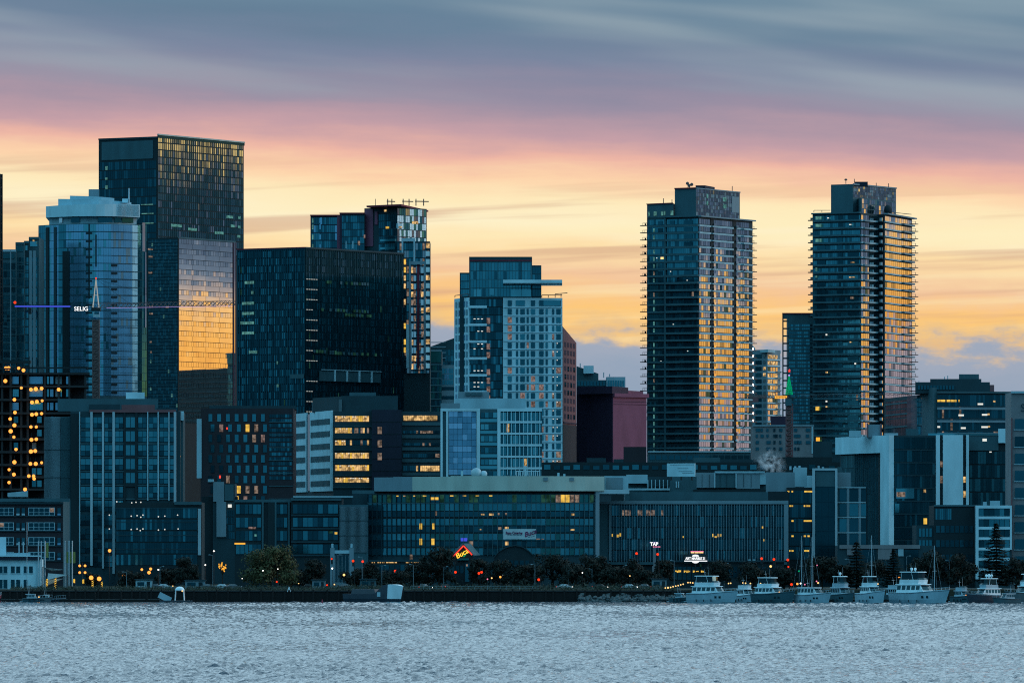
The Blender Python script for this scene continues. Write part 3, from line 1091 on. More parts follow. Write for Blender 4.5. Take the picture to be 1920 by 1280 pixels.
fw.grid('window', colx, rows_y, None, 0.14, 0.0, 0.001, pkw)
for j, (y0, y1) in enumerate(rows_y):
    fw.b('ledge', 'pale_panel', 944, y1 + 2.6, 1054, y1 + 3.3, 0.22)
    if j > 4:
        for i in (7, 8):
            if random.random() < 0.7:
                x0, x1 = colx[i]
                fw.b('ceiling_light', 'lit_white', x0 + 0.8, y0 + 0.8, x0 + 2.6, y0 + 2.4, 0.1, 0.1)
fw.b('window', 'glass_teal_mid', 1019, 563, 1050, 573, 0.14, 0.05)
fw.b('window', 'glass_teal_dim', 967, 563, 984, 573, 0.14, 0.05)
# dark balcony strip and glass hinge left of it
fm = flat(t, 878, 943.4, 2501.5, 557, 'black_panel', 20)
fm.panes(879, 560, 942, 760, 15, 13, ['glass_ink', 'glass_black', 'glass_teal_dim'], [4, 3, 1], 0.05, 0.1)
for y in (575.5, 609, 640.5, 672, 703.5, 735):
    fm.b('balcony_slab', 'white_panel', 878, y - 2.4, 913, y + 2.2, 1.6)
for y in frange(582, 745, 16):
    if int(y) % 3 == 0 and y < 690:
        continue
    fm.b('window', 'lit_pink', 912.5, y - 2, 919, y + 9, 0.2, 0.1)
for y in (597, 620, 644, 653, 694, 716, 724):
    for x in (888, 895, 902):
        if random.random() < 0.85:
            fm.b('ceiling_light', 'lit_white', x, y, x + 3.6, y + 1.6, 0.12, 0.15)
# left wing, turned away
fwl, _, _ = corner(t, 851.5, 879, 880, 2501, 20, 557, 'white_panel', 'wing')
wr = [(564 + k * 15.75, 574.5 + k * 15.75) for k in range(12)]
fwl.grid('window', spans(853, 877.5, 5, 2.2), wr, None, 0.12, 0.0, 0.0, lambda i, j: random.choice(['glass_teal_mid', 'glass_blue', 'glass_teal_dim']))
tubes('roof_rail', [(local(t, (X(a, 2502), 2502, Zat(b, 2502))), local(t, (X(c, 2502), 2502, Zat(e, 2502)))) for (a, b, c, e) in
      [(1016, 553, 1054, 553), (1041, 558, 1041, 551), (1041, 551, 1064, 549), (1052, 558, 1052, 550), (1016, 558, 1016, 553), (1028, 558, 1028, 553)]], 0.14, 'rust_steel', t)
tubes('roof_rail', [(local(t, (X(a, 2506), 2506, Zat(b, 2506))), local(t, (X(c, 2506), 2506, Zat(e, 2506)))) for (a, b, c, e) in
      [(853, 554, 878, 551), (853, 558, 853, 554), (865, 557, 865, 552.5), (878, 556, 878, 551)]], 0.14, 'rust_steel', t)

prism('hidden_occluder', 'dark_panel', t, [(-15.7, 2532), (7.3, 2532), (7.3, 2726), (-15.7, 2726)], GZ, 121.0)  # unseen block added so the broad green tower's glass mirrors something dark
# --- brown wedge
t = bld('brick_tower', 'brown brick tower with slanted top right of the white grid tower', 1066, 2640)
p = [(X(1053, 2640), 2640), (X(1080.5, 2675), 2675), (X(1075, 2700), 2700), (X(1040, 2690), 2690)]
prism('wall', 'brown_brick', t, p, GZ, 0, [Zat(609, 2640), Zat(637, 2640), Zat(637, 2640), Zat(609, 2640)])
f = Face(t, p[0], p[1], 2640)
for k in range(10):
    y = 640 + k * 15
    for (a, b) in spans(1057, 1079, 4, 2.2):
        f.b('window', 'glass_silver_dim' if random.random() < .25 else 'plum_brick', a, y, b, y + 9, 0.12)
f.b('arch_band', 'plum_brick', 1056, 790, 1080, 793, 0.3)
f.b('base', 'dark_brick', 1054, 795, 1080.4, 870, 0.4)

# --- plum block with mauve right face
t = bld('brick_block', 'plum block with mauve right face left of the balcony tower', 1148, 2560)
fl, fr, fp = corner(t, 1081, 1148, 1211, 2560, 45, 737, 'plum_brick')
fr.b('brick_face', 'mauve_brick', 1148.2, 737, 1211, 900, 0.4)
fr.b('cornice', 'mauve_brick', 1147.5, 737, 1212, 744, 1.2, 0.2)
for y in (752, 757):
    fr.b('brick_course', 'plum_brick', 1149, y, 1210.5, y + 0.8, 0.1, 0.4)
prism('mansard_roof', 'plum_brick', t, [(X(1081, 2566), 2566), (X(1148, 2558), 2558), (X(1178, 2580), 2580), (X(1110, 2600), 2600)], Zat(738, 2560), Zat(724, 2560))
prism('roof_storey', 'mauve_brick', t, [(X(1140, 2566), 2566), (X(1206, 2600), 2600), (X(1200, 2612), 2612), (X(1134, 2580), 2580)], Zat(738, 2566), Zat(729.5, 2566))
prism('penthouse', 'teal_panel', t, [(X(1081, 2600), 2600), (X(1122, 2600), 2600), (X(1122, 2620), 2620), (X(1081, 2620), 2620)], Zat(726, 2600), 0, [Zat(686, 2600), Zat(700, 2600), Zat(700, 2600), Zat(686, 2600)])
prism('penthouse', 'teal_panel', t, [(X(1081, 2598), 2598), (X(1140, 2598), 2598), (X(1140, 2612), 2612), (X(1081, 2612), 2612)], Zat(726, 2598), Zat(712, 2598))
prism('penthouse', 'white_panel', t, [(X(1094, 2598), 2598), (X(1113, 2598), 2598), (X(1113, 2610), 2610), (X(1094, 2610), 2610)], Zat(700, 2598), Zat(685, 2598))
fpent = flat(t, 1137, 1172.5, 2597, 706, 'pale_panel', 14, bottom=726)
fpent.grid('window', spans(1139, 1171, 7, 1.6), [(713, 724)], 'glass_teal_dim', 0.12)
fp2 = Face(t, (X(1081, 2597.9), 2597.9), (X(1138, 2597.9), 2597.9), 2597.9)
fp2.grid('window', spans(1082, 1136, 9, 1.5), [(714, 723)], 'glass_black', 0.12)
tubes('antenna', [(local(t, (X(a, 2600), 2600, Zat(b, 2600))), local(t, (X(a, 2600), 2600, Zat(c, 2600)))) for a, b, c in ((1088, 690, 681), (1132, 708, 698), (1143, 706, 701))], 0.2, 'metal_pale', t)


# --- the two balcony towers
def balcony(f, x0, x1, y, side, reach=1.6, mat='pale_panel', rail='glass_silver_dim'):
    """slab with a see-through rail, standing out from the wall"""
    f.b('balcony_slab', mat, x0, y - 0.9, x1, y + 0.9, reach)
    f.b('balcony_rail', rail, x0, y - 5.6, x1, y - 5.0, 0.12, reach - 0.15)


t = bld('balcony_tower', 'left of the two balcony towers, silver and gold right face', 1310, 2800)
a_ = 62
fl, fr, fp = corner(t, 1213, 1310, 1411, 2800, a_, 405, 'dark_panel')
prism('top_block', 'teal_panel', t, [(X(1213, 2818.2), 2818.2), (X(1262, 2809), 2809), (X(1270, 2822), 2822), (X(1220, 2834), 2834)], Zat(410, 2810), Zat(381, 2810))
ftb = Face(t, (X(1213, 2818.2), 2818.2), (X(1262, 2809), 2809), 2810)
for (x, w) in ((1216, 2), (1226, 5), (1239.5, 4), (1245, 2.4), (1257.5, 5)):
    ftb.b('lit_window', 'lit_cyan', x, 395.5, x + w, 403.5, 0.12)
ftb.b('roof_edge', 'red_trim', 1213, 380.2, 1262, 382, 0.4)
plf, prf, pfp = corner(t, 1265, 1304.5, 1387, 2806, a_, 352.5, 'teal_panel', 'penthouse', z0=Zat(410, 2806))
plf.b('roof_edge', 'red_trim', 1265, 351.5, 1304.5, 353.6, 0.4)
prf.panes(1305, 354, 1386, 404, 26, 7, ['glass_silver', 'glass_silver_dim', 'grey_panel'], [3, 6, 2], 0.14, 0.12, 0.04, 0.002)
prf.b('roof_edge', 'grey_panel', 1304.5, 351.8, 1387, 354, 0.4)
prf.b('louvre_panel', 'grey_panel', 1372, 362, 1385, 392, 0.2)
for (x, y) in ((1325, 366), (1325, 379), (1356, 369), (1359, 369), (1356, 382), (1359, 382)):
    prf.b('lit_window', 'lit_cyan', x, y - 4, x + 2.2, y + 4, 0.12, 0.1)
prism('plant_box', 'navy_panel', t, [(X(1304, 2812), 2812), (X(1322, 2812), 2812), (X(1340, 2826), 2826), (X(1310, 2826), 2826)], Zat(356, 2812), Zat(347, 2812))
for (x, y0, y1) in ((1290, 353, 344), (1293, 353, 346), (1373, 358, 349), (1244, 381, 372), (1260, 381, 374)):
    tubes('antenna', [(local(t, (X(x, 2815), 2815, Zat(y0, 2815))), local(t, (X(x, 2815), 2815, Zat(y1, 2815))))], 0.16, 'rust_steel', t)
for (x, y) in ((1289, 344), (1292, 348), (1297, 346)):
    o = mesh_obj('dish', *ball_vf(0.7, 8, 4, 1, .4, 1), 'rust_steel', t)
    o.location = local(t, (X(x, 2815), 2815, Zat(y, 2815)))
flo = frange(412, 850, 13.45)
# left face: floor bands, dark rooms
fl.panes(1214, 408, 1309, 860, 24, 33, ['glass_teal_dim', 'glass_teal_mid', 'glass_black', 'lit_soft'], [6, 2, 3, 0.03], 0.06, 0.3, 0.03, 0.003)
for k, y in enumerate(flo):
    fl.b('floor_slab', 'teal_panel', 1249, y + 8.5, 1310, y + 12.4, 0.9, 0.1)
    fl.b('floor_slab', 'teal_panel', 1214, y + 8.8, 1248, y + 12.0, 0.4, 0.1)
    if random.random() < 0.85:
        fl.b('lit_window', 'lit_cyan' if random.random() < .75 else 'lit_soft', 1225.6, y + 1, 1227.6, y + 8, 0.12, 0.2)
    for (xa, xb) in ((1256, 1265), (1283, 1299), (1234, 1243)):
        if random.random() < 0.55:
            fl.b('window', random.choice(['glass_black', 'glass_ink']), xa, y + 0.5, xb, y + 8.2, 0.12, 0.12)
fl.b('pier', 'teal_panel', 1247, 408, 1249.5, 850, 0.7)
for (x, y) in ((1242, 482.5), (1232, 482), (1263, 607), (1289, 525), (1290, 657.6), (1240, 676), (1240, 772), (1258, 508)):
    fl.b('room_light', 'lamp_warm' if y == 482.5 else 'lit_white', x - (2.6 if y == 482.5 else .8), y - (2 if y == 482.5 else .8), x + (2.6 if y == 482.5 else .8), y + (2 if y == 482.5 else .8), 0.1, 0.3)
# balconies off the far left edge
fside = Face(t, (X(1205.5, 2820), 2820), (X(1214, 2818), 2818), 2818)
for k, y in enumerate(flo[:28]):
    fside.b('balcony_slab', 'metal_dark', 1205, y + 10.4, 1214, y + 11.8, 1.5)
    fside.b('balcony_rail', 'rust_steel', 1205, y + 5.6, 1214, y + 6.1, 0.1)
    for xx in (1205.2, 1209, 1213):
        fside.b('rail_post', 'rust_steel', xx, y + 6, xx + 0.5, y + 10.5, 0.1)
    if random.random() < .5:
        fside.b('balcony_chair', 'black_panel', 1209.5 + random.uniform(-1, 2), y + 7, 1211.5, y + 10.4, 0.6)


def pkr(n0):
    def g(i, j):
        r = random.random()
        return 1 if r < 0.13 else (2 if r < 0.17 else 0)
    return g


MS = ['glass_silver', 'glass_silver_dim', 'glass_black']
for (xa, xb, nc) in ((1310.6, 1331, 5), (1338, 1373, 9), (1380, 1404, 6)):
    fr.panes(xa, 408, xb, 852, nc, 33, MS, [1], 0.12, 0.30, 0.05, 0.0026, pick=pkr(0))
for k, y in enumerate(flo):
    for (xa, xb) in ((1310, 1331.5), (1337, 1374), (1379.5, 1405)):
        fr.b('floor_slab', 'pale_panel', xa, y + 8.8, xb, y + 12.2, 0.5, 0.02)
    fr.b('balcony_slab', 'pale_panel', 1332, y + 9.6, 1338, y + 11.6, 1.1, 0.02)
    fr.b('balcony_side', 'glass_gold', 1333.4 + 2.4, y + 4.6, 1339.6, y + 9.4, 0.2, 0.6)
    fr.b('balcony_side', 'glass_gold', 1377.6, y + 5, 1381.8, y + 9.4, 0.2, 0.6)
    fr.b('balcony_slab', 'pale_panel', 1388, y + 9.8, 1405, y + 12.2, 1.6, 0.1)
for (xa, xb) in ((1331.6, 1337), (1374, 1379.4)):
    fr.b('recess', 'black_panel', xa, 406, xb, 852, 0.2, 0.0)
for k in range(26):
    y = random.choice(flo)
    xa = random.choice((1333.5, 1376, 1392, 1397, 1401))
    fr.b('balcony_chair', random.choice(['black_panel', 'brown_brick', 'white_panel', 'teal_panel']), xa, y + 6.4, xa + random.uniform(1, 2.4), y + 9.6, 0.5, 0.7)
# balconies off the far right edge
fsr = Face(t, (X(1402, 2850), 2850), (X(1414, 2853), 2853), 2800 * 1.0 + 40)
for k, y in enumerate(flo):
    fsr.b('balcony_slab', 'metal_dark', 1403, y + 14.2, 1414, y + 15.6, 1.6)
    fsr.b('balcony_rail', 'rust_steel', 1403, y + 9.6, 1414, y + 10.1, 0.1)
    fsr.b('rail_post', 'rust_steel', 1413.4, y + 10, 1413.9, y + 14.4, 0.1)
    if y > 640:
        fsr.b('balcony_screen', 'glass_silver', 1404, y + 10, 1413, y + 14, 0.08)
for y in (408,):
    fr.b('roof_slab', 'grey_panel', 1309, y - 4, 1412, y - 1.5, 1.4)
    fl.b('roof_slab', 'teal_panel', 1247, y - 4, 1310, y - 1.5, 1.2)
pod = flat(t, 1215, 1420, 2770, 846, 'teal_panel', 20)
pod.b('roof_edge', 'pale_panel', 1215, 845, 1420, 848, 0.4)
pod.grid('window', spans(1217, 1418, 17, 2), [(853, 862), (867, 878)], 'glass_black', 0.12)

# right balcony tower
t = bld('balcony_tower', 'right of the two balcony towers, yellow gold right bay', 1613, 2600)
fl, fr, fp = corner(t, 1523.5, 1614, 1647, 2600, a_, 399, 'dark_panel')
D2 = fr.B.y + 3
C2 = (X(1658.5, D2 - 6), D2 - 6)
dr2 = (1710 - 1658.5) / F * D2 * math.tan(math.radians(72))
R2 = (X(1710, D2 + dr2), D2 + dr2)
prism('wall', 'dark_panel', t, [C2, R2, (R2[0] - 16, R2[1] + 6), (C2[0] - 12, C2[1] + 14)], GZ, Zat(399, 2600))
frr = Face(t, C2, R2, 2600)
flo = frange(402, 840, 13.9)
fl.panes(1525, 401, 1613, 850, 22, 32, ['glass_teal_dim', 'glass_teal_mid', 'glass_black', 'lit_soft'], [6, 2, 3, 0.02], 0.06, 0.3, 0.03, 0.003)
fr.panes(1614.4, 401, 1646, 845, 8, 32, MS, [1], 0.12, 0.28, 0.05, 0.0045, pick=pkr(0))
frr.panes(1659, 401, 1709, 760, 13, 26, MS, [1], 0.12, 0.26, 0.05, 0.0026, pick=pkr(0))
mid = Face(t, (fr.B.x, fr.B.y), C2, 2600)
mid.b('recess', 'black_panel', 1647, 400, 1658, 850, 0.2, 0.05)
for k, y in enumerate(flo):
    fl.b('floor_slab', 'teal_panel', 1526, y + 9.4, 1613.4, y + 12.6, 0.7, 0.1)
    fr.b('floor_slab', 'pale_panel', 1613.6, y + 9.6, 1647, y + 12.6, 0.6, 0.02)
    fr.b('balcony_slab', 'grey_panel', 1616, y + 10, 1625, y + 13, 1.3, 0.1)
    mid.b('balcony_side', 'glass_silver' if k > 9 else 'glass_gold', 1652.5, y + 4.2, 1657.2, y + 9.8, 0.3, 0.5)
    mid.b('balcony_slab', 'dark_panel', 1648, y + 10.2, 1657.6, y + 12.2, 0.8, 0.2)
    if y < 760:
        frr.b('floor_slab', 'pale_panel', 1658.6, y + 9.8, 1709.5, y + 12.4, 0.5, 0.02)
        frr.b('balcony_slab', 'grey_panel', 1688, y + 9.6, 1708, y + 12.6, 1.6, 0.1)
    for (xa, xb) in ((1532, 1548), (1572, 1580), (1590, 1610)):
        if random.random() < 0.6:
            fl.b('window', random.choice(['glass_black', 'glass_ink']), xa, y + 1, xb, y + 8.8, 0.12, 0.12)
fsr = Face(t, (X(1707, R2[1]), R2[1]), (X(1717, R2[1] + 2), R2[1] + 2), R2[1])
for k, y in enumerate(frange(409, 745, 13.6)):
    fsr.b('balcony_slab', 'metal_dark', 1707, y + 10.4, 1717, y + 11.8, 1.4)
    fsr.b('balcony_rail', 'rust_steel', 1707, y + 5.8, 1717, y + 6.3, 0.1)
    fsr.b('rail_post', 'rust_steel', 1716.4, y + 6, 1716.9, y + 10.5, 0.1)
fside = Face(t, (X(1519.5, 2612), 2612), (X(1525, 2611), 2611), 2610)
for k, y in enumerate(flo[:14]):
    fside.b('balcony_slab', 'metal_dark', 1519.6, y + 10.4, 1525, y + 12.2, 1.5)
    fside.b('balcony_rail', 'teal_panel', 1519.8, y + 6, 1525, y + 10, 0.12)
for (x0, x1, y0, y1, m) in [(1531, 1542, 404, 410, 'lit_cyan'), (1531, 1542, 418, 424, 'lit_cyan'), (1531, 1542, 446, 452, 'lit_cyan'), (1531, 1534, 500, 507, 'lit_cyan'), (1531, 1534, 515, 519, 'lit_cyan'),
                             (1553, 1556, 406.6, 408.4, 'lit_white'), (1594, 1598, 420, 421.6, 'lit_white'), (1597, 1604, 491, 492.5, 'lit_warm'), (1594, 1604, 518.6, 520.4, 'lit_warm'), (1596, 1602, 556, 560, 'lit_soft'),
                             (1550, 1553, 625, 628, 'lit_white'), (1550, 1554, 695.6, 698.6, 'lit_warm'), (1604, 1607, 680, 683, 'lit_white'), (1550, 1553, 750, 753, 'lit_white'), (1531, 1538, 761, 768.5, 'lit_yellow'),
                             (1550, 1553, 760.5, 763, 'lit_warm'), (1532, 1539, 819, 826, 'lit_amber'), (1595, 1598, 640, 642, 'lit_warm')]:
    fl.b('room_light', m, x0, y0, x1, y1, 0.1, 0.85)
plf, prf, pfp = corner(t, 1558, 1599, 1680, 2612, a_, 345, 'teal_panel', 'penthouse', z0=Zat(402, 2612))
prf.panes(1600, 347, 1679, 370, 26, 4, ['glass_silver', 'glass_silver_dim', 'grey_panel'], [3, 5, 1], 0.14, 0.12, 0.04, 0.003)
st = Face(t, (X(1616, 2606), 2606), (X(1680, 2632), 2632), 2606)
prism('penthouse', 'teal_panel', t, [(X(1615, 2606), 2606), (X(1680, 2640), 2640), (X(1672, 2646), 2646), (X(1607, 2618), 2618)], Zat(402, 2606), Zat(370, 2606))
st = Face(t, (X(1615, 2606), 2606), (X(1680, 2640), 2640), 2606)
st.panes(1616, 372, 1679, 400, 18, 3, ['glass_silver', 'glass_silver_dim', 'glass_teal_dim'], [4, 4, 1], 0.14, 0.12, 0.04, 0.006)
prf.b('roof_edge', 'grey_panel', 1599, 344, 1680, 346.6, 0.4)
o = mesh_obj('roof_dome', *ball_vf(1.6, 12, 6, 1, 1, 1.25), 'black_panel', t, smooth=True)
o.location = local(t, (X(1665, 2622), 2622, Zat(394, 2622)))
prism('plant_box', 'navy_panel', t, [(X(1602, 2616), 2616), (X(1627, 2616), 2616), (X(1627, 2622), 2622), (X(1602, 2622), 2622)], Zat(349, 2616), Zat(340.5, 2616))
for (x, y0, y1) in ((1586, 345, 338), (1602, 343, 335.5), (1643, 350, 343), (1666, 352, 344)):
    tubes('antenna', [(local(t, (X(x, 2618), 2618, Zat(y0, 2618))), local(t, (X(x, 2618), 2618, Zat(y1, 2618))))], 0.14, 'rust_steel', t)
o = mesh_obj('dish', *ball_vf(0.6, 8, 4, 1, .4, .7), 'rust_steel', t)
o.location = local(t, (X(1586, 2618), 2618, Zat(337, 2618)))
fl.b('roof_slab', 'teal_panel', 1523, 397.4, 1614, 400, 1.0)
frr.b('roof_slab', 'grey_panel', 1658, 397.4, 1712, 400, 1.6)
tubes('roof_rail', [(local(t, (X(a, 2606), 2606, Zat(b, 2606))), local(t, (X(c, 2606), 2606, Zat(e, 2606)))) for (a, b, c, e) in
      [(1526, 394.5, 1557, 394.5), (1526, 398, 1526, 394.5), (1541, 398, 1541, 394.5), (1680, 399, 1709, 402)]], 0.12, 'rust_steel', t)
# annex with an open, see-through gallery along its left edge
fa = flat(t, 1477.5, 1524, 2622, 587.5, 'teal_panel', 14, name='annex_wall')
fa.b('roof_edge', 'red_trim', 1466.6, 586.6, 1524, 588.8, 0.4)
fa.b('gallery_column', 'dark_panel', 1466.8, 588, 1469.2, 800, 0.6, -0.3)
fa.b('gallery_top', 'teal_panel', 1469, 588.6, 1477.6, 598, 0.5, -0.4)
for y in frange(602, 770, 13.9):
    fa.b('gallery_slab', 'dark_panel', 1469, y - 1.4, 1477.6, y + 1.4, 0.6, -0.4)
fa.panes(1479, 606, 1523, 830, 11, 16, ['glass_teal_dim', 'glass_black', 'glass_teal_mid'], [4, 3, 1], 0.12, 0.25)
for y in frange(612, 830, 13.9):
    fa.b('floor_slab', 'teal_panel', 1478, y, 1524, y + 2.4, 0.4, 0.04)

# --- pale flats between the balcony towers
t = bld('apartment_tower', 'pale small tower with lit windows between the balcony towers', 1437, 2990)
fl, fr, fp = corner(t, 1408, 1438, 1463, 2990, 60, 655, 'grey_panel')
prism('roof_slab', 'pale_panel', t, [(X(1424, 2992), 2992), (X(1440, 2985), 2985), (X(1464, 3005), 3005), (X(1446, 3018), 3018)], Zat(661, 2990), Zat(655, 2990))
for k, y in enumerate(frange(664, 800, 11.6)):
    fl.b('window', 'glass_black' if k % 3 else 'glass_teal_dim', 1416.5, y, 1428, y + 7, 0.15)
    for (a, b) in ((1431, 1435.5), (1437.2, 1437.8)):
        if a < 1437:
            fl.b('window', 'lit_warm' if k in (2, 3) else 'glass_silver', a, y + 0.5, b, y + 6, 0.15)
    for (a, b) in spans(1439, 1458, 4, 1.3):
        r = random.random()
        fr.b('window', 'lit_warm' if (k < 2 or r < 0.3) else ('glass_silver' if r < .8 else 'glass_black'), a, y + 1, b, y + 8, 0.15)
    fr.b('floor_slab', 'white_panel', 1438, y + 9, 1463, y + 11, 0.6)
    if k > 1:
        fr.b('balcony_slab', 'pale_panel', 1452, y + 8, 1463.4, y + 9, 1.8)
prism('stair_head', 'pale_panel', t, [(X(1404, 3000), 3000), (X(1416, 3000), 3000), (X(1416, 3010), 3010), (X(1404, 3010), 3010)], Zat(662, 3000), 0, [Zat(640, 3000), Zat(652, 3000), Zat(652, 3000), Zat(640, 3000)])

# ================================================================== mid-rise blocks (middle rows)
# --- low grey flats between the towers
t = bld('apartment_block', 'low grey flats at the foot of the balcony towers', 1470, 2500)
f = flat(t, 1411, 1526, 2500, 797, 'taupe_stone', 20)
f.b('roof_edge', 'grey_panel', 1411, 796, 1526, 799, 0.4)
prism('roof_house', 'plum_brick', t, [(X(1445, 2504), 2504), (X(1478, 2504), 2504), (X(1478, 2514), 2514), (X(1445, 2514), 2514)], Zat(798, 2504), Zat(780, 2504))
for y in (803, 814, 826, 838):
    for x in (1417, 1426, 1437, 1450, 1461, 1489, 1495, 1511):
        if random.random() < 0.85:
            f.b('window', 'glass_black', x, y, x + random.choice((4, 6, 8)), y + 6, 0.12)
f.b('pier', 'pale_panel', 1521.6, 797, 1524.6, 850, 0.4)

# --- dark terraced offices at the right
t = bld('office_block', 'dark terraced offices with lit yellow strip, right edge skyline', 1757, 2300)
fl, fr, fp = corner(t, 1659, 1757, 1898, 2300, 9, 736, 'dark_panel', depth_l=90)
fl.panes(1661, 742, 1755, 830, 20, 5, ['glass_ink', 'glass_black', 'glass_teal_dim'], [4, 2, 1])
for y in (747, 768, 792, 812):
    fl.b('floor_slab', 'teal_panel', 1660, y, 1756, y + 3, 0.4)
fl.b('stair_tower', 'glass_teal_dim', 1704, 737, 1712, 830, 0.6)
fl.b('stair_tower', 'glass_teal', 1713, 737, 1724, 830, 0.8)
fl.b('stair_tower', 'teal_panel', 1733, 726, 1756, 830, 0.8)
fr.panes(1758, 739, 1895, 830, 34, 4, ['glass_ink', 'glass_black', 'lit_soft'], [5, 2, 0.06], 0.05, 0.1)
for y in (765.5, 789.5, 813):
    fr.b('floor_slab', 'grey_panel', 1757, y - 2.2, 1897, y + 2.2, 0.8)
fr.b('roof_edge', 'teal_panel', 1757, 733.5, 1897, 737, 0.7)
for (x0, x1) in ((1757.5, 1762), (1763, 1772), (1775, 1782), (1783, 1790), (1791, 1793), (1797, 1799)):
    fr.b('lit_window', 'lit_yellow', x0, 749, x1, 753, 0.15, 0.1)
for (x, y, w) in ((1838, 757, 10), (1864, 752, 4), (1846, 777, 10), (1853, 776, 4), (1846, 800, 12), (1854, 799, 4), (1846, 824, 8), (1760, 800, 5), (1802, 778, 10), (1806, 802, 9)):
    fr.b('lit_window', 'lit_white' if w != 4 else 'lit_warm', x - w / 2, y - 1.6, x + w / 2, y + 1.6, 0.15, 0.12)
for (a, b, y0, y1, m) in ((1716, 1856, 716, 737, 'dark_panel'), (1744, 1840, 710, 718, 'dark_panel'), (1798, 1835.5, 701, 714, 'teal_panel'), (1850, 1864, 721, 737, 'brown_brick')):
    prism('roof_storey', m, t, [(X(a, 2310), 2310), (X(b, 2310), 2310), (X(b, 2330), 2330), (X(a, 2330), 2330)], Zat(y1, 2310), Zat(y0, 2310))
fo = Face(t, (X(1716, 2309.8), 2309.8), (X(1856, 2309.8), 2309.8), 2309.8)
fo.grid('window', spans(1720, 1790, 12, 1.5), [(722, 730)], 'glass_black', 0.12)
tubes('antenna', [(local(t, (X(a, 2312), 2312, Zat(716, 2312))), local(t, (X(a, 2312), 2312, Zat(b, 2312)))) for a, b in ((1771, 706), (1777, 704), (1723, 714))], 0.15, 'metal_pale', t)

# --- blue panel building
t = bld('office_block', 'pale building with large blue glazed panels in white frames', 930, 2250)
f = flat(t, 826, 1016, 2250, 766, 'teal_panel', 30)
for (a, b) in ((826, 830), (836.5, 840.5), (893.5, 900), (932.5, 938.5)):
    f.b('white_pier', 'white_panel', a, 766, b, 900, 0.7)
f.b('white_beam', 'white_panel', 826, 765.4, 900, 770.6, 0.72)
f.b('white_beam', 'white_panel', 932.5, 765.4, 1016, 771, 0.72)
f.grid('glass_panel', spans(841, 893, 6, 0.5), spans(771, 890, 11, 0.6), None, 0.2, 0.0, 0.0012,
       lambda i, j: 'blue_panel' if j % 2 else random.choice(['glass_blue_bright', 'blue_panel', 'glass_blue_bright']))
f.grid('window', spans(901, 932, 4, 0.8), [(773 + 22 * k, 783 + 22 * k) for k in range(6)], None, 0.2, 0, 0.001, lambda i, j: random.choice(['glass_black', 'glass_teal_dim', 'glass_teal']))
bands(f, 900.5, 932, [788 + 22 * k for k in range(5)], 6, 'glass_teal', 0.3, 'spandrel')
for k in range(6):
    y = 773 + 21.6 * k
    for (a, b) in spans(939, 1015, 14, 0.9):
        f.b('window', random.choice(['glass_black', 'glass_black', 'glass_teal_dim', 'glass_teal_mid', 'glass_teal']) if random.random() > .02 else 'lit_warm', a, y, b, y + 15, 0.2, 0, 0.001)
    f.b('floor_slab', 'white_panel', 938.5, y + 16, 1016, y + 20, 0.6)
fin_row(f, 944, 1012, 9, 771, 890, 'white_panel', 0.18, 0.5, 'mullion')
for (a, b, y0, y1, m) in ((826, 862, 755, 768, 'grey_panel'), (853, 985, 746, 768, 'pale_panel'), (859, 917, 733.5, 748, 'grey_panel')):
    prism('roof_storey', m, t, [(X(a, 2256), 2256), (X(b, 2256), 2256), (X(b, 2272), 2272), (X(a, 2272), 2272)], Zat(y1, 2256), Zat(y0, 2256))
fo = Face(t, (X(859, 2255.8), 2255.8), (X(917, 2255.8), 2255.8), 2255.8)
for (a, b) in spans(872, 905, 3, 1.2):
    fo.b('louvre_panel', 'teal_panel', a, 736, b, 742, 0.15)

# --- the office block with lit floors
t = bld('office_block', 'office block with warm lit floors and striped white left face', 625, 2300)
fl, fr, fp = corner(t, 549, 625, 828, 2300, 3, 770, 'dark_panel', depth_l=70)
for (a, b, y) in ((549, 577, 772), (584, 624.5, 772)):
    fl.b('white_cladding', 'white_panel', a, y - 3, b, 920, 0.6)
for k in range(6):
    y = 784 + k * 23.2
    for (a, b, n) in ((551, 576, 11), (586, 622, 16)):
        for (p, q) in spans(a, b, n, 0.55):
            fl.b('window', 'teal_panel', p, y, q, y + 10.5, 0.15, 0.62)
fl.b('slot', 'glass_ink', 577.6, 772, 583.6, 918, 0.3)
lit = [(779.5, 790, 1.0), (802, 811.5, .45), (825, 834, .28), (848.5, 859, 1.0), (871.5, 882, 1.0), (895, 904, 1.0)]
for k, (y0, y1, frac) in enumerate(lit):
    cells = spans(628, 692, 16, 0.35)
    for i, (a, b) in enumerate(cells):
        on = i / 16 < frac
        m = ('lit_warm' if random.random() < .8 else 'lit_yellow') if on else random.choice(['glass_black', 'lit_soft', 'lit_soft', 'glass_ink', 'lit_warm'] if random.random() < .35 else ['glass_ink', 'glass_black', 'lit_soft'])
        fr.b('window', m, a, y0, b, y1, 0.15)
        if on and random.random() < .8:
            fr.b('ceiling_light', 'lit_white' if random.random() < .5 else 'lit_yellow', a + .5, y0 + .7, b - .5, y0 + 2.0, 0.1, 0.12)
    fr.b('spandrel', 'dark_panel', 626, y1 + 0.6, 697, y1 + 11, 0.3)
    fr.b('spandrel_line', 'teal_panel', 626, y1 + 8.4, 697, y1 + 9.4, 0.1, 0.3)
lit2 = [(778.5, 788, 0, .9), (807, 812, .25, 1), (830, 835, .3, .85), (850, 857, .8, 1), (872.5, 882.5, .35, 1)]
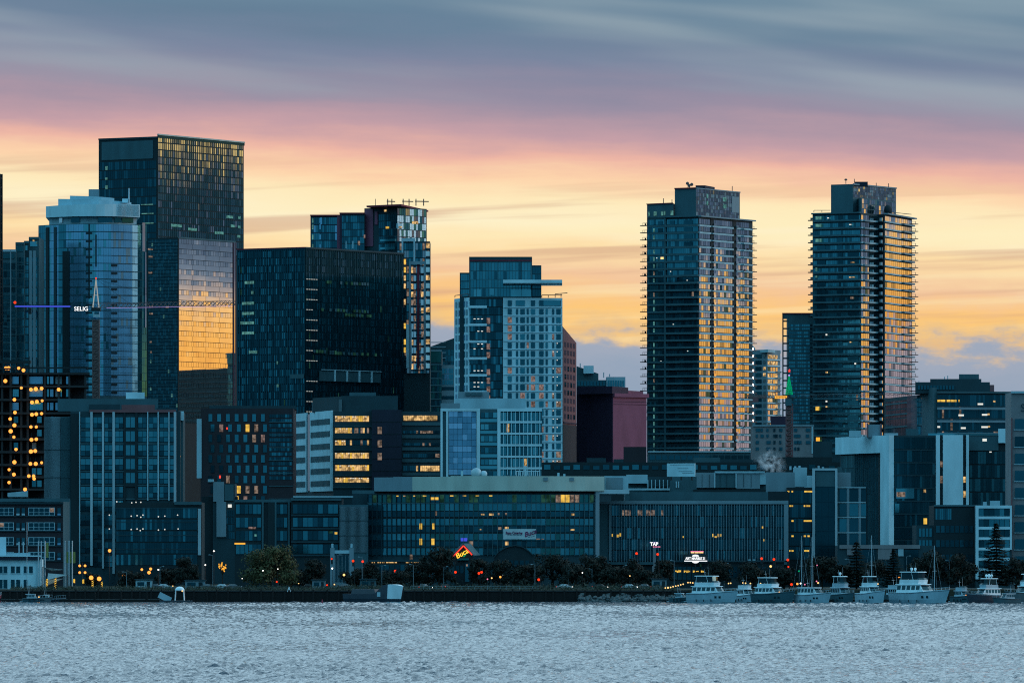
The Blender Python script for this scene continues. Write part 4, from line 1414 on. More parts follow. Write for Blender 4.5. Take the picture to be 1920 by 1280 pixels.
for k, (y0, y1, a0, a1) in enumerate(lit2):
    cells = spans(756, 824, 17, 0.4)
    for i, (a, b) in enumerate(cells):
        on = a0 <= i / 17 <= a1 and random.random() < (.95 if k in (0, 4) else .6)
        fr.b('window', ('lit_warm' if k in (0, 4) else 'lit_soft') if on else random.choice(['glass_ink', 'glass_black']), a, y0, b, y1, 0.15)
    fr.b('spandrel', 'teal_panel', 754, y1 + 3, 827, y1 + 9, 0.3)
prism('dark_bay', 'navy_panel', t, [(X(697, 2296), 2296), (X(753, 2296), 2296), (X(753, 2310), 2310), (X(697, 2310), 2310)], GZ, Zat(768, 2296))
fo = Face(t, (X(697, 2295.9), 2295.9), (X(753, 2295.9), 2295.9), 2296)
for y in (800, 825, 849):
    fo.b('lit_window', 'lit_soft', 708, y, 716, y + 13, 0.12)
for y in frange(790, 900, 23):
    fo.b('panel_joint', 'black_panel', 697.5, y, 752.5, y + 0.8, 0.06)
for (pts2, y0, m) in (([(586, 2330), (640, 2306), (700, 2306), (660, 2340)], 743, 'dark_panel'), ([(640, 2304), (746, 2304), (746, 2330), (640, 2330)], 742, 'dark_panel'), ([(655, 2308), (705, 2308), (705, 2326), (655, 2326)], 735, 'teal_panel')):
    prism('roof_storey', m, t, [(X(a, d), d) for a, d in pts2], Zat(771, 2306), Zat(y0, 2306))
prism('roof_storey', 'teal_panel', t, [(X(585, 2352), 2352), (X(641, 2303), 2303), (X(641, 2320), 2320), (X(600, 2360), 2360)], Zat(773, 2303), Zat(748, 2303))

# --- dark block with narrow scattered windows
t = bld('office_block', 'dark block with narrow windows, a few lit amber, mid left', 460, 2260)
f = flat(t, 376, 550, 2260, 765, 'dark_brick', 30)
prism('roof_storey', 'dark_panel', t, [(X(392, 2268), 2268), (X(556, 2268), 2268), (X(556, 2284), 2284), (X(392, 2284), 2284)], Zat(767, 2268), Zat(760, 2268))
f.b('pale_strip', 'pale_panel', 369, 785, 378, 896, 0.6)
litw = {(4, 1): 'lit_yellow', (5, 1): 'lit_soft', (7, 1): 'lit_pink', (5, 2): 'lit_soft', (6, 2): 'lit_pink', (7, 2): 'lit_soft', (2, 6): 'lit_soft', (3, 7): 'lit_yellow', (4, 7): 'lit_soft', (5, 7): 'lit_soft', (3, 8): 'lit_yellow', (4, 8): 'lit_pink', (1, 1): 'lit_pink'}
for j in range(9):
    for i in range(9):
        x = 391 + i * 16.4 + (4 if j % 2 else 0)
        y = 776 + j * 19.2
        if x > 500:
            continue
        m = litw.get((i, j)) or random.choice(['glass_teal_dim', 'glass_black', 'glass_teal_mid', 'glass_teal_dim'])
        f.b('window', m, x, y, x + 7, y + 14, 0.15)
f.panes(505, 775, 547, 900, 10, 14, ['glass_black', 'glass_teal_dim', 'glass_ink'], [2, 1, 2], 0.1, 0.3)
for y in frange(790, 940, 24):
    f.b('floor_slab', 'teal_panel', 504, y, 549, y + 1.4, 0.3)
f.b('lit_sign', 'neon_red', 424.5, 801, 427, 804.5, 0.2, 0.1)
f.b('lit_sign', 'neon_red', 411, 891, 414, 896, 0.2, 0.1)

# --- unfinished concrete block with work lamps
t = bld('unfinished_building', 'unfinished concrete building strung with orange work lamps, left edge', 60, 2310)
D = 2310
floors = [(699, 168), (723, 166), (748, 164), (773, 134), (798, 86), (822, 86), (846, 86), (870, 86), (893, 86), (916, 86)]
for (y, xr) in floors:
    prism('floor_slab', 'dark_concrete', t, [(X(-60, D), D), (X(xr, D), D), (X(xr, D + 26), D + 26), (X(-60, D + 26), D + 26)], Zat(y + 3.2, D), Zat(y - 1.2, D))
prism('core_wall', 'dark_concrete', t, [(X(-60, D + 14), D + 14), (X(160, D + 14), D + 14), (X(160, D + 24), D + 24), (X(-60, D + 24), D + 24)], GZ, Zat(700, D))
for x in (-30, 4, 20, 40, 52, 84):
    box('column', 'dark_concrete', t, (X(x, D + 1.2), D + 1.2, (GZ + Zat(700, D)) / 2), (0.7, 0.7, Zat(700, D) - GZ))
for x in (110, 130, 160):
    box('column', 'dark_concrete', t, (X(x, D + 1.2), D + 1.2, (Zat(772, D) + Zat(700, D)) / 2), (0.6, 0.6, Zat(700, D) - Zat(772, D)))
fb = Face(t, (X(-60, D + 4), D + 4), (X(168, D + 4), D + 4), D)
for k in range(3):
    y = floors[k][0]
    for (a, b) in ((22, 35), (52, 80), (88, 92), (94, 100), (104, 108), (110, 116), (124, 128)):
        fb.b('window', random.choice(['glass_blue', 'pale_panel', 'glass_teal', 'glass_blue']), a, y + 6, b, y + 20, 0.15)
for k in range(3, 9):
    y = floors[k][0]
    for (a, b) in ((26, 34), (60, 68), (70, 78), (88, 92), (96, 100), (104, 107)):
        if random.random() < .6 and b < floors[k + 1][1] + 30:
            fb.b('window', random.choice(['glass_teal_dim', 'glass_teal', 'pale_panel']), a, y + 7, b, y + 19, 0.15)
fb.b('scaffold_deck', 'black_panel', -20, 676, 60, 681, 4, 3)
fb.b('scaffold_deck', 'black_panel', -20, 690, 30, 693, 4, 3)
fb.b('scaffold_deck', 'black_panel', 40, 688, 166, 691, 2, 3)
for x in (2, 12, 22, 32, 44, 56):
    fb.b('scaffold_post', 'black_panel', x, 668, x + 1.2, 700, 0.3, 4)
prism('site_shed', 'pale_panel', t, [(X(14, 2300), 2300), (X(52, 2300), 2300), (X(52, 2306), 2306), (X(14, 2306), 2306)], Zat(931, 2300), 0, [Zat(923, 2300), Zat(919, 2300), Zat(919, 2300), Zat(923, 2300)])
wl_v, wl_f = ball_vf(0.62, 10, 6)
LAMP_ME = {}


def lamp_ball(name, r, mat, parent, loc):
    key = (round(r, 2), mat)
    if key not in LAMP_ME:
        V, Fc = ball_vf(r, 10, 6)
        me = bpy.data.meshes.new('bulb')
        me.from_pydata(V, [], Fc)
        me.materials.append(MAT[mat])
        me.polygons.foreach_set('use_smooth', [True] * len(me.polygons))
        LAMP_ME[key] = me
    o = bpy.data.objects.new(name, LAMP_ME[key])
    COL.objects.link(o)
    o.parent = parent
    o.location = loc
    CREATED.append((o, name))
    return o


WL = [(11, 690), (16, 690), (35, 690), (44, 694), (10, 714), (40, 727), (58, 730), (67, 729), (78, 728), (110, 730), (27, 749), (60, 754), (69, 753), (79, 751), (28, 773), (60, 777), (68, 776), (78, 775), (19, 785), (27, 797), (58, 800), (68, 800), (20, 808), (26, 819), (59, 824), (68, 823), (30, 842), (58, 846), (66, 845), (27, 866), (57, 869), (67, 869), (78, 867), (17, 880), (26, 889), (54, 892), (63, 892), (64, 897), (17, 904), (47, 917)]
ORD = ['topmost', 'second', 'third', 'fourth', 'fifth', 'sixth', 'seventh', 'eighth', 'ninth', 'tenth', 'eleventh', 'twelfth', 'thirteenth', 'fourteenth', 'fifteenth', 'sixteenth']
strings = {}
for (x, y) in WL:
    key = 'left' if x < 36 else ('middle' if x < 62 else 'right')
    strings.setdefault(key, []).append((y, x))
for key, lst in strings.items():
    for k, (y, x) in enumerate(sorted(lst)):
        Dl = 2308.5
        r = random.uniform(.46, .70)
        w = thing('work_lamp', '%s orange work lamp from the top in the %s string of the unfinished building' % (ORD[k], key), 'lamp', (X(x, Dl), Dl, Zat(y, Dl)), 'orange work lamps in the unfinished building')
        lamp_ball('bulb', r, 'lamp_orange', w, (0, 0, 0))
        tubes('cable', [((0, 0, r * .8), (0, 0.3, 2.2))], 0.05, 'black_panel', w, 4)

# --- left mid-rise with white vertical piers
t = bld('office_block', 'mid-rise with ribbed left wing and tall white vertical piers', 210, 2090)
D = 2090
f = flat(t, 132, 338, D, 770, 'dark_panel', 30)
prism('ribbed_wing', 'teal_panel', t, [(X(84, D + 6), D + 6), (X(134, D + 1), D + 1), (X(134, D + 25), D + 25), (X(84, D + 25), D + 25)], GZ, Zat(780, D))
fw_ = Face(t, (X(84, D + 6), D + 6), (X(134, D + 1), D + 1), D)
fin_row(fw_, 85, 113, 14, 781, 935, 'grey_panel', 0.16, 0.3, 'rib')
fin_row(fw_, 116, 132, 8, 781, 935, 'teal_panel', 0.16, 0.3, 'rib')
for y in (842, 894):
    fw_.b('joint', 'dark_panel', 84, y, 134, y + 1, 0.4)
f.b('recess', 'black_panel', 133.5, 775, 148, 1075, 0.2)
for j in range(11):
    y = 782 + j * 26
    yb = y + 20
    rng_ = [(151, 169), (175, 191), (196, 210.5), (216, 231), (259, 275), (279, 295), (299, 315), (319, 326)]
    for (a, b) in rng_:
        if y > 930 and a > 216:
            continue
        for (p, q) in spans(a, b, 2 if b - a > 10 else 1, 0.6):
            f.b('window', random.choice(['glass_teal_mid', 'glass_teal_dim', 'glass_black', 'glass_teal_dim', 'glass_teal_mid']), p, y, q, y + 11, 0.15)
            f.b('window', random.choice(['glass_teal_dim', 'glass_black', 'glass_ink']), p, y + 12, q, y + 20, 0.15)
    if y < 930:
        f.b('floor_slab', 'teal_panel', 150, yb + 2, 331, yb + 4.4, 0.25)
for (a, b, y1) in ((148.5, 150.5, 1060), (169.5, 174, 1060), (191.5, 195.2, 1065), (211, 215.6, 1075), (276, 278.2, 938), (295.6, 298, 938), (315.8, 318, 938), (326, 330.6, 945)):
    f.b('white_pier', 'metal_pale' if b - a > 3 else 'pale_panel', a, 772, b, y1, 0.7)
f.b('slot', 'black_panel', 232, 772, 235.5, 950, 0.5)
f.b('slot', 'black_panel', 253.5, 772, 258, 950, 0.5)
for y in (782, 808, 834, 860, 886):
    f.b('slot_window', 'glass_teal_mid', 236, y, 244, y + 19, 0.2, 0.1)
    f.b('slot_window', 'glass_teal_mid', 245, y, 253, y + 19, 0.2, 0.1)
    f.b('slot', 'black_panel', 235.5, y + 20, 253.5, y + 25.8, 0.45)
f.b('parapet', 'brown_brick', 168, 768, 330, 773, 0.6)
for (a, b, y0, y1, m) in ((108, 296, 746, 764, 'teal_panel'), (167, 224, 757, 770, 'dark_panel'), (228, 290, 758, 770, 'brown_brick'), (294, 330, 764, 772, 'dark_panel')):
    prism('roof_storey', m, t, [(X(a, D + 5), D + 5), (X(b, D + 5), D + 5), (X(b, D + 20), D + 20), (X(a, D + 20), D + 20)], Zat(y1 + 6, D), Zat(y0, D))
prism('roof_tank', 'white_panel', t, [(X(236, D + 8), D + 8), (X(271, D + 8), D + 8), (X(271, D + 14), D + 14), (X(236, D + 14), D + 14)], Zat(748, D), Zat(734, D))
prism('roof_box', 'white_panel', t, [(X(326, D + 2), D + 2), (X(344.5, D + 2), D + 2), (X(344.5, D + 9), D + 9), (X(326, D + 9), D + 9)], Zat(788, D), Zat(770, D))
for y in (798, 817, 836, 855, 876, 893):
    o = lamp_ball('stair_light', 0.25, 'lamp_warm', t, local(t, (X(337 + random.uniform(-1.5, 1.5), D + 1.5), D + 1.5, Zat(y, D))))
prism('stair_shaft', 'teal_panel', t, [(X(331, D + 3), D + 3), (X(343, D + 3), D + 3), (X(343, D + 20), D + 20), (X(331, D + 20), D + 20)], GZ, Zat(788, D))
f2 = flat(t, 216.5, 378, D - 8, 941, 'black_panel', 20, name='podium')
f2.b('roof_edge', 'teal_panel', 327, 940, 378, 946, 0.5)
f2.b('white_pier', 'metal_pale', 371.2, 953, 377, 1040, 0.5)
f2.panes(218, 950, 370, 1060, 34, 5, ['glass_ink', 'glass_black', 'glass_teal_dim'], [5, 2, .5], 0.05, 0.12)
for y in (952, 977, 1002, 1028):
    f2.b('floor_slab', 'dark_panel', 217, y, 371, y + 1.6, 0.3)
for (x, y) in [(219, 940), (247, 942), (255, 941), (264, 941), (205, 965), (246, 967), (257, 966), (264, 969), (268, 965), (297, 968), (309, 967), (333, 965), (205, 991), (246, 992), (257, 991), (263, 994), (268, 991), (297, 993), (309, 992), (334, 991)]:
    o = lamp_ball('ceiling_light', 0.2, 'lit_white', t, local(t, (X(x, D - 8.6), D - 8.6, Zat(y, D - 8.6))))

# --- pale block in front of the dark one
t = bld('service_block', 'narrow pale blue block between the pier mid-rise and dark block', 415, 2180)
f = flat(t, 399, 440, 2180, 906, 'dark_panel', 16)
f.b('cladding', 'grey_panel', 400, 903, 420, 940, 0.6)
f.b('cladding', 'grey_panel', 406, 940, 424, 1006, 0.6)
f.b('cladding', 'teal_panel', 421, 908, 438, 938, 0.5)
f.b('cladding', 'pale_panel', 390, 898, 401, 903, 1.0)
f.b('lit_sign', 'lit_white', 427.5, 945, 434.5, 951, 0.3, 0.4)
prism('lower_wall', 'black_panel', t, [(X(378, 2182), 2182), (X(446, 2182), 2182), (X(446, 2196), 2196), (X(378, 2196), 2196)], GZ, Zat(930, 2182))
f.panes(424, 955, 440, 1010, 4, 4, ['glass_ink', 'glass_black'], [1, 1])

# --- white framed building, right
t = bld('office_block', 'modern block with wide white frame over teal glass, right side', 1676, 2110)
D = 2110
fl, fr, fp = corner(t, 1575, 1676, 1816, D, 4, 815, 'dark_panel', depth_l=46)
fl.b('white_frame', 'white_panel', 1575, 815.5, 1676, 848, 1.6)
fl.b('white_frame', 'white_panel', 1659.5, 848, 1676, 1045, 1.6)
fl.b('slot', 'black_panel', 1649, 848, 1659, 1060, 0.4)
fl.panes(1577, 850, 1648, 1050, 30, 8, ['glass_teal_mid', 'glass_teal', 'glass_teal_dim'], [5, 1, 3], 0.14, 0.04)
fin_row(fl, 1604, 1648, 12, 850, 1050, 'teal_panel', 0.12, 0.4)
fr.panes(1677, 818, 1753, 1060, 16, 10, ['glass_ink', 'glass_black', 'glass_teal_dim'], [5, 2, 0.5], 0.05, 0.1)
for y in (842, 866, 890, 914, 938, 962):
    fr.b('floor_slab', 'dark_panel', 1677, y, 1753, y + 2, 0.3)
fr.b('window', 'glass_teal', 1680, 915, 1714, 934, 0.2, 0.1)
fr.b('lit_window', 'lit_soft', 1681, 922, 1697, 931, 0.2, 0.2)
fr.b('lit_window', 'lit_warm', 1731.5, 917, 1736, 923, 0.2, 0.1)
fr.b('lit_window', 'lit_yellow', 1731.5, 971, 1738, 982, 0.2, 0.1)
fr.b('window', 'glass_teal', 1678, 944, 1686, 961, 0.2, 0.1)
fr.b('white_pier', 'white_panel', 1754.5, 815, 1761.6, 1045, 0.9)
fr.b('white_pier', 'white_panel', 1811, 815, 1816, 1045, 0.9)
fr.b('white_wall', 'white_panel', 1767.6, 815, 1805, 1045, 0.9)
for (a, b) in ((1761.8, 1767.4), (1805.2, 1810.8)):
    fr.b('slot', 'black_panel', a, 815, b, 1045, 0.2)
for (x, y0, y1) in ((1763, 864, 875), (1763, 892, 905), (1806, 893, 904), (1806, 920, 932)):
    fr.b('lit_window', 'lit_soft' if x < 1800 else 'lit_warm', x, y0, x + 4, y1, 0.2, 0.2)
f4 = flat(t, 1816, 1898, D + 8, 830, 'black_panel', 24, name='wing')
f4.panes(1818, 845, 1890, 1050, 14, 8, ['glass_ink', 'glass_black', 'glass_teal_dim'], [4, 2, 1.2], 0.05, 0.1)
f4.b('roof_band', 'teal_panel', 1816, 813, 1872, 844, 0.4)
f4.b('roof_band', 'glass_teal', 1740, 812, 1898, 816, 0.6)
f4.b('white_box', 'white_panel', 1871.5, 803.5, 1897, 830, 1.4)
f4.b('lit_window', 'lit_white', 1842, 822, 1850, 827, 0.2, 0.3)
f4.b('lit_window', 'lit_white', 1855, 846, 1859, 848, 0.2, 0.3)
for (a, b, y0, m) in ((1592, 1614, 805.5, 'pale_panel'), (1626, 1652, 794, 'grey_panel'), (1658, 1684, 810, 'metal_pale'), (1699, 1722, 802, 'teal_panel')):
    prism('roof_unit', m, t, [(X(a, D + 14), D + 14), (X(b, D + 14), D + 14), (X(b, D + 20), D + 20), (X(a, D + 20), D + 20)], Zat(818, D), Zat(y0, D))
for x in (1625.5, 1650.5):
    box('roof_flue', 'brown_brick', t, (X(x + 1, D + 13.6), D + 13.6, Zat(805, D)), (0.4, 0.4, 4.2))

# --- framed glass bays
t = bld('office_block', 'dark glass offices with one tall pale framed bay, right centre', 1545, 2050)
D = 2050
f = flat(t, 1476, 1626, D, 913, 'black_panel', 24)
f.panes(1480, 918, 1522, 1050, 10, 5, ['glass_ink', 'glass_black'], [3, 1], 0.05, 0.1)
for (y, xs) in ((921, ((1476, 1480), (1484, 1487), (1508, 1523))), (948, ((1480, 1483), (1484, 1487), (1507, 1510), (1512, 1519))), (976, ((1484, 1488), (1507, 1522))), (1004.5, ((1484, 1488), (1507, 1511), (1514, 1518))), (1032, ((1480, 1482), (1484, 1488), (1508, 1517)))):
    for (a, b) in xs:
        f.b('lit_window', 'lit_yellow', a, y - 1.5, b, y + 1.5, 0.15, 0.1)
prism('framed_bay', 'glass_ink', t, [(X(1523, D - 3), D - 3), (X(1570, D - 3), D - 3), (X(1570, D + 10), D + 10), (X(1523, D + 10), D + 10)], GZ, Zat(880, D))
fo = Face(t, (X(1523, D - 3), D - 3), (X(1570, D - 3), D - 3), D - 3)
fo.b('bay_frame', 'metal_pale', 1523, 877.5, 1528, 1050, 0.6)
fo.b('bay_frame', 'metal_pale', 1565.6, 877.5, 1570, 1048, 0.6)
fo.b('bay_frame', 'metal_pale', 1528, 877.5, 1565.6, 881.5, 0.6)
fo.b('bay_panel', 'teal_panel', 1529, 883, 1565, 911.5, 0.2)
for y in frange(915, 1050, 27.5):
    for (a, b) in spans(1529, 1565, 3, 0.7):
        fo.b('window', 'glass_ink', a, y, b, y + 25, 0.15)
f.b('bay_panel', 'teal_panel', 1571, 914, 1624, 1050, 0.12)
for (a, b) in ((1574, 1587.5), (1592.5, 1609), (1614.5, 1624)):
    f.grid('window', [(a, b)], [(916, 939), (944, 967), (972, 996), (1000, 1022), (1026, 1048)], None, 0.12, 0.12, 0, lambda i, j: random.choice(['glass_black', 'glass_ink', 'glass_teal_dim']))
for y in (913.5, 941.5, 969.5, 998):
    f.b('white_beam', 'pale_panel', 1570, y - 1, 1623, y + 1, 0.7)
for x in (1587.6, 1609.6):
    f.b('white_pier', 'grey_panel', x, 914, x + 4.6, 1050, 0.6)
for (a, b, y0, y1, m) in ((1436, 1490, 884, 916, 'grey_panel'), (1487, 1513, 875, 906, 'pale_panel'), (1508, 1523, 890, 916, 'white_panel'), (1570, 1595, 884, 909, 'grey_panel'), (1570, 1578, 874, 886, 'teal_panel')):
    prism('roof_unit', m, t, [(X(a, D + 5), D + 5), (X(b, D + 5), D + 5), (X(b, D + 15), D + 15), (X(a, D + 15), D + 15)], Zat(y1 + 6, D), Zat(y0, D))
for x in (1480, 1489, 1497, 1533, 1541):
    prism('roof_vent', 'metal_pale', t, [(X(x, D + 7), D + 7), (X(x + 4, D + 7), D + 7), (X(x + 4, D + 9), D + 9), (X(x, D + 9), D + 9)], Zat(880, D), Zat(872 + (x % 3), D))

# --- low roofs with machinery behind the finned building
t = bld('low_block', 'low pale roofs with machinery boxes above the finned building', 1330, 2130)
D = 2130
f = flat(t, 1172, 1485, D, 905, 'teal_panel', 24)
for (a, b, y0, y1, m) in ((1174, 1214, 889, 906, 'pale_panel'), (1212, 1256, 893, 912, 'dark_panel'), (1254, 1306, 893, 922, 'teal_panel'), (1305, 1342, 885, 914, 'grey_panel'), (1341, 1381, 884, 914, 'teal_panel'), (1380, 1425, 886, 916, 'grey_panel'), (1424, 1436, 886, 908, 'pale_panel')):
    prism('roof_unit', m, t, [(X(a, D - 3), D - 3), (X(b, D - 3), D - 3), (X(b, D + 12), D + 12), (X(a, D + 12), D + 12)], Zat(y1, D), Zat(y0, D))
fo = Face(t, (X(1174, D - 3.1), D - 3.1), (X(1485, D - 3.1), D - 3.1), D - 3)
for x in (1214, 1221, 1228, 1236, 1243, 1251):
    fo.b('roof_post', 'pale_panel', x, 899, x + 1.6, 915, 0.3)
fo.b('roof_beam', 'pale_panel', 1174, 915, 1256, 918.5, 0.4)
for x in (1267, 1271, 1338.5, 1379):
    fo.b('roof_post', 'pale_panel', x, 886 if x > 1300 else 902, x + 2.4, 914, 0.3)
fo.b('roof_beam', 'pale_panel', 1340, 883, 1434, 886.5, 0.4)
for x in (1316, 1330, 1350, 1362, 1394, 1408):
    fo.b('unit_seam', 'dark_panel', x, 889, x + 0.8, 913, 0.06)
fo.b('long_slot', 'black_panel', 1300, 917, 1480, 922, 0.3)

# --- dark base row behind, closing gaps under the towers
t = bld('low_block', 'long dark low block under the balcony towers', 1330, 2420)
f = flat(t, 1010, 1580, 2420, 866, 'black_panel', 20)
for k in range(30):
    x = 1020 + k * 18.4
    f.b('window', random.choice(['glass_black', 'glass_ink', 'glass_teal_dim']), x, 871 + (k % 3), x + 12, 880, 0.15)
for (a, b, y0, m) in ((1100, 1136, 858, 'dark_panel'), (1169, 1212, 837, 'dark_brick'), (1150, 1172, 860, 'dark_panel'), (1300, 1350, 857, 'teal_panel'), (1345, 1420, 860, 'dark_panel'), (1436, 1560, 856, 'black_panel'), (1524, 1560, 826, 'dark_panel')):
    prism('roof_storey', m, t, [(X(a, 2424), 2424), (X(b, 2424), 2424), (X(b, 2434), 2434), (X(a, 2434), 2434)], Zat(868, 2424), Zat(y0, 2424))

# --- billboard
t = bld('billboard', 'white rooftop billboard with faint dark lines', 1277, 2115, 'billboard', Zat(893, 2115))
f = Face(t, (X(1252, 2118), 2118), (X(1304, 2113), 2113), 2113)
f.b('board', 'white_panel', 1252, 868, 1304, 893, 0.5)
for (x0, x1, y) in ((1272, 1292, 877.5), (1274, 1300, 883), (1281, 1302, 886), (1258, 1303, 870.5)):
    f.b('printed_line', 'grey_panel', x0, y - 0.5, x1, y + 0.5, 0.05, 0.5)
for x in (1258, 1277, 1297):
    f.b('post', 'metal_dark', x, 893, x + 2, 900, 0.4)

# ================================================================== the waterfront row
# --- taupe tower at the right edge
t = bld('stone_tower', 'taupe stone building with square dark windows at the right edge', 1915, 1992)
f = flat(t, 1896, 1990, 1992, 734, 'taupe_stone', 24)
for k in range(10):
    y = 786 + k * 32 if k else 785
    f.grid('window', [(1903, 1920), (1927, 1944), (1951, 1968)], [(y, y + 19)], None, 0.15, 0, 0, lambda i, j: random.choice(['glass_ink', 'glass_black']))
    f.b('sill', 'pale_panel', 1901, y + 19.5, 1990, y + 21, 0.3)
f.b('corner_trim', 'brown_brick', 1895.6, 783, 1898, 1090, 0.4)
f.b('cornice', 'pale_panel', 1895.6, 733, 1990, 737, 0.6)
text('S', 3.2, 'dark_panel', t, (X(1918, 1991.7), 1991.7, Zat(765, 1992)), name='wall_letter')

# --- dark block and white-banded block
t = bld('office_block', 'plain dark block left of the white-banded waterfront block', 1790, 1990)
f = flat(t, 1751, 1830, 1990, 947, 'black_panel', 24)
f.b('roof_edge', 'teal_panel', 1751, 946, 1830, 949, 0.4)
f.panes(1754, 952, 1784, 975, 8, 1, ['glass_teal_dim', 'glass_black'], [1, 1])
f.grid('window', spans(1754, 1826, 8, 2), [(985, 998), (1012, 1025), (1039, 1052)], None, 0.15, 0, 0, lambda i, j: random.choice(['glass_ink', 'glass_ink', 'glass_black']))
f2 = flat(t, 1718, 1752, 1992, 984, 'dark_panel', 20, name='side_wing')
f2.grid('window', spans(1722, 1748, 4, 2), [(990, 1006), (1012, 1028)], 'glass_teal_dim', 0.15)
t = bld('office_block', 'white-banded waterfront block with dark window strips, far right', 1862, 1984)
f = flat(t, 1829, 1897, 1984, 947, 'dark_panel', 22)
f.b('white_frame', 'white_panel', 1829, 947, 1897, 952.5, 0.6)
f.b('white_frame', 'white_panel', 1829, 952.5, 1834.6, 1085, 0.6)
f.b('white_frame', 'white_panel', 1893.4, 952.5, 1897, 1030, 0.6)
for k in range(6):
    y = 953.5 + k * 19.5
    for (a, b) in spans(1835, 1893, 6, 0.8):
        f.b('window', random.choice(['glass_ink', 'glass_black', 'glass_teal_dim', 'glass_teal_mid']), a, y, b, y + 13.6, 0.15)
    f.b('white_band', 'white_panel', 1834.6, y + 14, 1893.4, y + 19, 0.5)
for (a, b, y0) in ((1843, 1850, 940), (1856, 1875, 938)):
    prism('roof_unit', 'pale_panel', t, [(X(a, 1990), 1990), (X(b, 1990), 1990), (X(b, 1995), 1995), (X(a, 1995), 1995)], Zat(948, 1990), Zat(y0, 1990))

# --- low pale sheds behind the marina
t = bld('boat_shed', 'low lilac-grey shed behind the marina conifers', 1650, 1975)
f = flat(t, 1570, 1752, 1975, 1022, 'dark_panel', 14)
f.b('fascia', 'taupe_stone', 1574, 1021, 1725, 1028, 0.5)
for (a, b, y1, m) in ((1588, 1602, 1040, 'taupe_stone'), (1646, 1672, 1048, 'taupe_stone'), (1684, 1694, 1042, 'pale_panel')):
    f.b('wall_panel', m, a, 1028, b, y1, 0.35)
for (a, b) in ((1604, 1642), (1674, 1683), (1696, 1722)):
    f.b('opening', 'glass_ink', a, 1030, b, 1080, 0.2)

# --- finned building
t = bld('finned_block', 'long dark building screened by close vertical fins', 1300, 2022)
D = 2022
f = flat(t, 1120, 1478, D, 937, 'black_panel', 26)
f.b('roof_band', 'grey_panel', 1121, 938, 1478, 944.5, 0.9)
f.panes(1124, 946, 1476, 1052, 88, 5, ['glass_ink', 'glass_black', 'glass_teal_dim', 'lit_soft'], [6, 3, 1.0, 0.03], 0.1, 0.08)
for (a, b) in spans(1166, 1256, 16, 1.4):
    if random.random() < .75:
        f.b('lit_window', 'lit_soft', a, 956, b, 966, 0.08, 0.06)
for (x, y, w, h) in ((1143, 1003, 3, 6), (1148, 1003, 2, 5), (1158, 1004, 4, 5), (1163, 1002, 3, 6), (1337, 1003, 2.6, 6), (1342, 1006, 4, 3), (1347, 1003, 2.6, 6), (1352, 1003, 2, 5), (1281, 1006, 2, 3), (1430, 988, 3, 4), (1432, 1012, 2, 4)):
    f.b('lit_window', 'lit_yellow', x - w / 2, y - h / 2, x + w / 2, y + h / 2, 0.08, 0.06)
fin_row(f, 1146, 1470, 66, 945, 1053, 'grey_panel', 0.13, 0.8)
f.b('end_pier', 'teal_panel', 1122, 945, 1142, 1055, 0.5)
f.b('end_pier', 'grey_panel', 1470, 945, 1478, 1050, 0.9)
f.b('end_pier', 'grey_panel', 1142, 945, 1145, 1050, 0.9)
prism('roof_storey', 'teal_panel', t, [(X(1180, D + 5), D + 5), (X(1440, D + 5), D + 5), (X(1440, D + 18), D + 18), (X(1180, D + 18), D + 18)], Zat(938, D), Zat(921, D))
prism('roof_storey', 'black_panel', t, [(X(1440, D + 5), D + 5), (X(1478, D + 5), D + 5), (X(1478, D + 18), D + 18), (X(1440, D + 18), D + 18)], Zat(938, D), Zat(920, D))
f.b('ground_floor', 'teal_panel', 1122, 1053, 1478, 1058, 1.2)

# --- broad curved building with the banner
t = bld('banner_building', 'broad office building with curved cream fascia above glass floors', 905, 2000)
D = 2000
nseg = 12
xs = [690 + (1122 - 690) * i / nseg for i in range(nseg + 1)]


def bow(px, push=0.0):
    d = D + 14 * ((px - 960) / 270.0) ** 2 + push
    return (X(px, d), d)


pts = [bow(x) for x in xs]
prism('wall', 'dark_panel', t, pts + [(X(1122, D + 50), D + 50), (X(690, D + 50), D + 50)], GZ, Zat(924, D))
fx = [701 + (1133 - 701) * i / nseg for i in range(nseg + 1)]
fp_ = [bow(x, -1.6) for x in fx]
n = len(fp_)
for i in range(nseg):
    q = [fp_[i], fp_[i + 1], bow(fx[i + 1], 16), bow(fx[i], 16)]
    prism('fascia_panel', 'cream_panel' if i > 3 else 'grey_panel' if i < 2 else 'cream_panel', t, q, Zat(920, D), Zat(891.5 if i > 3 else 893, D))
f_r = flat(t, 1133.4, 1178, D + 10, 892, 'pale_panel', 14, name='fascia_end', bottom=918)
f_r.b('louvre_panel', 'grey_panel', 1137, 895, 1168, 916, 0.2)
for x in (1023, 1072):
    p = bow(x, -1.75)
    box('fascia_vent', 'grey_panel', t, (p[0], p[1], Zat(898, D)), (1.3, 0.12, 1.0))
prism('soffit', 'black_panel', t, [bow(x, 0.8) for x in fx] + [bow(1133, 14), bow(701, 14)], Zat(924.6, D), Zat(919.8, D))
rowsb = [(927, 941, 'v'), (944, 957, 's'), (958.5, 968, 'v'), (972, 984, 's'), (986, 997, 'v'), (1000, 1012, 's'), (1014, 1024, 'v'), (1027, 1040, 's')]
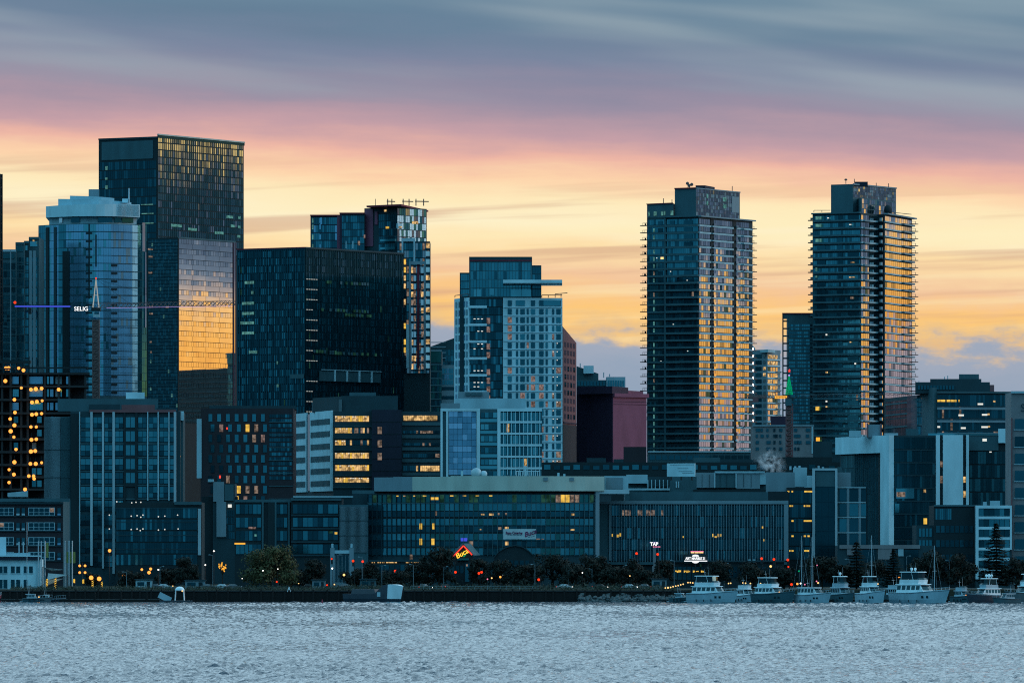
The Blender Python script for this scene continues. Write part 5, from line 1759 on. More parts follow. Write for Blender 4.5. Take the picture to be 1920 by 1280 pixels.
for i in range(nseg):
    f = Face(t, pts[i], pts[i + 1], D)
    x0, x1 = xs[i], xs[i + 1]
    for (y0, y1, kind) in rowsb:
        for (a, b) in spans(x0, x1, 4, 0.5):
            left = b < 812
            if kind == 's':
                m = random.choice(['glass_teal_mid', 'glass_green', 'glass_teal_dim'] if not left else ['glass_teal_mid', 'glass_teal_dim'])
            else:
                m = random.choice(['glass_ink', 'glass_black', 'glass_black'])
                if y0 == 927:
                    m = random.choice(['glass_green', 'lit_green_room', 'glass_green', 'glass_black'])
            if y0 == 927 and 1049 < a < 1080:
                m = 'lit_yellow' if random.random() < .7 else 'lit_soft'
            if kind == 'v' and random.random() < 0.015:
                m = 'lit_soft'
            f.b('window', m, a, y0, b, y1, 0.15, 0, 0.0008)
    for y in (942.5, 970, 998.5, 1025.5):
        f.b('floor_slab', 'teal_panel' if y == 942.5 else 'black_panel', x0, y - 1, x1, y + 1, 0.35)
    fin_row(f, x0, x1 - (x1 - x0) / 4, 3, 926, 1042, 'teal_panel' if i > 3 else 'dark_panel', 0.14, 0.5, 'mullion')
ff = lambda px: Face(t, bow(px - 6, -0.25), bow(px + 6, -0.25), D)
for (x, y, w, h, m) in [(745, 929, 4, 2, 'lit_yellow'), (759, 929, 5, 2, 'lit_warm'), (777, 929, 4, 2, 'lit_yellow'), (796, 929, 6, 2, 'lit_yellow'), (815, 934, 14, 5, 'lit_yellow'), (847, 929, 6, 2, 'lit_yellow'), (871, 929, 6, 2, 'lit_yellow'), (895, 929, 6, 2, 'lit_yellow'), (920, 929, 6, 2, 'lit_yellow'),
                         (905, 964, 6, 3, 'lit_warm'), (921, 964, 8, 4, 'lit_warm'), (935, 963, 3, 4, 'lit_soft'), (949, 963, 4, 4, 'lit_soft'), (1074, 964, 5, 4, 'lit_warm'), (901, 992, 3, 2, 'lit_warm'), (950, 989, 7, 4, 'lit_warm'), (1074, 992.5, 8, 3, 'lit_warm'),
                         (818, 962, 2.4, 8, 'lit_soft'), (789, 986, 5, 11, 'lit_yellow'), (813, 986, 5, 11, 'lit_yellow'), (789, 1015, 5, 12, 'lit_yellow'), (812, 1015, 6, 12, 'lit_yellow'), (950, 1018, 6, 7, 'lit_warm'), (870, 1011, 12, 6, 'neon_blue'), (1009, 1010, 6, 2, 'lit_soft'), (1017, 1010, 4, 1.6, 'lit_soft'), (937, 990, 6, 5, 'lit_soft')]:
    ff(x).b('lit_window', m, x - w / 2, y - h / 2, x + w / 2, y + h / 2, 0.1, 0.0)
f = Face(t, bow(1112), bow(1123), D)
f.b('end_pier', 'grey_panel', 1114.6, 921, 1121.6, 1045, 1.0)
f.b('roof_return', 'pale_panel', 1120, 917, 1178, 925, 0.8)
f.b('return_wall', 'dark_panel', 1121, 926, 1145, 940, 0.4)
# roof kit
for (x, y, r) in ((893, 880, 1.2), (907, 882, 0.8)):
    o = mesh_obj('roof_dome', *ball_vf(r, 12, 6, 1.3, 1, 1.2), 'metal_pale', t, smooth=True)
    o.location = local(t, (X(x, D + 12), D + 12, Zat(y + 6, D + 12)))
tubes('roof_rail', [(local(t, (X(a, D + 8), D + 8, Zat(b, D + 8))), local(t, (X(c, D + 8), D + 8, Zat(e, D + 8)))) for (a, b, c, e) in
      [(968, 883, 1012, 883)] + [(xx, 892, xx, 882) for xx in range(968, 1013, 4)]], 0.12, 'metal_pale', t)
for (x, y0) in ((985, 869), (1047, 882), (1058, 884), (866, 878)):
    prism('roof_vent', 'pale_panel', t, [(X(x - 2, D + 10), D + 10), (X(x + 2, D + 10), D + 10), (X(x + 2, D + 12), D + 12), (X(x - 2, D + 12), D + 12)], Zat(893, D), Zat(y0 + 3, D))
# hanging banner (a thing of its own)
bt = bld('hanging_banner', 'pale banner with magenta lettering hung on the glass front', 974, 1996, 'banner', Zat(1011, 1996))
fb = Face(bt, (X(943.6, 1997), 1997), (X(1005.2, 1997), 1997), 1997)
fb.b('cloth', 'sail_cloth', 943.6, 991, 1005.2, 1010.2, 0.12)
text('Buca Catering', 1.05, 'sign_ink', bt, (X(964, 1996.8), 1996.8, Zat(998.5, 1997)), sx=0.80, bold=0.02)
for (a, b, y) in ((951, 955, 1002), (956, 961, 1002.4), (962.5, 967, 1002.6), (968.5, 973, 1002.8), (974, 977.5, 1003), (990, 994, 1006.6), (995, 998, 1005.6), (999, 1002, 1004.6)):
    fb.b('printed_line', 'sign_ink_blue', a, y - 0.45, b, y + 0.45, 0.04, 0.12)
text('Buca', 1.9, 'sign_ink', bt, (X(994, 1996.8), 1996.8, Zat(999, 1997)), roll=-0.32, shear=0.35, bold=0.03)

# --- dark row left of the banner building
t = bld('office_block', 'dark low-rise with thin pale roof edge behind the round bushes', 540, 2014)
D = 2014
f = flat(t, 440, 548, D, 937, 'black_panel', 24)
f1 = flat(t, 546, 640, D - 3, 934, 'black_panel', 24)
f.b('roof_edge', 'teal_panel', 440, 936, 548, 941, 0.4)
f1.b('roof_edge', 'pale_panel', 550, 929.5, 662, 932, 0.8)
f1.b('roof_edge', 'teal_panel', 546, 932.4, 640, 938, 0.5)
for x in (491, 515, 540):
    f.b('pier', 'teal_panel', x, 941, x + 3.4, 1040, 0.5)
f.b('slot', 'black_panel', 502, 941, 514, 1040, 0.3)
for k in range(4):
    y = 945 + k * 25
    for (a, b) in spans(442, 490, 6, 1) + spans(518, 539, 3, 1):
        f.b('window', random.choice(['glass_ink', 'glass_black', 'glass_teal_dim']), a, y, b, y + 18, 0.15)
    for (a, b) in spans(549, 634, 9, 0.8):
        r = random.random()
        f1.b('window', 'lit_green_room' if r < .12 and k in (2,) else random.choice(['glass_ink', 'glass_ink', 'glass_black', 'glass_teal_dim']), a, y, b, y + 17, 0.15)
    f1.b('floor_slab', 'dark_panel', 546, y + 19, 640, y + 22, 0.4)
for (x, y, w, m) in ((630, 999, 5, 'lit_yellow'), (620, 997, 8, 'lit_green_room'), (473, 989, 14, 'lit_pink'), (479, 1003, 4, 'lit_cyan')):
    (f1 if x > 546 else f).b('lit_window', m, x - w / 2, y - 2, x + w / 2, y + 2, 0.15, 0.1)
f3 = flat(t, 636, 690, D - 5, 945, 'teal_panel', 20, name='ribbed_wing')
fin_row(f3, 638, 688, 24, 949, 1035, 'grey_panel', 0.13, 0.3, 'rib')
f3.b('joint', 'dark_panel', 636, 975, 690, 976.4, 0.34)
f3.b('joint', 'dark_panel', 636, 1003, 690, 1004.4, 0.34)
prism('roof_storey', 'dark_panel', t, [(X(660, D + 2), D + 2), (X(702, D + 2), D + 2), (X(702, D + 12), D + 12), (X(660, D + 12), D + 12)], Zat(948, D), Zat(917, D))
f3.b('roof_band', 'teal_panel', 660, 919, 702, 925, 0.3, -1)
f.b('lit_sign', 'lit_amber', 440, 1017, 460, 1020, 0.4, 0.6)

# --- brick building, left
t = bld('brick_building', 'dark brick building with rows of white-framed windows, lower left', 60, 1988)
D = 1988
f = flat(t, -60, 118, D, 940, 'dark_brick', 24)
frs = Face(t, (X(118, D), D), (X(130.5, D + 8), D + 8), D)
prism('end_wall', 'teal_panel', t, [(X(118, D), D), (X(130.5, D + 8), D + 8), (X(126, D + 22), D + 22), (X(114, D + 20), D + 20)], GZ, Zat(938, D))
f.b('cornice', 'teal_panel', -60, 934, 131, 940.5, 1.0)
f.b('cornice', 'dark_panel', -60, 941, 119, 944.5, 0.7)
for k in range(4):
    y = 952 + k * 27.8
    for (a, b, n) in ((-40, -4, 4), (-2, 26, 3), (53, 103, 5)):
        f.b('window_frame', 'pale_panel', a, y - 1, b, y + 14, 0.16)
        for i, (p, q) in enumerate(spans(a + .8, b - .8, n, 1.2)):
            f.b('window', 'lit_soft' if random.random() < .1 else 'glass_ink', p, y, q, y + 7.6, 0.12, 0.1)
            f.b('window', ('lit_soft' if random.random() < .12 else 'glass_ink') if i % 2 == 0 else 'glass_ink', p, y + 8.6, q, y + 13, 0.12, 0.1)
    for x in (31, 41, 108):
        f.b('window_frame', 'metal_dark', x - 0.6, y - 0.6, x + 6.4, y + 13, 0.14)
        f.b('window', 'glass_black', x, y, x + 5.8, y + 9, 0.12, 0.08)
        f.b('window_box', 'blue_panel' if x == 108 else 'pale_panel', x, y + 10, x + 5.8, y + 13.6, 0.5, 0.06)
    f.b('sill_course', 'dark_panel', -60, y + 15, 117.5, y + 16.2, 0.3)

# --- white marina house, far left
t = bld('marina_house', 'white two-storey marina house with flat roof, lower left corner', 38, 1930)
D = 1930
f = flat(t, -40, 76, D, 1048, 'white_panel', 12)
f.b('wall_return', 'pale_panel', 68, 1049, 76, 1106, 0.25)
f.b('eave', 'navy_panel', -40, 1043, 75, 1048.6, 1.0)
f.b('roof_edge', 'white_panel', -40, 1040.6, 76, 1043, 1.2)
prism('roof_deck', 'pale_panel', t, [(X(8, D + 3), D + 3), (X(57, D + 3), D + 3), (X(57, D + 8), D + 8), (X(8, D + 8), D + 8)], Zat(1042, D), Zat(1036, D))
prism('chimney', 'white_panel', t, [(X(-12, D + 2), D + 2), (X(11.4, D + 2), D + 2), (X(11.4, D + 6), D + 6), (X(-12, D + 6), D + 6)], Zat(1044, D), Zat(1006, D))
for (y0, y1) in ((1061, 1073.6), (1086, 1102.5)):
    for (a, b) in ((-16, -9), (-1, 4.6), (6.6, 13.6), (20.6, 27.6), (30.6, 37.6), (44.6, 51.4), (54.6, 61.4)):
        if y0 > 1080 and a > 52:
            continue
        f.b('window', 'glass_ink', a, y0, b, y1, 0.12)
        f.b('sill', 'pale_panel', a - 0.6, y1, b + 0.6, y1 + 1, 0.25)
for (x, y0) in ((33, 1015), (41, 1015)):
    f.b('flue', 'metal_pale', x - 1, y0, x + 1, 1037, 0.4, -6)
for k in range(2):
    lamp_ball('wall_light', 0.18, 'lamp_warm', t, local(t, (X(27 + 3 * k, D - 1), D - 1, Zat(1104.6, D))))

# --- gabled restaurant with the red neon roof line
t = bld('restaurant', 'low gabled restaurant with red neon roof outline and yellow script', 866, 1948)
D = 1948
yb = 1093
zb = GZ
zE, zR = Zat(1040, D), Zat(1021.5, D)
xl, xm, xr = X(852, D), X(869, D), X(886, D)
v = [(xl, D, zb), (xr, D, zb), (xr, D, zE), (xm, D, zR), (xl, D, zE)]
v2 = [(a, b + 22, c) for a, b, c in v]
mesh_obj('gable_wall', [local(t, p) for p in v + v2], [(0, 1, 2, 3, 4), (9, 8, 7, 6, 5), (1, 6, 7, 2), (5, 0, 4, 9), (0, 5, 6, 1), (2, 7, 8, 3), (4, 3, 8, 9)], 'black_panel', t)
rs = [local(t, p) for p in ((xm, D - 0.6, zR + .25), (xm, D - 0.6, zR + .5), (X(888, D), D - 0.6, zE - .2), (X(888, D), D - 0.6, zE + .1), (X(882, D + 14), D + 14, zR + .25), (X(882, D + 14), D + 14, zR + .5), (X(900, D + 14), D + 14, zE - .2), (X(900, D + 14), D + 14, zE + .1))]
mesh_obj('roof', rs, [(0, 2, 3, 1), (4, 5, 7, 6), (1, 3, 7, 5), (0, 4, 6, 2), (2, 6, 7, 3), (0, 1, 5, 4)], 'teal_panel', t)
rl = [local(t, p) for p in ((xm, D - 0.6, zR + .25), (xm, D - 0.6, zR + .5), (X(850, D), D - 0.6, zE - .2), (X(850, D), D - 0.6, zE + .1), (X(866, D + 20), D + 20, zR + .25), (X(866, D + 20), D + 20, zR + .5), (X(846, D + 20), D + 20, zE - .2), (X(846, D + 20), D + 20, zE + .1))]
mesh_obj('roof', rl, [(0, 1, 3, 2), (4, 6, 7, 5), (1, 5, 7, 3), (0, 2, 6, 4), (2, 3, 7, 6), (0, 4, 5, 1)], 'dark_panel', t)
tubes('neon_tube', [(local(t, (X(a, D), D - 0.9, Zat(b, D))), local(t, (X(c, D), D - 0.9, Zat(e, D)))) for (a, b, c, e) in ((852.5, 1040, 869, 1022.6), (869, 1022.6, 885, 1039.6), (845.5, 1041.5, 852, 1041.5))], 0.19, 'neon_red', t)
text('Buca', 2.0, 'neon_yellow', t, (X(866, D), D - 0.7, Zat(1037.5, D)), roll=-0.5, shear=0.2, bold=0.03)
tubes('neon_tube', [(local(t, (X(869, D), D - 0.8, Zat(1043, D))), local(t, (X(874, D), D - 0.8, Zat(1038.5, D))))], 0.14, 'neon_green', t)
fr_ = Face(t, (X(852, D), D), (X(886, D), D), D)
fr_.b('awning', 'glass_green', 857, 1046, 879, 1049.5, 1.0)
fr_.b('door', 'glass_black', 872, 1056, 880, 1090, 0.15)
fr_.b('lit_window', 'lit_soft', 874, 1057, 877, 1061, 0.15, 0.2)
for (a, b) in ((855, 861), (863, 869)):
    fr_.b('window', 'glass_ink', a, 1060, b, 1074, 0.12)
D = 1956
xs_ = [926, 936, 950, 966, 980, 990, 1000]
t = bld('arched_hall', 'dark hall with low barrel roof right of the gabled restaurant', 963, D)
ys_ = [1046, 1034, 1026, 1023, 1026, 1032, 1042]
for nm, dd, m in (('front_wall', 0.0, 'black_panel'),):
    v = [(X(x, D), D, Zat(y, D)) for x, y in zip(xs_, ys_)]
    v2 = [(a, b + 24, c) for a, b, c in v]
    n = len(v)
    base = [(v[0][0], D, GZ), (v[-1][0], D, GZ), (v[0][0], D + 24, GZ), (v[-1][0], D + 24, GZ)]
    V = v + v2 + base
    fc = [tuple([2 * n] + [2 * n + 1] + list(range(n - 1, -1, -1))), tuple([2 * n + 3, 2 * n + 2] + list(range(n, 2 * n)))]
    mesh_obj('wall', [local(t, p) for p in V], fc + [(2 * n, 0, n, 2 * n + 2), (2 * n + 1, 2 * n + 3, 2 * n - 1, n - 1)], 'black_panel', t)
    V = [(a, b - 0.5, c + 0.05) for a, b, c in v] + [(a, b, c + 0.05) for a, b, c in v2] + [(a, b - 0.5, c + 0.35) for a, b, c in v] + [(a, b, c + 0.35) for a, b, c in v2]
    fc = []
    for i in range(n - 1):
        fc += [(i, i + 1, n + i + 1, n + i)[::-1], (2 * n + i, 2 * n + i + 1, 3 * n + i + 1, 3 * n + i), (i, i + 1, 2 * n + i + 1, 2 * n + i)]
    mesh_obj('barrel_roof', [local(t, p) for p in V], fc, 'dark_panel', t)
ff_ = Face(t, (X(926, D), D), (X(1000, D), D), D)
ff_.grid('window', spans(932, 994, 6, 3), [(1050, 1064)], 'glass_ink', 0.15)
for (x, y) in ((916, 1064), (940, 1076), (942, 1078), (968, 1077), (971, 1077), (928, 1066)):
    lamp_ball('wall_light', 0.22, 'lamp_warm' if x in (940,) else 'lit_white', t, local(t, (X(x, D - 1), D - 1, Zat(y, D - 1))))

# --- low shops
t = bld('shop_row', 'low flat shop with a line of warm bulbs under its roof', 745, 1958)
D = 1958
f = flat(t, 694, 796, D, 1050, 'dark_panel', 16)
f.b('roof_edge', 'dark_panel', 692, 1049, 798, 1052.6, 0.8)
f.grid('window', spans(700, 790, 9, 2), [(1058, 1076)], None, 0.15, 0, 0, lambda i, j: random.choice(['glass_teal_dim', 'glass_ink', 'glass_black']))
for x in (697, 701, 708, 712, 716, 719):
    f.b('bulb', 'lit_warm', x, 1053, x + 2, 1054.8, 0.2, 0.3)
for (a, b) in ((724, 738), (740, 744), (761, 785)):
    f.b('light_strip', 'lit_warm', a, 1053, b, 1054.8, 0.2, 0.3)
f.b('lit_window', 'lit_soft', 768, 1039, 773, 1048, 0.2, -4)
t = bld('pavilion', 'pale blue-grey two-towered pavilion behind the traffic lights', 639, 1960)
D = 1960
f = flat(t, 620, 661, D, 1031, 'grey_panel', 8)
for (a, b) in ((619, 627), (655, 663)):
    prism('corner_tower', 'grey_panel', t, [(X(a, D - 1), D - 1), (X(b, D - 1), D - 1), (X(b, D + 3), D + 3), (X(a, D + 3), D + 3)], GZ, Zat(1026, D))
    prism('tower_cap', 'pale_panel', t, [(X(a + 2, D - .6), D - .6), (X(b - 2, D - .6), D - .6), (X(b - 2, D + 2), D + 2), (X(a + 2, D + 2), D + 2)], Zat(1026, D), Zat(1018, D))
f.grid('opening', spans(629, 654, 4, 2), [(1040, 1090)], 'glass_ink', 0.15)
f.b('cornice', 'pale_panel', 620, 1031, 661, 1037, 0.7)
t = bld('event_hall', 'long dark low hall carrying the white lit bar sign', 1330, 1958)
D = 1958
f = flat(t, 1236, 1470, D, 1052, 'black_panel', 14)
f.b('roof_edge', 'dark_panel', 1234, 1050, 1472, 1053, 0.8)
for (a, b) in spans(1262, 1322, 7, 1.4):
    f.b('window', 'glass_ink', a, 1062, b, 1086, 0.12)
for (x0, x1, n) in ((1266, 1277, 4), (1282, 1294, 5), (1299, 1310, 4), (1314, 1320, 2)):
    for (a, b) in spans(x0, x1, n, 0.4):
        f.b('hanging_light', 'lit_yellow', a, 1069 + random.uniform(-1, 1), b, 1072 + random.uniform(-1, 1.2), 0.4, 0.3)
for (a, b) in spans(1330, 1460, 12, 3):
    f.b('window', 'glass_ink', a, 1062, b, 1082, 0.12)
for (x, y) in ((1403, 1049), (1403, 1053), (1411, 1049), (1411, 1053)):
    f.b('small_sign', 'pale_panel', x, y - 1, x + 5, y + 1, 0.2, 0.3)
f.b('pillar_light', 'lit_pink', 1259.4, 1057, 1262, 1066, 0.2, 0.3)
f.b('pillar_light', 'lit_green_room', 1312, 1057, 1315, 1062, 0.2, 0.3)
# sign on that hall
st_ = bld('bar_sign', 'white lit bar sign with domed top above the marina', 1304, 1955, 'sign', Zat(1055, 1955))
D = 1955
text('ART MARBLE 21', 1.0, 'neon_white', st_, (X(1304, D), D - 0.2, Zat(1046.5, D)), sx=0.80, bold=0.03)
fs = Face(st_, (X(1280, D), D), (X(1328, D), D), D)
fs.b('underline', 'neon_white', 1283, 1050.2, 1326, 1051.8, 0.2)
fs.b('backing', 'black_panel', 1282, 1038.6, 1327, 1055, 0.15, -0.3)
for (cy, sgn) in ((1042.4, 1), (1051.8, -1)):
    V = [(X(1304 + 6.5 * math.cos(a), D), D - 0.25, Zat(cy - sgn * 3.4 * math.sin(a), D)) for a in [math.pi * i / 10 for i in range(11)]]
    V2 = [(a, b + 0.2, c) for a, b, c in V]
    n = len(V)
    fc = [tuple(range(n)), tuple(range(2 * n - 1, n - 1, -1))] + [(i, n + i, n + (i + 1) % n, (i + 1) % n) for i in range(n)]
    mesh_obj('half_moon', [local(st_, p) for p in V + V2], fc, 'neon_white', st_)
fs.b('top_bar', 'neon_pink', 1295, 1032.6, 1319, 1034.2, 0.25)
for (a, b) in ((1295.4, 1302), (1303.4, 1310), (1311, 1318.6)):
    fs.b('top_lamp', 'lamp_warm', a, 1034.4, b, 1036.2, 0.25, 0.1)
fs.b('post', 'metal_dark', 1303, 1036, 1305, 1075, 0.2, -0.5)
# TAP sign
tp = bld('tap_sign', 'violet and white TAP sign on a short pylon', 1226, 1952, 'sign')
D = 1952
text('TAP', 1.35, 'neon_white', tp, (X(1226.5, D), D - 0.2, Zat(1019.5, D)), sx=0.92, bold=0.04)
ft = Face(tp, (X(1218, D), D), (X(1240, D), D), D)
ft.b('glow_board', 'neon_violet', 1218.4, 1016, 1234, 1016.9, 0.2, -0.2)
for k in range(5):
    ft.b('small_letter', 'neon_pink', 1224.5 + k * 2.9, 1023.6, 1226.3 + k * 2.9, 1025.4, 0.2)
ft.b('pylon', 'taupe_stone', 1225, 1025.6, 1229, 1060, 0.5)
ft.b('pylon_foot', 'taupe_stone', 1223, 1060, 1231, 1101, 0.8)

# ================================================================== cranes
def lattice(p, q, w, h, n, up=Vector((0, 0, 1))):
    """three-chord lattice boom from p to q"""
    p, q = Vector(p), Vector(q)
    ax = (q - p).normalized()
    sd = ax.cross(up).normalized()
    seg = []
    pts = []
    for i in range(n + 1):
        c = p.lerp(q, i / n)
        pts.append((c + sd * w / 2, c - sd * w / 2, c + up * h))
    for i in range(n):
        a, b = pts[i], pts[i + 1]
        seg += [(a[0], b[0]), (a[1], b[1]), (a[2], b[2]), (a[0], b[2]), (a[1], b[2]), (a[2], b[0]), (a[0], b[1])]
    return seg


def mast(p, z1, w, n):
    seg = []
    x, y, z0 = p
    cs = [(-w / 2, -w / 2), (w / 2, -w / 2), (w / 2, w / 2), (-w / 2, w / 2)]
    for i in range(n):
        a, b = z0 + (z1 - z0) * i / n, z0 + (z1 - z0) * (i + 1) / n
        for k in range(4):
            c, d_ = cs[k], cs[(k + 1) % 4]
            seg += [((x + c[0], y + c[1], a), (x + c[0], y + c[1], b)), ((x + c[0], y + c[1], a), (x + d_[0], y + d_[1], b)), ((x + c[0], y + c[1], b), (x + d_[0], y + d_[1], b))]
    return seg


def loc_seg(t, segs):
    return [(local(t, a), local(t, b)) + tuple(s) for (a, b, *s) in segs]


D = 2735
t = bld('tower_crane', 'tower crane with blue lit jib and white sign before the round tower', 180, D, 'crane')
mx = X(180, D)
tubes('mast', loc_seg(t, mast((mx, D, GZ), Zat(600, D), 2.6, 46)), 0.22, 'rust_steel', t, 4)
box('mast_core', 'rust_steel', t, (mx, D, (GZ + Zat(600, D)) / 2), (2.2, 2.2, Zat(600, D) - GZ))
box('slewing_ring', 'metal_dark', t, (mx, D, Zat(580, D)), (3.6, 3.2, 1.0))
box('cab', 'metal_pale', t, (mx + 0.2, D - 1.4, Zat(590, D)), (2.4, 2.0, 2.2))
box('cab_window', 'glass_black', t, (mx + 0.4, D - 2.42, Zat(587, D)), (1.8, 0.1, 0.9))
zj = Zat(577, D)
top = (mx, D, Zat(523, D))
tubes('head_frame', loc_seg(t, [((mx - 1.2, D, zj), top, .26, .16), ((mx + 1.2, D, zj), top, .26, .16), ((mx - .8, D + .5, zj + 5), (mx + .8, D + .5, zj + 5), .1)]), 0.25, 'lit_dim_white', t)  # plain steel given its own glow, in place of lights strung on it
left = (X(27, D), D, Zat(575.5, D))
right = (X(446, D + 14), D + 14, Zat(572, D + 14))
tubes('counter_jib', loc_seg(t, lattice((mx, D, zj), left, 1.4, 1.0, 26)), 0.1, 'metal_dark', t, 4)
tubes('jib', loc_seg(t, lattice((mx, D, zj), right, 1.6, 1.8, 34)), 0.1, 'rust_steel', t, 4)
tubes('light_rope', loc_seg(t, [((X(28, D), D - .9, Zat(574.3, D)), (X(132, D), D - .9, Zat(574.6, D)))]), 0.28, 'neon_blue', t, 6)
tubes('light_rope', loc_seg(t, [((X(200, D), D - .9, Zat(577.5, D)), (X(436, D + 13), D + 12, Zat(574, D + 13)))]), 0.07, 'neon_violet', t, 4)
tubes('pendant', loc_seg(t, [(top, (X(130, D), D, zj + .8)), (top, (X(245, D), D, zj + 1.4)), (top, (X(340, D + 7), D + 7, zj + 1.6))]), 0.07, 'metal_dark', t, 4)
box('counterweight', 'dark_concrete', t, (X(56, D), D, Zat(583, D)), (1.2, 1.4, 2.4))
text('SELIG', 2.3, 'neon_white', t, (X(152.5, D), D - 1.2, Zat(579.4, D)), sx=1.0, bold=0.02)
lamp_ball('beacon', 0.55, 'lamp_red', t, local(t, (X(28, D), D, Zat(567, D))))
lamp_ball('beacon', 0.3, 'lamp_red', t, local(t, (mx, D, Zat(521.5, D))))

D = 2440
t = bld('tower_crane', 'small tower crane with orange sign between the balcony towers', 1480, D, 'crane')
mx = X(1480, D)
tubes('mast', loc_seg(t, mast((mx, D, GZ), Zat(757, D), 2.3, 34)), 0.2, 'brown_brick', t, 4)
box('mast_core', 'rust_steel', t, (mx, D, (GZ + Zat(757, D)) / 2), (1.5, 1.5, Zat(757, D) - GZ))
box('cab', 'teal_panel', t, (X(1478, D), D - 1, Zat(754, D)), (2.2, 2.0, 2.4))
box('slewing_ring', 'metal_dark', t, (mx, D, Zat(748, D)), (2.8, 2.6, 0.9))
tubes('counter_jib', loc_seg(t, lattice((mx, D, Zat(746, D)), (X(1399, D), D, Zat(745, D)), 1.2, 0.9, 16)), 0.12, 'rust_steel', t, 4)
box('winch', 'rust_steel', t, (X(1420, D), D, Zat(744.5, D)), (6.5, 1.2, 0.9))
box('counterweight', 'brown_brick', t, (X(1416.5, D), D, Zat(749, D)), (2.0, 1.3, 1.8))
tubes('jib', loc_seg(t, lattice((mx, D, Zat(746, D)), (X(1765, D + 10), D + 10, Zat(737, D)), 0.9, 0.8, 34)), 0.04, 'metal_dark', t, 4)
tubes('light_rope', loc_seg(t, [((X(1500, D), D - .8, Zat(740, D)), (X(1700, D), D - .8, Zat(737, D)))]), 0.05, 'metal_pale', t, 4)
box('sign_board', 'lit_amber', t, (X(1464, D), D - 1, Zat(744.6, D)), (4.3, 0.15, 0.95))
for k in range(7):
    box('sign_letter', 'rust_steel', t, (X(1455.6 + k * 2.8, D), D - 1.12, Zat(744.6 + (k % 2) * .3, D)), (0.12, 0.06, 0.5))
box('sign_letter', 'rust_steel', t, (X(1464, D), D - 1.11, Zat(744.2, D)), (3.4, 0.05, 0.10))
# lit tree standing on the crane top
D = 2440
t = bld('light_tree', 'cone tree of green lights with red star on the crane top', 1479.5, D, 'light tree', Zat(745, D))
seg, V, Fc = [], [], []
zb, zt = Zat(739, D), Zat(703, D)
for k in range(10):
    a = 2 * math.pi * k / 10
    seg.append(((X(1479.5, D) + 1.25 * math.cos(a), D + 1.25 * math.sin(a), zb), (X(1479.5, D), D, zt + .3)))
for j in range(9):
    r = 1.25 * (1 - j / 9.0)
    zz = zb + (zt - zb) * j / 9.0
    for k in range(10):
        a, b = 2 * math.pi * k / 10, 2 * math.pi * (k + 1) / 10
        seg.append(((X(1479.5, D) + r * math.cos(a), D + r * math.sin(a), zz), (X(1479.5, D) + r * math.cos(b), D + r * math.sin(b), zz)))
tubes('light_string', loc_seg(t, seg), 0.11, 'neon_green', t, 4)
box('stand', 'metal_dark', t, (X(1479.5, D), D, Zat(742, D)), (0.3, 0.3, 1.4))
lamp_ball('tip_light', 0.34, 'neon_violet', t, local(t, (X(1479.6, D), D, Zat(703.5, D))))
sv = []
for k in range(10):
    r = 0.75 if k % 2 == 0 else 0.3
    a = math.pi / 2 + k * math.pi / 5
    sv.append((X(1480, D) + r * math.cos(a) * .7, D - .1, Zat(695, D) + r * math.sin(a)))
sv2 = [(a, b + .2, c) for a, b, c in sv]
mesh_obj('star', [local(t, p) for p in sv + sv2], [tuple(range(10))[::-1], tuple(range(10, 20))] + [(i, (i + 1) % 10, 10 + (i + 1) % 10, 10 + i) for i in range(10)], 'neon_red', t)
tubes('star_wire', loc_seg(t, [((X(1480, D), D, zt), (X(1480, D), D, Zat(697, D)))]), 0.05, 'metal_dark', t, 4)


# ================================================================== trees
def leafy(name, label, px, y0, y1, wpx, D, mat, n=2600, leaf=0.34, group=None, shape=1.0, cat='tree'):
    zt, zb = Zat(y0, D), GZ
    W = wpx / F * D / 2
    Hh = zt - zb
    t = thing(name, label, cat, (X(px, D), D, zb), group)
    rr = np.random.default_rng(int(px * 7 + y0))
    trunk_h = Hh * 0.45
    seg = [((0, 0, 0), (0.05 * W, 0, trunk_h), 0.05 * W + .12, 0.03 * W + .06)]
    for k in range(7):
        a = rr.uniform(0, 6.28)
        seg.append(((0.04 * W, 0, trunk_h * rr.uniform(.5, 1)), (W * .65 * math.cos(a), W * .65 * math.sin(a), Hh * rr.uniform(.5, .85)), 0.03 * W + .04, 0.02))
    tubes('trunk', seg, 0.2, 'bark', t, 6)
    V = np.zeros((n * 4, 3))
    k = 0
    cl = []
    for c in range(30):
        a, r = rr.uniform(0, 6.28), math.sqrt(rr.uniform(0, 1)) * 0.74
        zf = rr.uniform(0.22, 0.86)
        pinch = math.sqrt(max(0.05, 1 - ((zf - 0.45) / 0.6) ** 2)) ** shape
        cl.append((W * r * math.cos(a) * pinch, W * r * math.sin(a) * pinch * 0.8, Hh * zf, rr.uniform(.22, .36) * W))
    cl.append((0, 0, Hh - W * 0.3, W * 0.3))
    per = n // len(cl)
    for (cx, cy, cz, cr) in cl:
        for _ in range(per):
            v = rr.normal(size=3)
            v /= np.linalg.norm(v)
            rad = cr * rr.uniform(0.55, 1.08)
            c = np.array([cx, cy, cz]) + v * np.array([rad, rad, rad * 0.8])
            c[2] = max(c[2], 0.15)
            u = rr.normal(size=3)
            u -= v * u.dot(v) * 0.6
            u /= np.linalg.norm(u)
            w2 = np.cross(u, v + rr.normal(size=3) * .3)
            w2 /= np.linalg.norm(w2)
            s = leaf * rr.uniform(.6, 1.3)
            V[k:k + 4] = c + np.array([u * s, w2 * s * .55, -u * s, -w2 * s * .55])
            k += 4
    V = V[:k]
    Fc = [(i, i + 1, i + 2, i + 3) for i in range(0, k, 4)]
    mesh_obj('crown', V, Fc, mat, t)
    return t


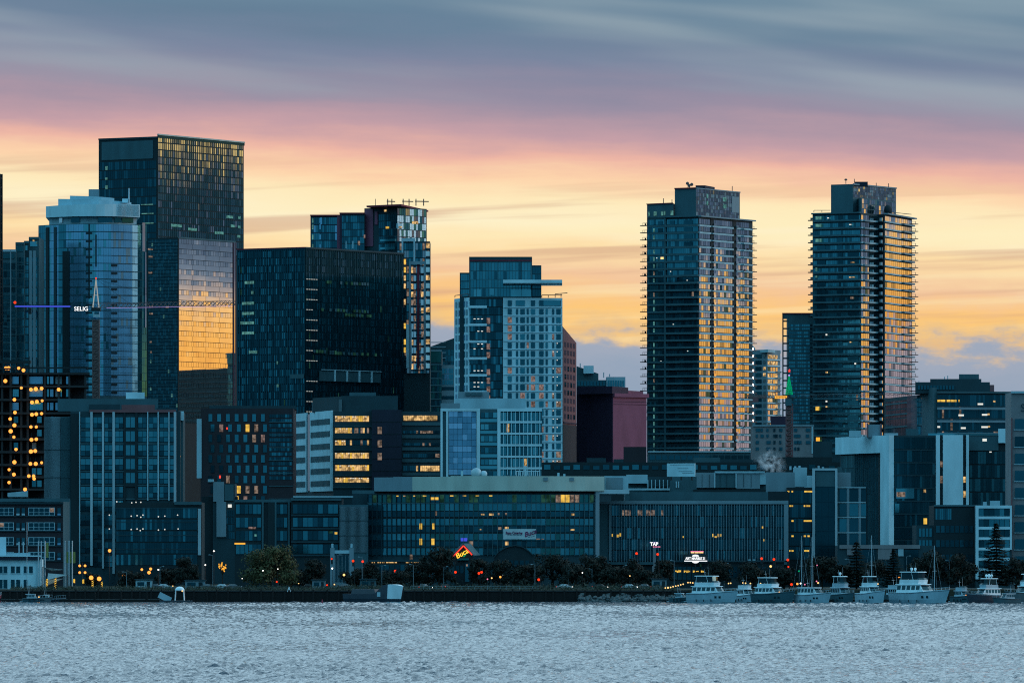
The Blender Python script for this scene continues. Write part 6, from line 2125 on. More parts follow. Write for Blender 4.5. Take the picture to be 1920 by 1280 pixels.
def conifer(label, px, y0, wpx, D, group, n=15):
    t = thing('conifer', label, 'tree', (X(px, D), D, GZ), group)
    Hh = Zat(y0, D) - GZ
    W = wpx / F * D / 2
    tubes('trunk', [((0, 0, 0), (0, 0, Hh * .97), .3, .04)], .3, 'bark', t, 6)
    rr = np.random.default_rng(int(px))
    V, Fc = [], []
    for j in range(n):
        fz = 0.08 + 0.9 * j / n
        R = W * (1 - fz) ** 0.85 * rr.uniform(.8, 1.15) + 0.12
        m = 13
        for k in range(m):
            a = 2 * math.pi * (k + rr.uniform(-.3, .3)) / m + j
            L = R * rr.uniform(.7, 1.1)
            dr = Hh * 0.035 * rr.uniform(.4, 1.4)
            for q in range(8):
                fr_ = (q + rr.uniform(0, 1)) / 8
                base = np.array([math.cos(a) * L * fr_, math.sin(a) * L * fr_, Hh * fz - dr * fr_ * 1.5 + .2 * fr_ * fr_ * L])
                for e in range(4):
                    s = (0.34 * (1.15 - fr_)) * L * .7 + 0.30
                    th = a + rr.uniform(-1.4, 1.4)
                    u = np.array([math.cos(th), math.sin(th), rr.uniform(-.45, .1)]) * s
                    w_ = np.array([-math.sin(th), math.cos(th), rr.uniform(-.5, .5)]) * s * .55
                    i0 = len(V)
                    V += [base + w_ * .4, base + u, base - w_ * .4 - np.array([0, 0, .12])]
                    Fc.append((i0, i0 + 1, i0 + 2))
    mesh_obj('crown', V, Fc, 'leaf_conifer', t)
    return t


GR = 'broad trees along the shore road'
leafy('round_tree', 'dark rounded tree beside the small domed float', 351, 1041, 1105, 66, 1930, 'leaf_dark', 3000, .36, GR)
leafy('round_tree', 'big olive-topped rounded tree, left of centre on the shore', 505, 1019, 1105, 132, 1925, 'leaf_olive', 6500, .40, GR, .7)
leafy('round_tree', 'dark tree just left of the red neon gable', 823, 1020, 1095, 78, 1938, 'leaf_dark', 3200, .4, GR)
leafy('round_tree', 'dark low tree before the barrel-roofed hall', 935, 1048, 1095, 70, 1935, 'leaf_dark', 2200, .36, GR)
leafy('round_tree', 'dark spreading tree right of the barrel-roofed hall', 1035, 1036, 1095, 92, 1936, 'leaf_dark', 3000, .4, GR)
leafy('round_tree', 'dark tree under the left corner of the finned building', 1118, 1038, 1095, 84, 1938, 'leaf_dark', 3000, .4, GR)
leafy('round_tree', 'dark tree left of the violet TAP sign', 1185, 1042, 1095, 70, 1940, 'leaf_dark', 2400, .4, GR)
leafy('round_tree', 'thin dark tree behind the leftmost big yacht', 1345, 1048, 1100, 70, 1925, 'leaf_dark', 2200, .36, GR)
leafy('round_tree', 'dark tree behind the second big yacht', 1412, 1052, 1100, 76, 1925, 'leaf_dark', 2400, .36, GR)
leafy('round_tree', 'dark tree behind the sailing masts', 1540, 1040, 1100, 80, 1930, 'leaf_dark', 2600, .38, GR)
leafy('round_tree', 'dark tree left of the two-towered pavilion', 590, 1046, 1100, 62, 1935, 'leaf_dark', 2200, .36, GR)
leafy('round_tree', 'dark tree by the low shop with warm bulbs', 690, 1052, 1100, 56, 1937, 'leaf_dark', 1900, .36, GR)
leafy('round_tree', 'dark tree behind the biggest yacht', 1740, 1030, 1100, 92, 1928, 'leaf_dark', 3200, .4, GR)
leafy('round_tree', 'dark tree in front of the white-banded block', 1800, 1035, 1100, 84, 1928, 'leaf_dark', 3000, .4, GR)
leafy('round_tree', 'dark tree in front of the tall white piers, lower left', 245, 1070, 1105, 60, 1940, 'leaf_dark', 1800, .36, GR)
leafy('round_tree', 'dark low tree right of the banner poles', 170, 1072, 1105, 44, 1945, 'leaf_dark', 1500, .34, GR)
for (lab, x, y, w, d_) in [('dark tree mass right of the two-towered pavilion', 668, 1064, 70, 1943), ('dark tree below the shop bulbs', 735, 1072, 90, 1933), ('dark tree at the right end of the warm shop bulbs', 785, 1050, 66, 1944),
                           ('dark tree just right of the red neon gable', 898, 1044, 56, 1942), ('low dark tree under the hanging banner', 985, 1056, 76, 1932), ('low dark tree under the right end of the glass front', 1078, 1056, 80, 1931),
                           ('low dark tree left under the TAP sign', 1150, 1060, 76, 1932), ('dark tree right of the TAP sign', 1246, 1046, 50, 1944), ('low dark tree between TAP sign and marina', 1215, 1066, 60, 1931),
                           ('dark tree at the right end of the event hall', 1470, 1062, 62, 1932), ('dark tree at the foot of the two conifers', 1640, 1048, 84, 1934), ('dark tree between the masts and conifers', 1575, 1056, 60, 1933),
                           ('dark tree at the right edge behind the boats', 1905, 1046, 70, 1930), ('dark low tree under the podium dots', 318, 1066, 60, 1946), ('dark low tree left of the pavilion by the olive tree', 560, 1066, 50, 1944)]:
    leafy('round_tree', lab, x, y, 1105, w, d_, 'leaf_dark', 2000, .4, GR)
GC = 'conifers behind the marina'
conifer('dark conifer before the lilac shed, left of the two', 1606, 1008, 74, 1926, GC)
conifer('dark conifer before the lilac shed, right of the two', 1676, 1024, 64, 1928, GC)
conifer('tall dark conifer before the white-banded block', 1868, 972, 96, 1932, GC, 20)
# shrubs along the bank: a mass
bv, bf = [], []
rr = np.random.default_rng(5)
for k in range(16000):
    px = rr.uniform(20, 1270)
    Dd = rr.uniform(1899.5, 1912)
    zz = GZ + abs(rr.normal(0, .55)) * (1.2 if 620 < px < 1240 else .8)
    c = np.array([X(px, Dd), Dd, zz])
    u = rr.normal(size=3) * .22
    w_ = rr.normal(size=3) * .12
    i0 = len(bv)
    bv += [c + u, c + w_, c - u]
    bf.append((i0, i0 + 1, i0 + 2))
o = mesh_obj('shrubbery', bv, bf, 'hedge')
o['kind'] = 'stuff'
o['label'] = 'low tangled shrubs along the top of the seawall'
o['category'] = 'shrubs'

# leafless tree wound with amber lights
D = 1946
t = bld('lit_tree', 'small bare tree wound with amber lights left of the olive tree', 417, D, 'tree')
seg = [((X(417, D), D, GZ), (X(417, D), D, Zat(1075, D)), .16, .1)]
rr = np.random.default_rng(3)
tips = []
for k in range(12):
    e = (X(417 + rr.uniform(-9, 9), D), D + rr.uniform(-1, 1), Zat(1070 - rr.uniform(2, 20), D))
    seg.append(((X(417, D), D, Zat(1078, D)), e, .08, .03))
    tips.append(e)
tubes('branches', loc_seg(t, seg), .1, 'bark', t, 5)
for k in range(34):
    e = Vector(tips[k % 12])
    p = Vector((X(417, D), D, Zat(1074, D))).lerp(e, rr.uniform(.35, 1))
    lamp_ball('fairy_light', 0.17, 'lit_amber', t, local(t, p + Vector((rr.normal() * .12, -0.3, rr.normal() * .12))))


# ================================================================== street things
def street_lamp(label, px, py, D, mat='lamp_orange', r=.42, group='street lamps along the shore', arms=1):
    z = Zat(py, D) - GZ
    t = thing('street_lamp', label, 'street lamp', (X(px, D), D, GZ), group)
    tubes('pole', [((0, 0, 0), (0, 0, z), .11, .07)], .1, 'metal_dark', t, 6)
    lamp_ball('globe', r, mat, t, (0, -.15, z + r * .4))
    return t


for (lab, x, y, m, r) in [
        ('tall orange street lamp between the tall white piers', 205.5, 1033, 'lamp_orange', .46),
        ('orange globe lamp left of the pair by the lit posts', 171, 1084, 'lamp_orange', .62),
        ('orange globe lamp, right one above the lit posts', 186, 1086, 'lamp_orange', .62),
        ('orange street lamp right of the lit posts', 232.5, 1080, 'lamp_orange', .5),
        ('warm street lamp left of the stacked pair', 266, 1068, 'lamp_orange', .36),
        ('upper orange lamp of the stacked pair', 282.5, 1067, 'lamp_orange', .40),
        ('lower orange lamp of the stacked pair', 279.5, 1074, 'lamp_orange', .48),
        ('small white street lamp left of the dark rounded tree', 297, 1068, 'lamp_white', .22),
        ('small white lamp above the amber-lit tree', 401, 1033, 'lamp_white', .2),
        ('pale lamp by the two-towered pavilion', 645, 1078, 'lamp_warm', .34),
        ('tiny white lamp right of the amber-lit tree', 385, 1059, 'lamp_white', .2),
        ('green-white lamp above the second big yacht', 1445, 1062, 'lamp_warm', .34),
        ('small warm lamp over the boats right of the tall mast', 1686, 1083, 'lamp_orange', .3)]:
    street_lamp(lab, x, y, 1942, m, r)
# four-globe lantern
D = 1935
t = thing('lantern_post', 'four-globe lantern post right of the banner poles', 'street lamp', (X(154.5, D), D, GZ), 'street lamps along the shore')
zt = Zat(1068, D) - GZ
tubes('pole', [((0, 0, 0), (0, 0, zt + 2), .12, .08)] + [((0, 0, zt + q), (s * .75, 0, zt + q + .1), .05) for s in (-1, 1) for q in (-.9, 1.0)], .1, 'metal_dark', t, 6)
for s in (-1, 1):
    for q in (-.9, 1.0):
        lamp_ball('globe', .36, 'lamp_orange', t, (s * .75, -.1, zt + q + .2))
# posts wrapped in gold bulbs
for (lab, x, y0, y1) in [('gold-lit post nearest the marina house', 88, 1085, 1100), ('gold-lit post, second from the marina house', 104, 1084, 1104), ('short gold-lit post right of the white poles', 139, 1085, 1092), ('short gold-lit post under the four-globe lantern', 156, 1086, 1093), ('tall gold-lit post under the left globe lamp', 173.5, 1088, 1107), ('tall gold-lit post under the right globe lamp', 191, 1090, 1108)]:
    D = 1912
    z0, z1 = Zat(y1, D), Zat(y0, D)
    t = thing('lit_post', lab, 'post', (X(x, D), D, GZ - .1), 'posts wrapped in gold bulbs')
    tubes('post', [((0, 0, 0), (0, 0, z1 - GZ + .2))], .12, 'timber_dark', t, 6)
    seg = []
    n = 26
    for k in range(n):
        a, b = k * 1.2, (k + 1) * 1.2
        za, zb_ = z0 - GZ + .1 + (z1 - z0) * k / n, z0 - GZ + .1 + (z1 - z0) * (k + 1) / n
        seg.append(((.2 * math.cos(a), .2 * math.sin(a), za), (.2 * math.cos(b), .2 * math.sin(b), zb_)))
    tubes('bulb_wrap', seg, .1, 'gold_bulbs', t, 4)

# traffic signals
TS = [('red traffic light left of the two-towered pavilion', 622, 1047), ('red traffic light on the right pavilion tower', 662, 1051), ('red traffic light right of the pavilion', 680, 1052), ('red-pink traffic light right of the low shop bulbs', 741, 1070), ('red traffic light below the neon gable', 854, 1072), ('red traffic light right of the neon gable, left lens', 898, 1074), ('red traffic light right of the neon gable, right lens', 903, 1072),
      ('low red light before the olive tree and the old ship', 613, 1096), ('red traffic light under the finned building, left of TAP', 1193.5, 1037), ('red traffic light at the foot of the TAP sign', 1233, 1038.5), ('red traffic light above the second big yacht, left', 1428, 1046.5), ('red traffic light above the second big yacht, middle', 1451, 1048), ('red traffic light above the second big yacht, right', 1477, 1049), ('small red lower light above the second big yacht', 1478, 1062), ('small red light before the olive tree crown', 519, 1090), ('small red light right of the barrel-roofed hall', 1010, 1086)]
for (lab, x, y) in TS:
    D = 1934 if y < 1085 else 1913
    z = Zat(y, D) - GZ
    t = thing('traffic_light', lab, 'traffic light', (X(x, D), D, GZ), 'traffic lights on the shore road')
    tubes('pole', [((.35, 0, 0), (.35, 0, max(z, .5) + .6), .09, .07), ((.35, 0, z), (0, 0, z), .05)], .08, 'metal_dark', t, 6)
    b = box('housing', 'black_panel', None, (0, 0, z - .55), (.5, .35, 1.9))
    b.parent = t
    big = .35 if x not in (1478, 519, 613, 622) else .24
    lamp_ball('lens', big, 'lamp_red', t, (0, -.3, z))

# banner poles on the pier
D = 1915
for (lab, xs_, y0, y1, cl) in [('cluster of white flag poles, left, beside the marina house', (72, 77.5, 84.5), 1014, 1090, (86, 91.5, 1017, 1045)), ('cluster of white flag poles with dull yellow banners', (122, 129.5, 135.5), 1013, 1092, (124, 142, 1034, 1055)), ('thin lone flag mast behind the marina house roof', (50.5,), 978, 1040, None)]:
    t = bld('flag_poles', lab, xs_[0], D, 'flag poles', GZ)
    for x in xs_:
        tubes('pole', loc_seg(t, [((X(x, D), D, GZ), (X(x, D), D, Zat(y0, D)), .17 if len(xs_) > 1 else .09)]), .15, 'metal_pale', t, 6)
    if cl:
        f = Face(t, (X(cl[0], D + .3), D + .3), (X(cl[1], D + .3), D + .3), D)
        for (a, b) in spans(cl[0], cl[1], 1 if cl[1] - cl[0] < 8 else 3, 1.4):
            f.b('banner', 'yellow_cloth', a, cl[2], b, cl[3], .05)
# shade sails
t = bld('shade_sail', 'pale triangular shade sails over the pier beside the white poles', 105, 1918, 'canopy')
for nm, pts_ in (('sail', [(80, 1063, 1914), (118, 1067, 1914), (98, 1070, 1922)]), ('sail', [(90, 1074, 1913), (127, 1077, 1913), (88, 1087, 1920), (90, 1086, 1913)]), ('sail', [(88, 1086, 1912), (118, 1084, 1913), (90, 1096, 1913)])):
    v = [(X(a, d_), d_, Zat(b, d_)) for a, b, d_ in pts_]
    n = len(v)
    v2 = [(a, b + .08, c - .06) for a, b, c in v]
    mesh_obj(nm, [local(t, p) for p in v + v2], [tuple(range(n)), tuple(range(2 * n - 1, n - 1, -1))] + [(i, n + i, n + (i + 1) % n, (i + 1) % n) for i in range(n)], 'sail_cloth', t)
tubes('post', loc_seg(t, [((X(80, 1914), 1914, GZ), (X(80, 1914), 1914, Zat(1062, 1914))), ((X(127, 1914), 1914, GZ), (X(127, 1914), 1914, Zat(1076, 1914)))]), .1, 'metal_dark', t, 6)


# ---- cars
def make_car(label, px, D, heading, mat, lights, group):
    t = thing('car', label, 'car', (X(px, D), D, GZ + .01), group, heading)
    prof = [(-2.15, .35), (-2.2, .75), (-2.0, .95), (-1.5, 1.0), (-1.0, 1.42), (.35, 1.45), (1.05, 1.0), (1.95, .85), (2.2, .65), (2.15, .35)]
    V = []
    for s in (-1, 1):
        for (x, z) in prof:
            w = .88 if z < 1.02 else .68
            V.append((x, s * w, z))
    n = len(prof)
    Fc = [tuple(range(n)), tuple(range(2 * n - 1, n - 1, -1))] + [(i, n + i, n + (i + 1) % n, (i + 1) % n) for i in range(n)]
    mesh_obj('body', V, Fc, mat, t)
    for s in (-1, 1):
        mesh_obj('side_glass', [(-1.25, s * .80, 1.05), (.7, s * .80, 1.05), (.25, s * .70, 1.38), (-.95, s * .70, 1.38)], [(0, 1, 2, 3)], 'glass_black', t)
        for x in (-1.3, 1.35):
            tubes('wheel', [((x, s * .72, .32), (x, s * .92, .32))], .33, 'tyre', t, 12)
        hl = lamp_ball('headlight', .16, 'lamp_white' if lights else 'glass_silver', t, (2.16, s * .6, .68))
        tl = lamp_ball('tail_light', .15, 'lamp_red' if lights else 'red_paint', t, (-2.16, s * .62, .75))
    return t


GCAR = 'cars along the shore road'
for (lab, x, D, hd, m, lt) in [('white car with headlights on, left of the four under the finned building', 1059, 1916, -.25, 'car_white', 1), ('dark car with one warm headlight, second of the four', 1126, 1917, -.25, 'car_dark', 1), ('white car right of the dark one, third of the four', 1181, 1916, -.2, 'car_white', 1), ('grey-white car, rightmost of the four', 1206, 1917, 2.9, 'car_grey', 1),
                               ('car with glowing tail lights right of the old ship', 795, 1918, 1.2, 'car_grey', 1), ('second car with tail lights, left below the neon gable', 835, 1918, 1.3, 'car_dark', 1), ('pale parked car under the dark rounded tree', 390, 1920, .1, 'car_grey', 0), ('pale parked car below the amber-lit tree', 414, 1922, 3.0, 'car_white', 0), ('grey parked car left of the olive tree', 438, 1919, .2, 'car_grey', 0),
                               ('pale van-like car right of the orange lamps', 308, 1924, 0.0, 'car_white', 0), ('dark parked car left of the dark rounded tree', 288, 1922, 3.1, 'car_grey', 0), ('dark car right of the olive tree', 580, 1922, .1, 'car_dark', 0), ('grey car near the low red light', 650, 1921, 0.1, 'car_grey', 0)]:
    make_car(lab, x, D, hd, m, lt, GCAR)

# ---- small things at the water's edge
D = 1886
t = bld('domed_float', 'small floating arch with white dome at the water edge, left', 336, D, 'float', 0.0)
V, Fc = ball_vf(1.15, 14, 8, 1.15, 1.15, .9, local(t, (X(337, D), D, Zat(1106, D))))
keep = [fc for fc in Fc if sum(V[i][2] for i in fc) / 4 > local(t, (0, 0, Zat(1106, D)))[2] - .1]
mesh_obj('dome', V, keep, 'hull_white', t, smooth=True)
seg = []
for s in (-1, 1):
    for e in (-1, 1):
        seg.append(((X(337, D) + s * 1.25, D + e * .9, .4), (X(337, D) + s * 1.05, D + e * .8, Zat(1105, D))))
tubes('leg', loc_seg(t, seg), .14, 'hull_white', t, 6)
lamp_ball('lamp', .2, 'lamp_warm', t, local(t, (X(342, D), D - 1.0, Zat(1107, D))))
box('deck', 'hull_dark', t, (X(330, D), D, .35), (9.0, 3.0, .3))
box('ramp', 'hull_dim', t, (X(309, D), D, 1.3), (3.6, .3, 1.6), 0, 0, .45)
D = 1878
t = bld('boat_bow', 'old dark ship with pale overhanging bow moored at the wall', 744, D, 'ship', 0.0)
V = []
st = [(0, .0, .0), (.3, 1.9, .25), (.62, 2.3, .45), (1.0, 2.3, .6)]
L = 19.0
sec = []
for k in range(15):
    u = (k / 14.0) ** .8
    hw = 2.4 * (1 - max(0, (u - .55) / .45) ** 2.6 * .96)
    sm = min(1, max(0, (u - .6) / .2))
    sheer = 2.3 + 2.6 * sm * sm * (3 - 2 * sm) - 0.5 * max(0, (u - .85) / .15) ** 2
    rake = 1.3 * max(0, u - .7) / .3
    ring = [(u * L, -hw * .7, -.4), (u * L + rake * .4, -hw * .95, 1.0), (u * L + rake, -hw, sheer), (u * L + rake, hw, sheer), (u * L + rake * .4, hw * .95, 1.0), (u * L, hw * .7, -.4)]
    sec.append(ring)
V = [p for r in sec for p in r]
Fc, MI = [], []
for k in range(14):
    for i in range(6):
        j = (i + 1) % 6
        Fc.append((k * 6 + i, (k + 1) * 6 + i, (k + 1) * 6 + j, k * 6 + j))
        MI.append(1 if k >= 11 and i in (1, 2, 3) else 0)
Fc += [tuple(range(6)), tuple(84 + i for i in reversed(range(6)))]
MI += [0, 0]
o = mesh_obj('hull', V, Fc, None, t, ['hull_dark', 'hull_white'], MI)
o.rotation_euler = (0, 0, math.radians(-42))
o.location = local(t, (X(652, D), D + 11, 0))
o = mesh_obj('deck_house', [(2, -1.2, 2.3), (11, -1.2, 2.3), (11, 1.2, 2.3), (2, 1.2, 2.3), (2.3, -1.1, 3.6), (10.6, -1.1, 3.6), (10.6, 1.1, 3.6), (2.3, 1.1, 3.6)], BF, 'hull_dark', t)
o.rotation_euler = (0, 0, math.radians(-42))
o.location = local(t, (X(652, D), D + 11, 0))
box('notice', 'pale_panel', t, (X(710, D - 1), D - 1, 2.2), (.9, .1, 1.2))
D = 1838
t = bld('buoy', 'small dark red buoy floating in front of the seawall', 604, D, 'buoy', -0.1)
V, Fc = ball_vf(.45, 12, 6, 1, 1, .5, (0, 0, .15))
mesh_obj('float_ring', V, Fc, 'red_paint', t)
tubes('cone', [((0, 0, .2), (0, 0, 1.25), .32, .08)], .3, 'red_paint', t, 10)
D = 1892
t = bld('trestle', 'small white A-frame trestle on the seawall edge', 542, D, 'trestle', GZ - .5)
tubes('leg', loc_seg(t, [((X(539, D), D, GZ - .5), (X(542, D), D, GZ + .9)), ((X(545, D), D, GZ - .5), (X(542, D), D, GZ + .9)), ((X(540.4, D), D, GZ + .15), (X(543.6, D), D, GZ + .15))]), .08, 'hull_white', t, 5)
# fence on the bank
t = bld('wire_fence', 'thin pale wire fence on the bank under the neon gable', 890, 1900, 'fence')
seg = [((X(x, 1900), 1900, GZ - .3), (X(x, 1900), 1900, GZ + 1.0)) for x in range(770, 1010, 12)]
seg += [((X(770, 1900), 1900, GZ + q), (X(1010, 1900), 1900, GZ + q), .025) for q in (.35, .95)]
tubes('rail', loc_seg(t, seg), .035, 'metal_pale', t, 4)
# unlit poles, kiosks, benches and small shore lights
GP = 'thin poles along the shore path'
for k, (x, y0) in enumerate([(237, 1072), (300, 1062), (399, 1040), (632, 1040), (679, 1044), (716, 1060), (775, 1058), (832, 1062), (1003, 1058), (1066, 1068), (1110, 1066), (1168, 1060), (1264, 1050), (1358, 1056), (1592, 1048), (1700, 1042), (1780, 1050)]):
    D = 1926 + (k % 4) * 3
    t = thing('lamp_post', '%s thin unlit lamp post from the left along the shore path' % (['first', 'second', 'third', 'fourth', 'fifth', 'sixth', 'seventh', 'eighth', 'ninth', 'tenth', 'eleventh', 'twelfth', 'thirteenth', 'fourteenth', 'fifteenth', 'sixteenth', 'seventeenth'][k]), 'lamp post', (X(x, D), D, GZ), GP)
    z = Zat(y0, D) - GZ
    tubes('pole', [((0, 0, 0), (0, 0, z), .09, .05)], .08, 'grey_panel', t, 6)
    tubes('arm', [((0, 0, z - .1), (.9 if k % 2 else -.9, 0, z + .15), .04)], .04, 'grey_panel', t, 5)
    o = box('lamp_head', 'metal_pale', None, (.9 if k % 2 else -.9, 0, z + .1), (.55, .25, .14))
    o.parent = t
for (lab, x, w, h, D, m) in [('small pale kiosk left of the domed float', 270, 4.5, 2.6, 1921, 'pale_panel'), ('low pale hut below the dark rounded tree', 366, 5.5, 2.4, 1923, 'grey_panel'), ('small hut right of the olive tree', 598, 3.6, 2.5, 1922, 'grey_panel'), ('teal ticket hut by the moored old ship', 690, 4.4, 2.7, 1917, 'teal_panel'), ('small hut left of the marina string lights', 1236, 4.0, 2.8, 1915, 'grey_panel')]:
    t = thing('kiosk', lab, 'kiosk', (X(x, D), D, GZ), 'kiosks on the shore path')
    for (nm, mm, c, sz) in (('wall', m, (0, 0, h / 2), (w, 2.6, h)), ('roof', 'dark_panel', (0, -.1, h + .12), (w + .6, 3.3, .24)), ('window', 'glass_ink', (-w * .18, -1.32, h * .58), (w * .42, .08, h * .4)), ('door', 'black_panel', (w * .28, -1.32, h * .42), (w * .2, .08, h * .8))):
        o = box(nm, mm, None, c, sz)
        o.parent = t
for k, (x, y, m, r) in enumerate([(324, 1098, 'lamp_warm', .16), (454, 1084, 'lamp_white', .12), (493, 1069, 'lamp_white', .18), (521, 1066, 'lamp_white', .14), (560, 1093, 'lamp_warm', .14), (627, 1095, 'lamp_warm', .2), (623, 1065, 'lamp_white', .24), (583, 1114, 'lamp_warm', .18), (811, 1101, 'lamp_white', .14), (914, 1085, 'neon_pink', .2), (922, 1083, 'lamp_warm', .22), (938, 1081, 'lamp_orange', .3), (1092, 1073, 'lamp_white', .16), (1181, 1079, 'lamp_warm', .18), (1236, 1115, 'lamp_red', .2), (1484, 1095, 'lamp_red', .36), (1495, 1094, 'lamp_orange', .3), (1501, 1093, 'lamp_white', .2), (1509, 1095, 'neon_pink', .2), (1531, 1089, 'neon_pink', .2), (1534, 1092, 'lamp_warm', .24), (1637, 1095, 'lamp_warm', .26), (1646, 1094, 'lamp_warm', .2), (1498, 1070, 'neon_green', .24), (1532, 1059, 'neon_pink', .16)]):
    D = 1908 if x < 1400 else 1899
    t = thing('path_light', 'small %s light low on the shore, %s' % ({'lamp_warm': 'warm', 'lamp_white': 'white', 'neon_pink': 'pink', 'lamp_orange': 'orange', 'lamp_red': 'red', 'neon_green': 'green'}[m], {0: 'left of the domed float', 1: 'at the left foot of the olive tree', 2: 'in the olive tree, left', 3: 'in the olive tree, right', 4: 'at the right foot of the olive tree', 5: 'beside the low red light', 6: 'above the left pavilion door', 7: 'on the seawall above the red buoy', 8: 'between two tail-lit cars', 9: 'left before the barrel-roofed hall', 10: 'beside the pink one at the barrel-roofed hall', 11: 'before the barrel-roofed hall', 12: 'under the finned building corner', 13: 'above the third white car', 14: 'at the left end of the marina', 15: 'between second yacht and masts', 16: 'left of the tall left mast', 17: 'at the tall left mast', 18: 'between the two tall masts', 19: 'above the sedan cruiser, left', 20: 'above the sedan cruiser, right', 21: 'left above the bow-on flybridge boat', 22: 'right above the bow-on flybridge boat', 23: 'on the tall left mast', 24: 'right of the tall masts'}[k]), 'light', (X(x, D), D, GZ if y < 1112 else 1.0), 'small lights along the shore')
    z = max(.25, Zat(y, D) - t.location.z)
    tubes('stem', [((0, 0, -.3), (0, 0, z))], .04, 'metal_dark', t, 5)
    lamp_ball('bulb', r, m, t, (0, -.05, z))
# string of bulbs at the marina gate
t = bld('string_lights', 'sloping string of small warm bulbs at the marina gate', 1270, 1880, 'lights')
ptsl = [(1247.5, 1101.5), (1252.5, 1101), (1257.5, 1100.4), (1262, 1099), (1267, 1098), (1271.6, 1097), (1276.4, 1095.6), (1281, 1094.4), (1290, 1091.4), (1294.4, 1091.4), (1299, 1092), (1366, 1093), (1370, 1092.6), (1393, 1092), (1398, 1092.6), (1407, 1093), (1426, 1092.4)]
for (x, y) in ptsl:
    lamp_ball('bulb', .19 if x != 1252.5 else .26, 'lamp_warm', t, local(t, (X(x, 1880), 1880, Zat(y, 1880))))
tubes('cable', loc_seg(t, [((X(a[0], 1880), 1880.1, Zat(a[1] - .8, 1880)), (X(b[0], 1880), 1880.1, Zat(b[1] - .8, 1880))) for a, b in zip(ptsl, ptsl[1:])]), .03, 'metal_dark', t, 4)
tubes('post', loc_seg(t, [((X(x, 1880), 1880.1, 0), (X(x, 1880), 1880.1, Zat(1090, 1880))) for x in (1247, 1300, 1366, 1427)]), .07, 'metal_dark', t, 5)


# ================================================================== boats
def loft(rings, close=True):
    m = len(rings[0])
    V = [p for r in rings for p in r]
    Fc = []
    for k in range(len(rings) - 1):
        for i in range(m if close else m - 1):
            j = (i + 1) % m
            Fc.append((k * m + i, (k + 1) * m + i, (k + 1) * m + j, k * m + j))
    Fc.append(tuple(range(m)))
    Fc.append(tuple((len(rings) - 1) * m + i for i in reversed(range(m))))
    return V, Fc


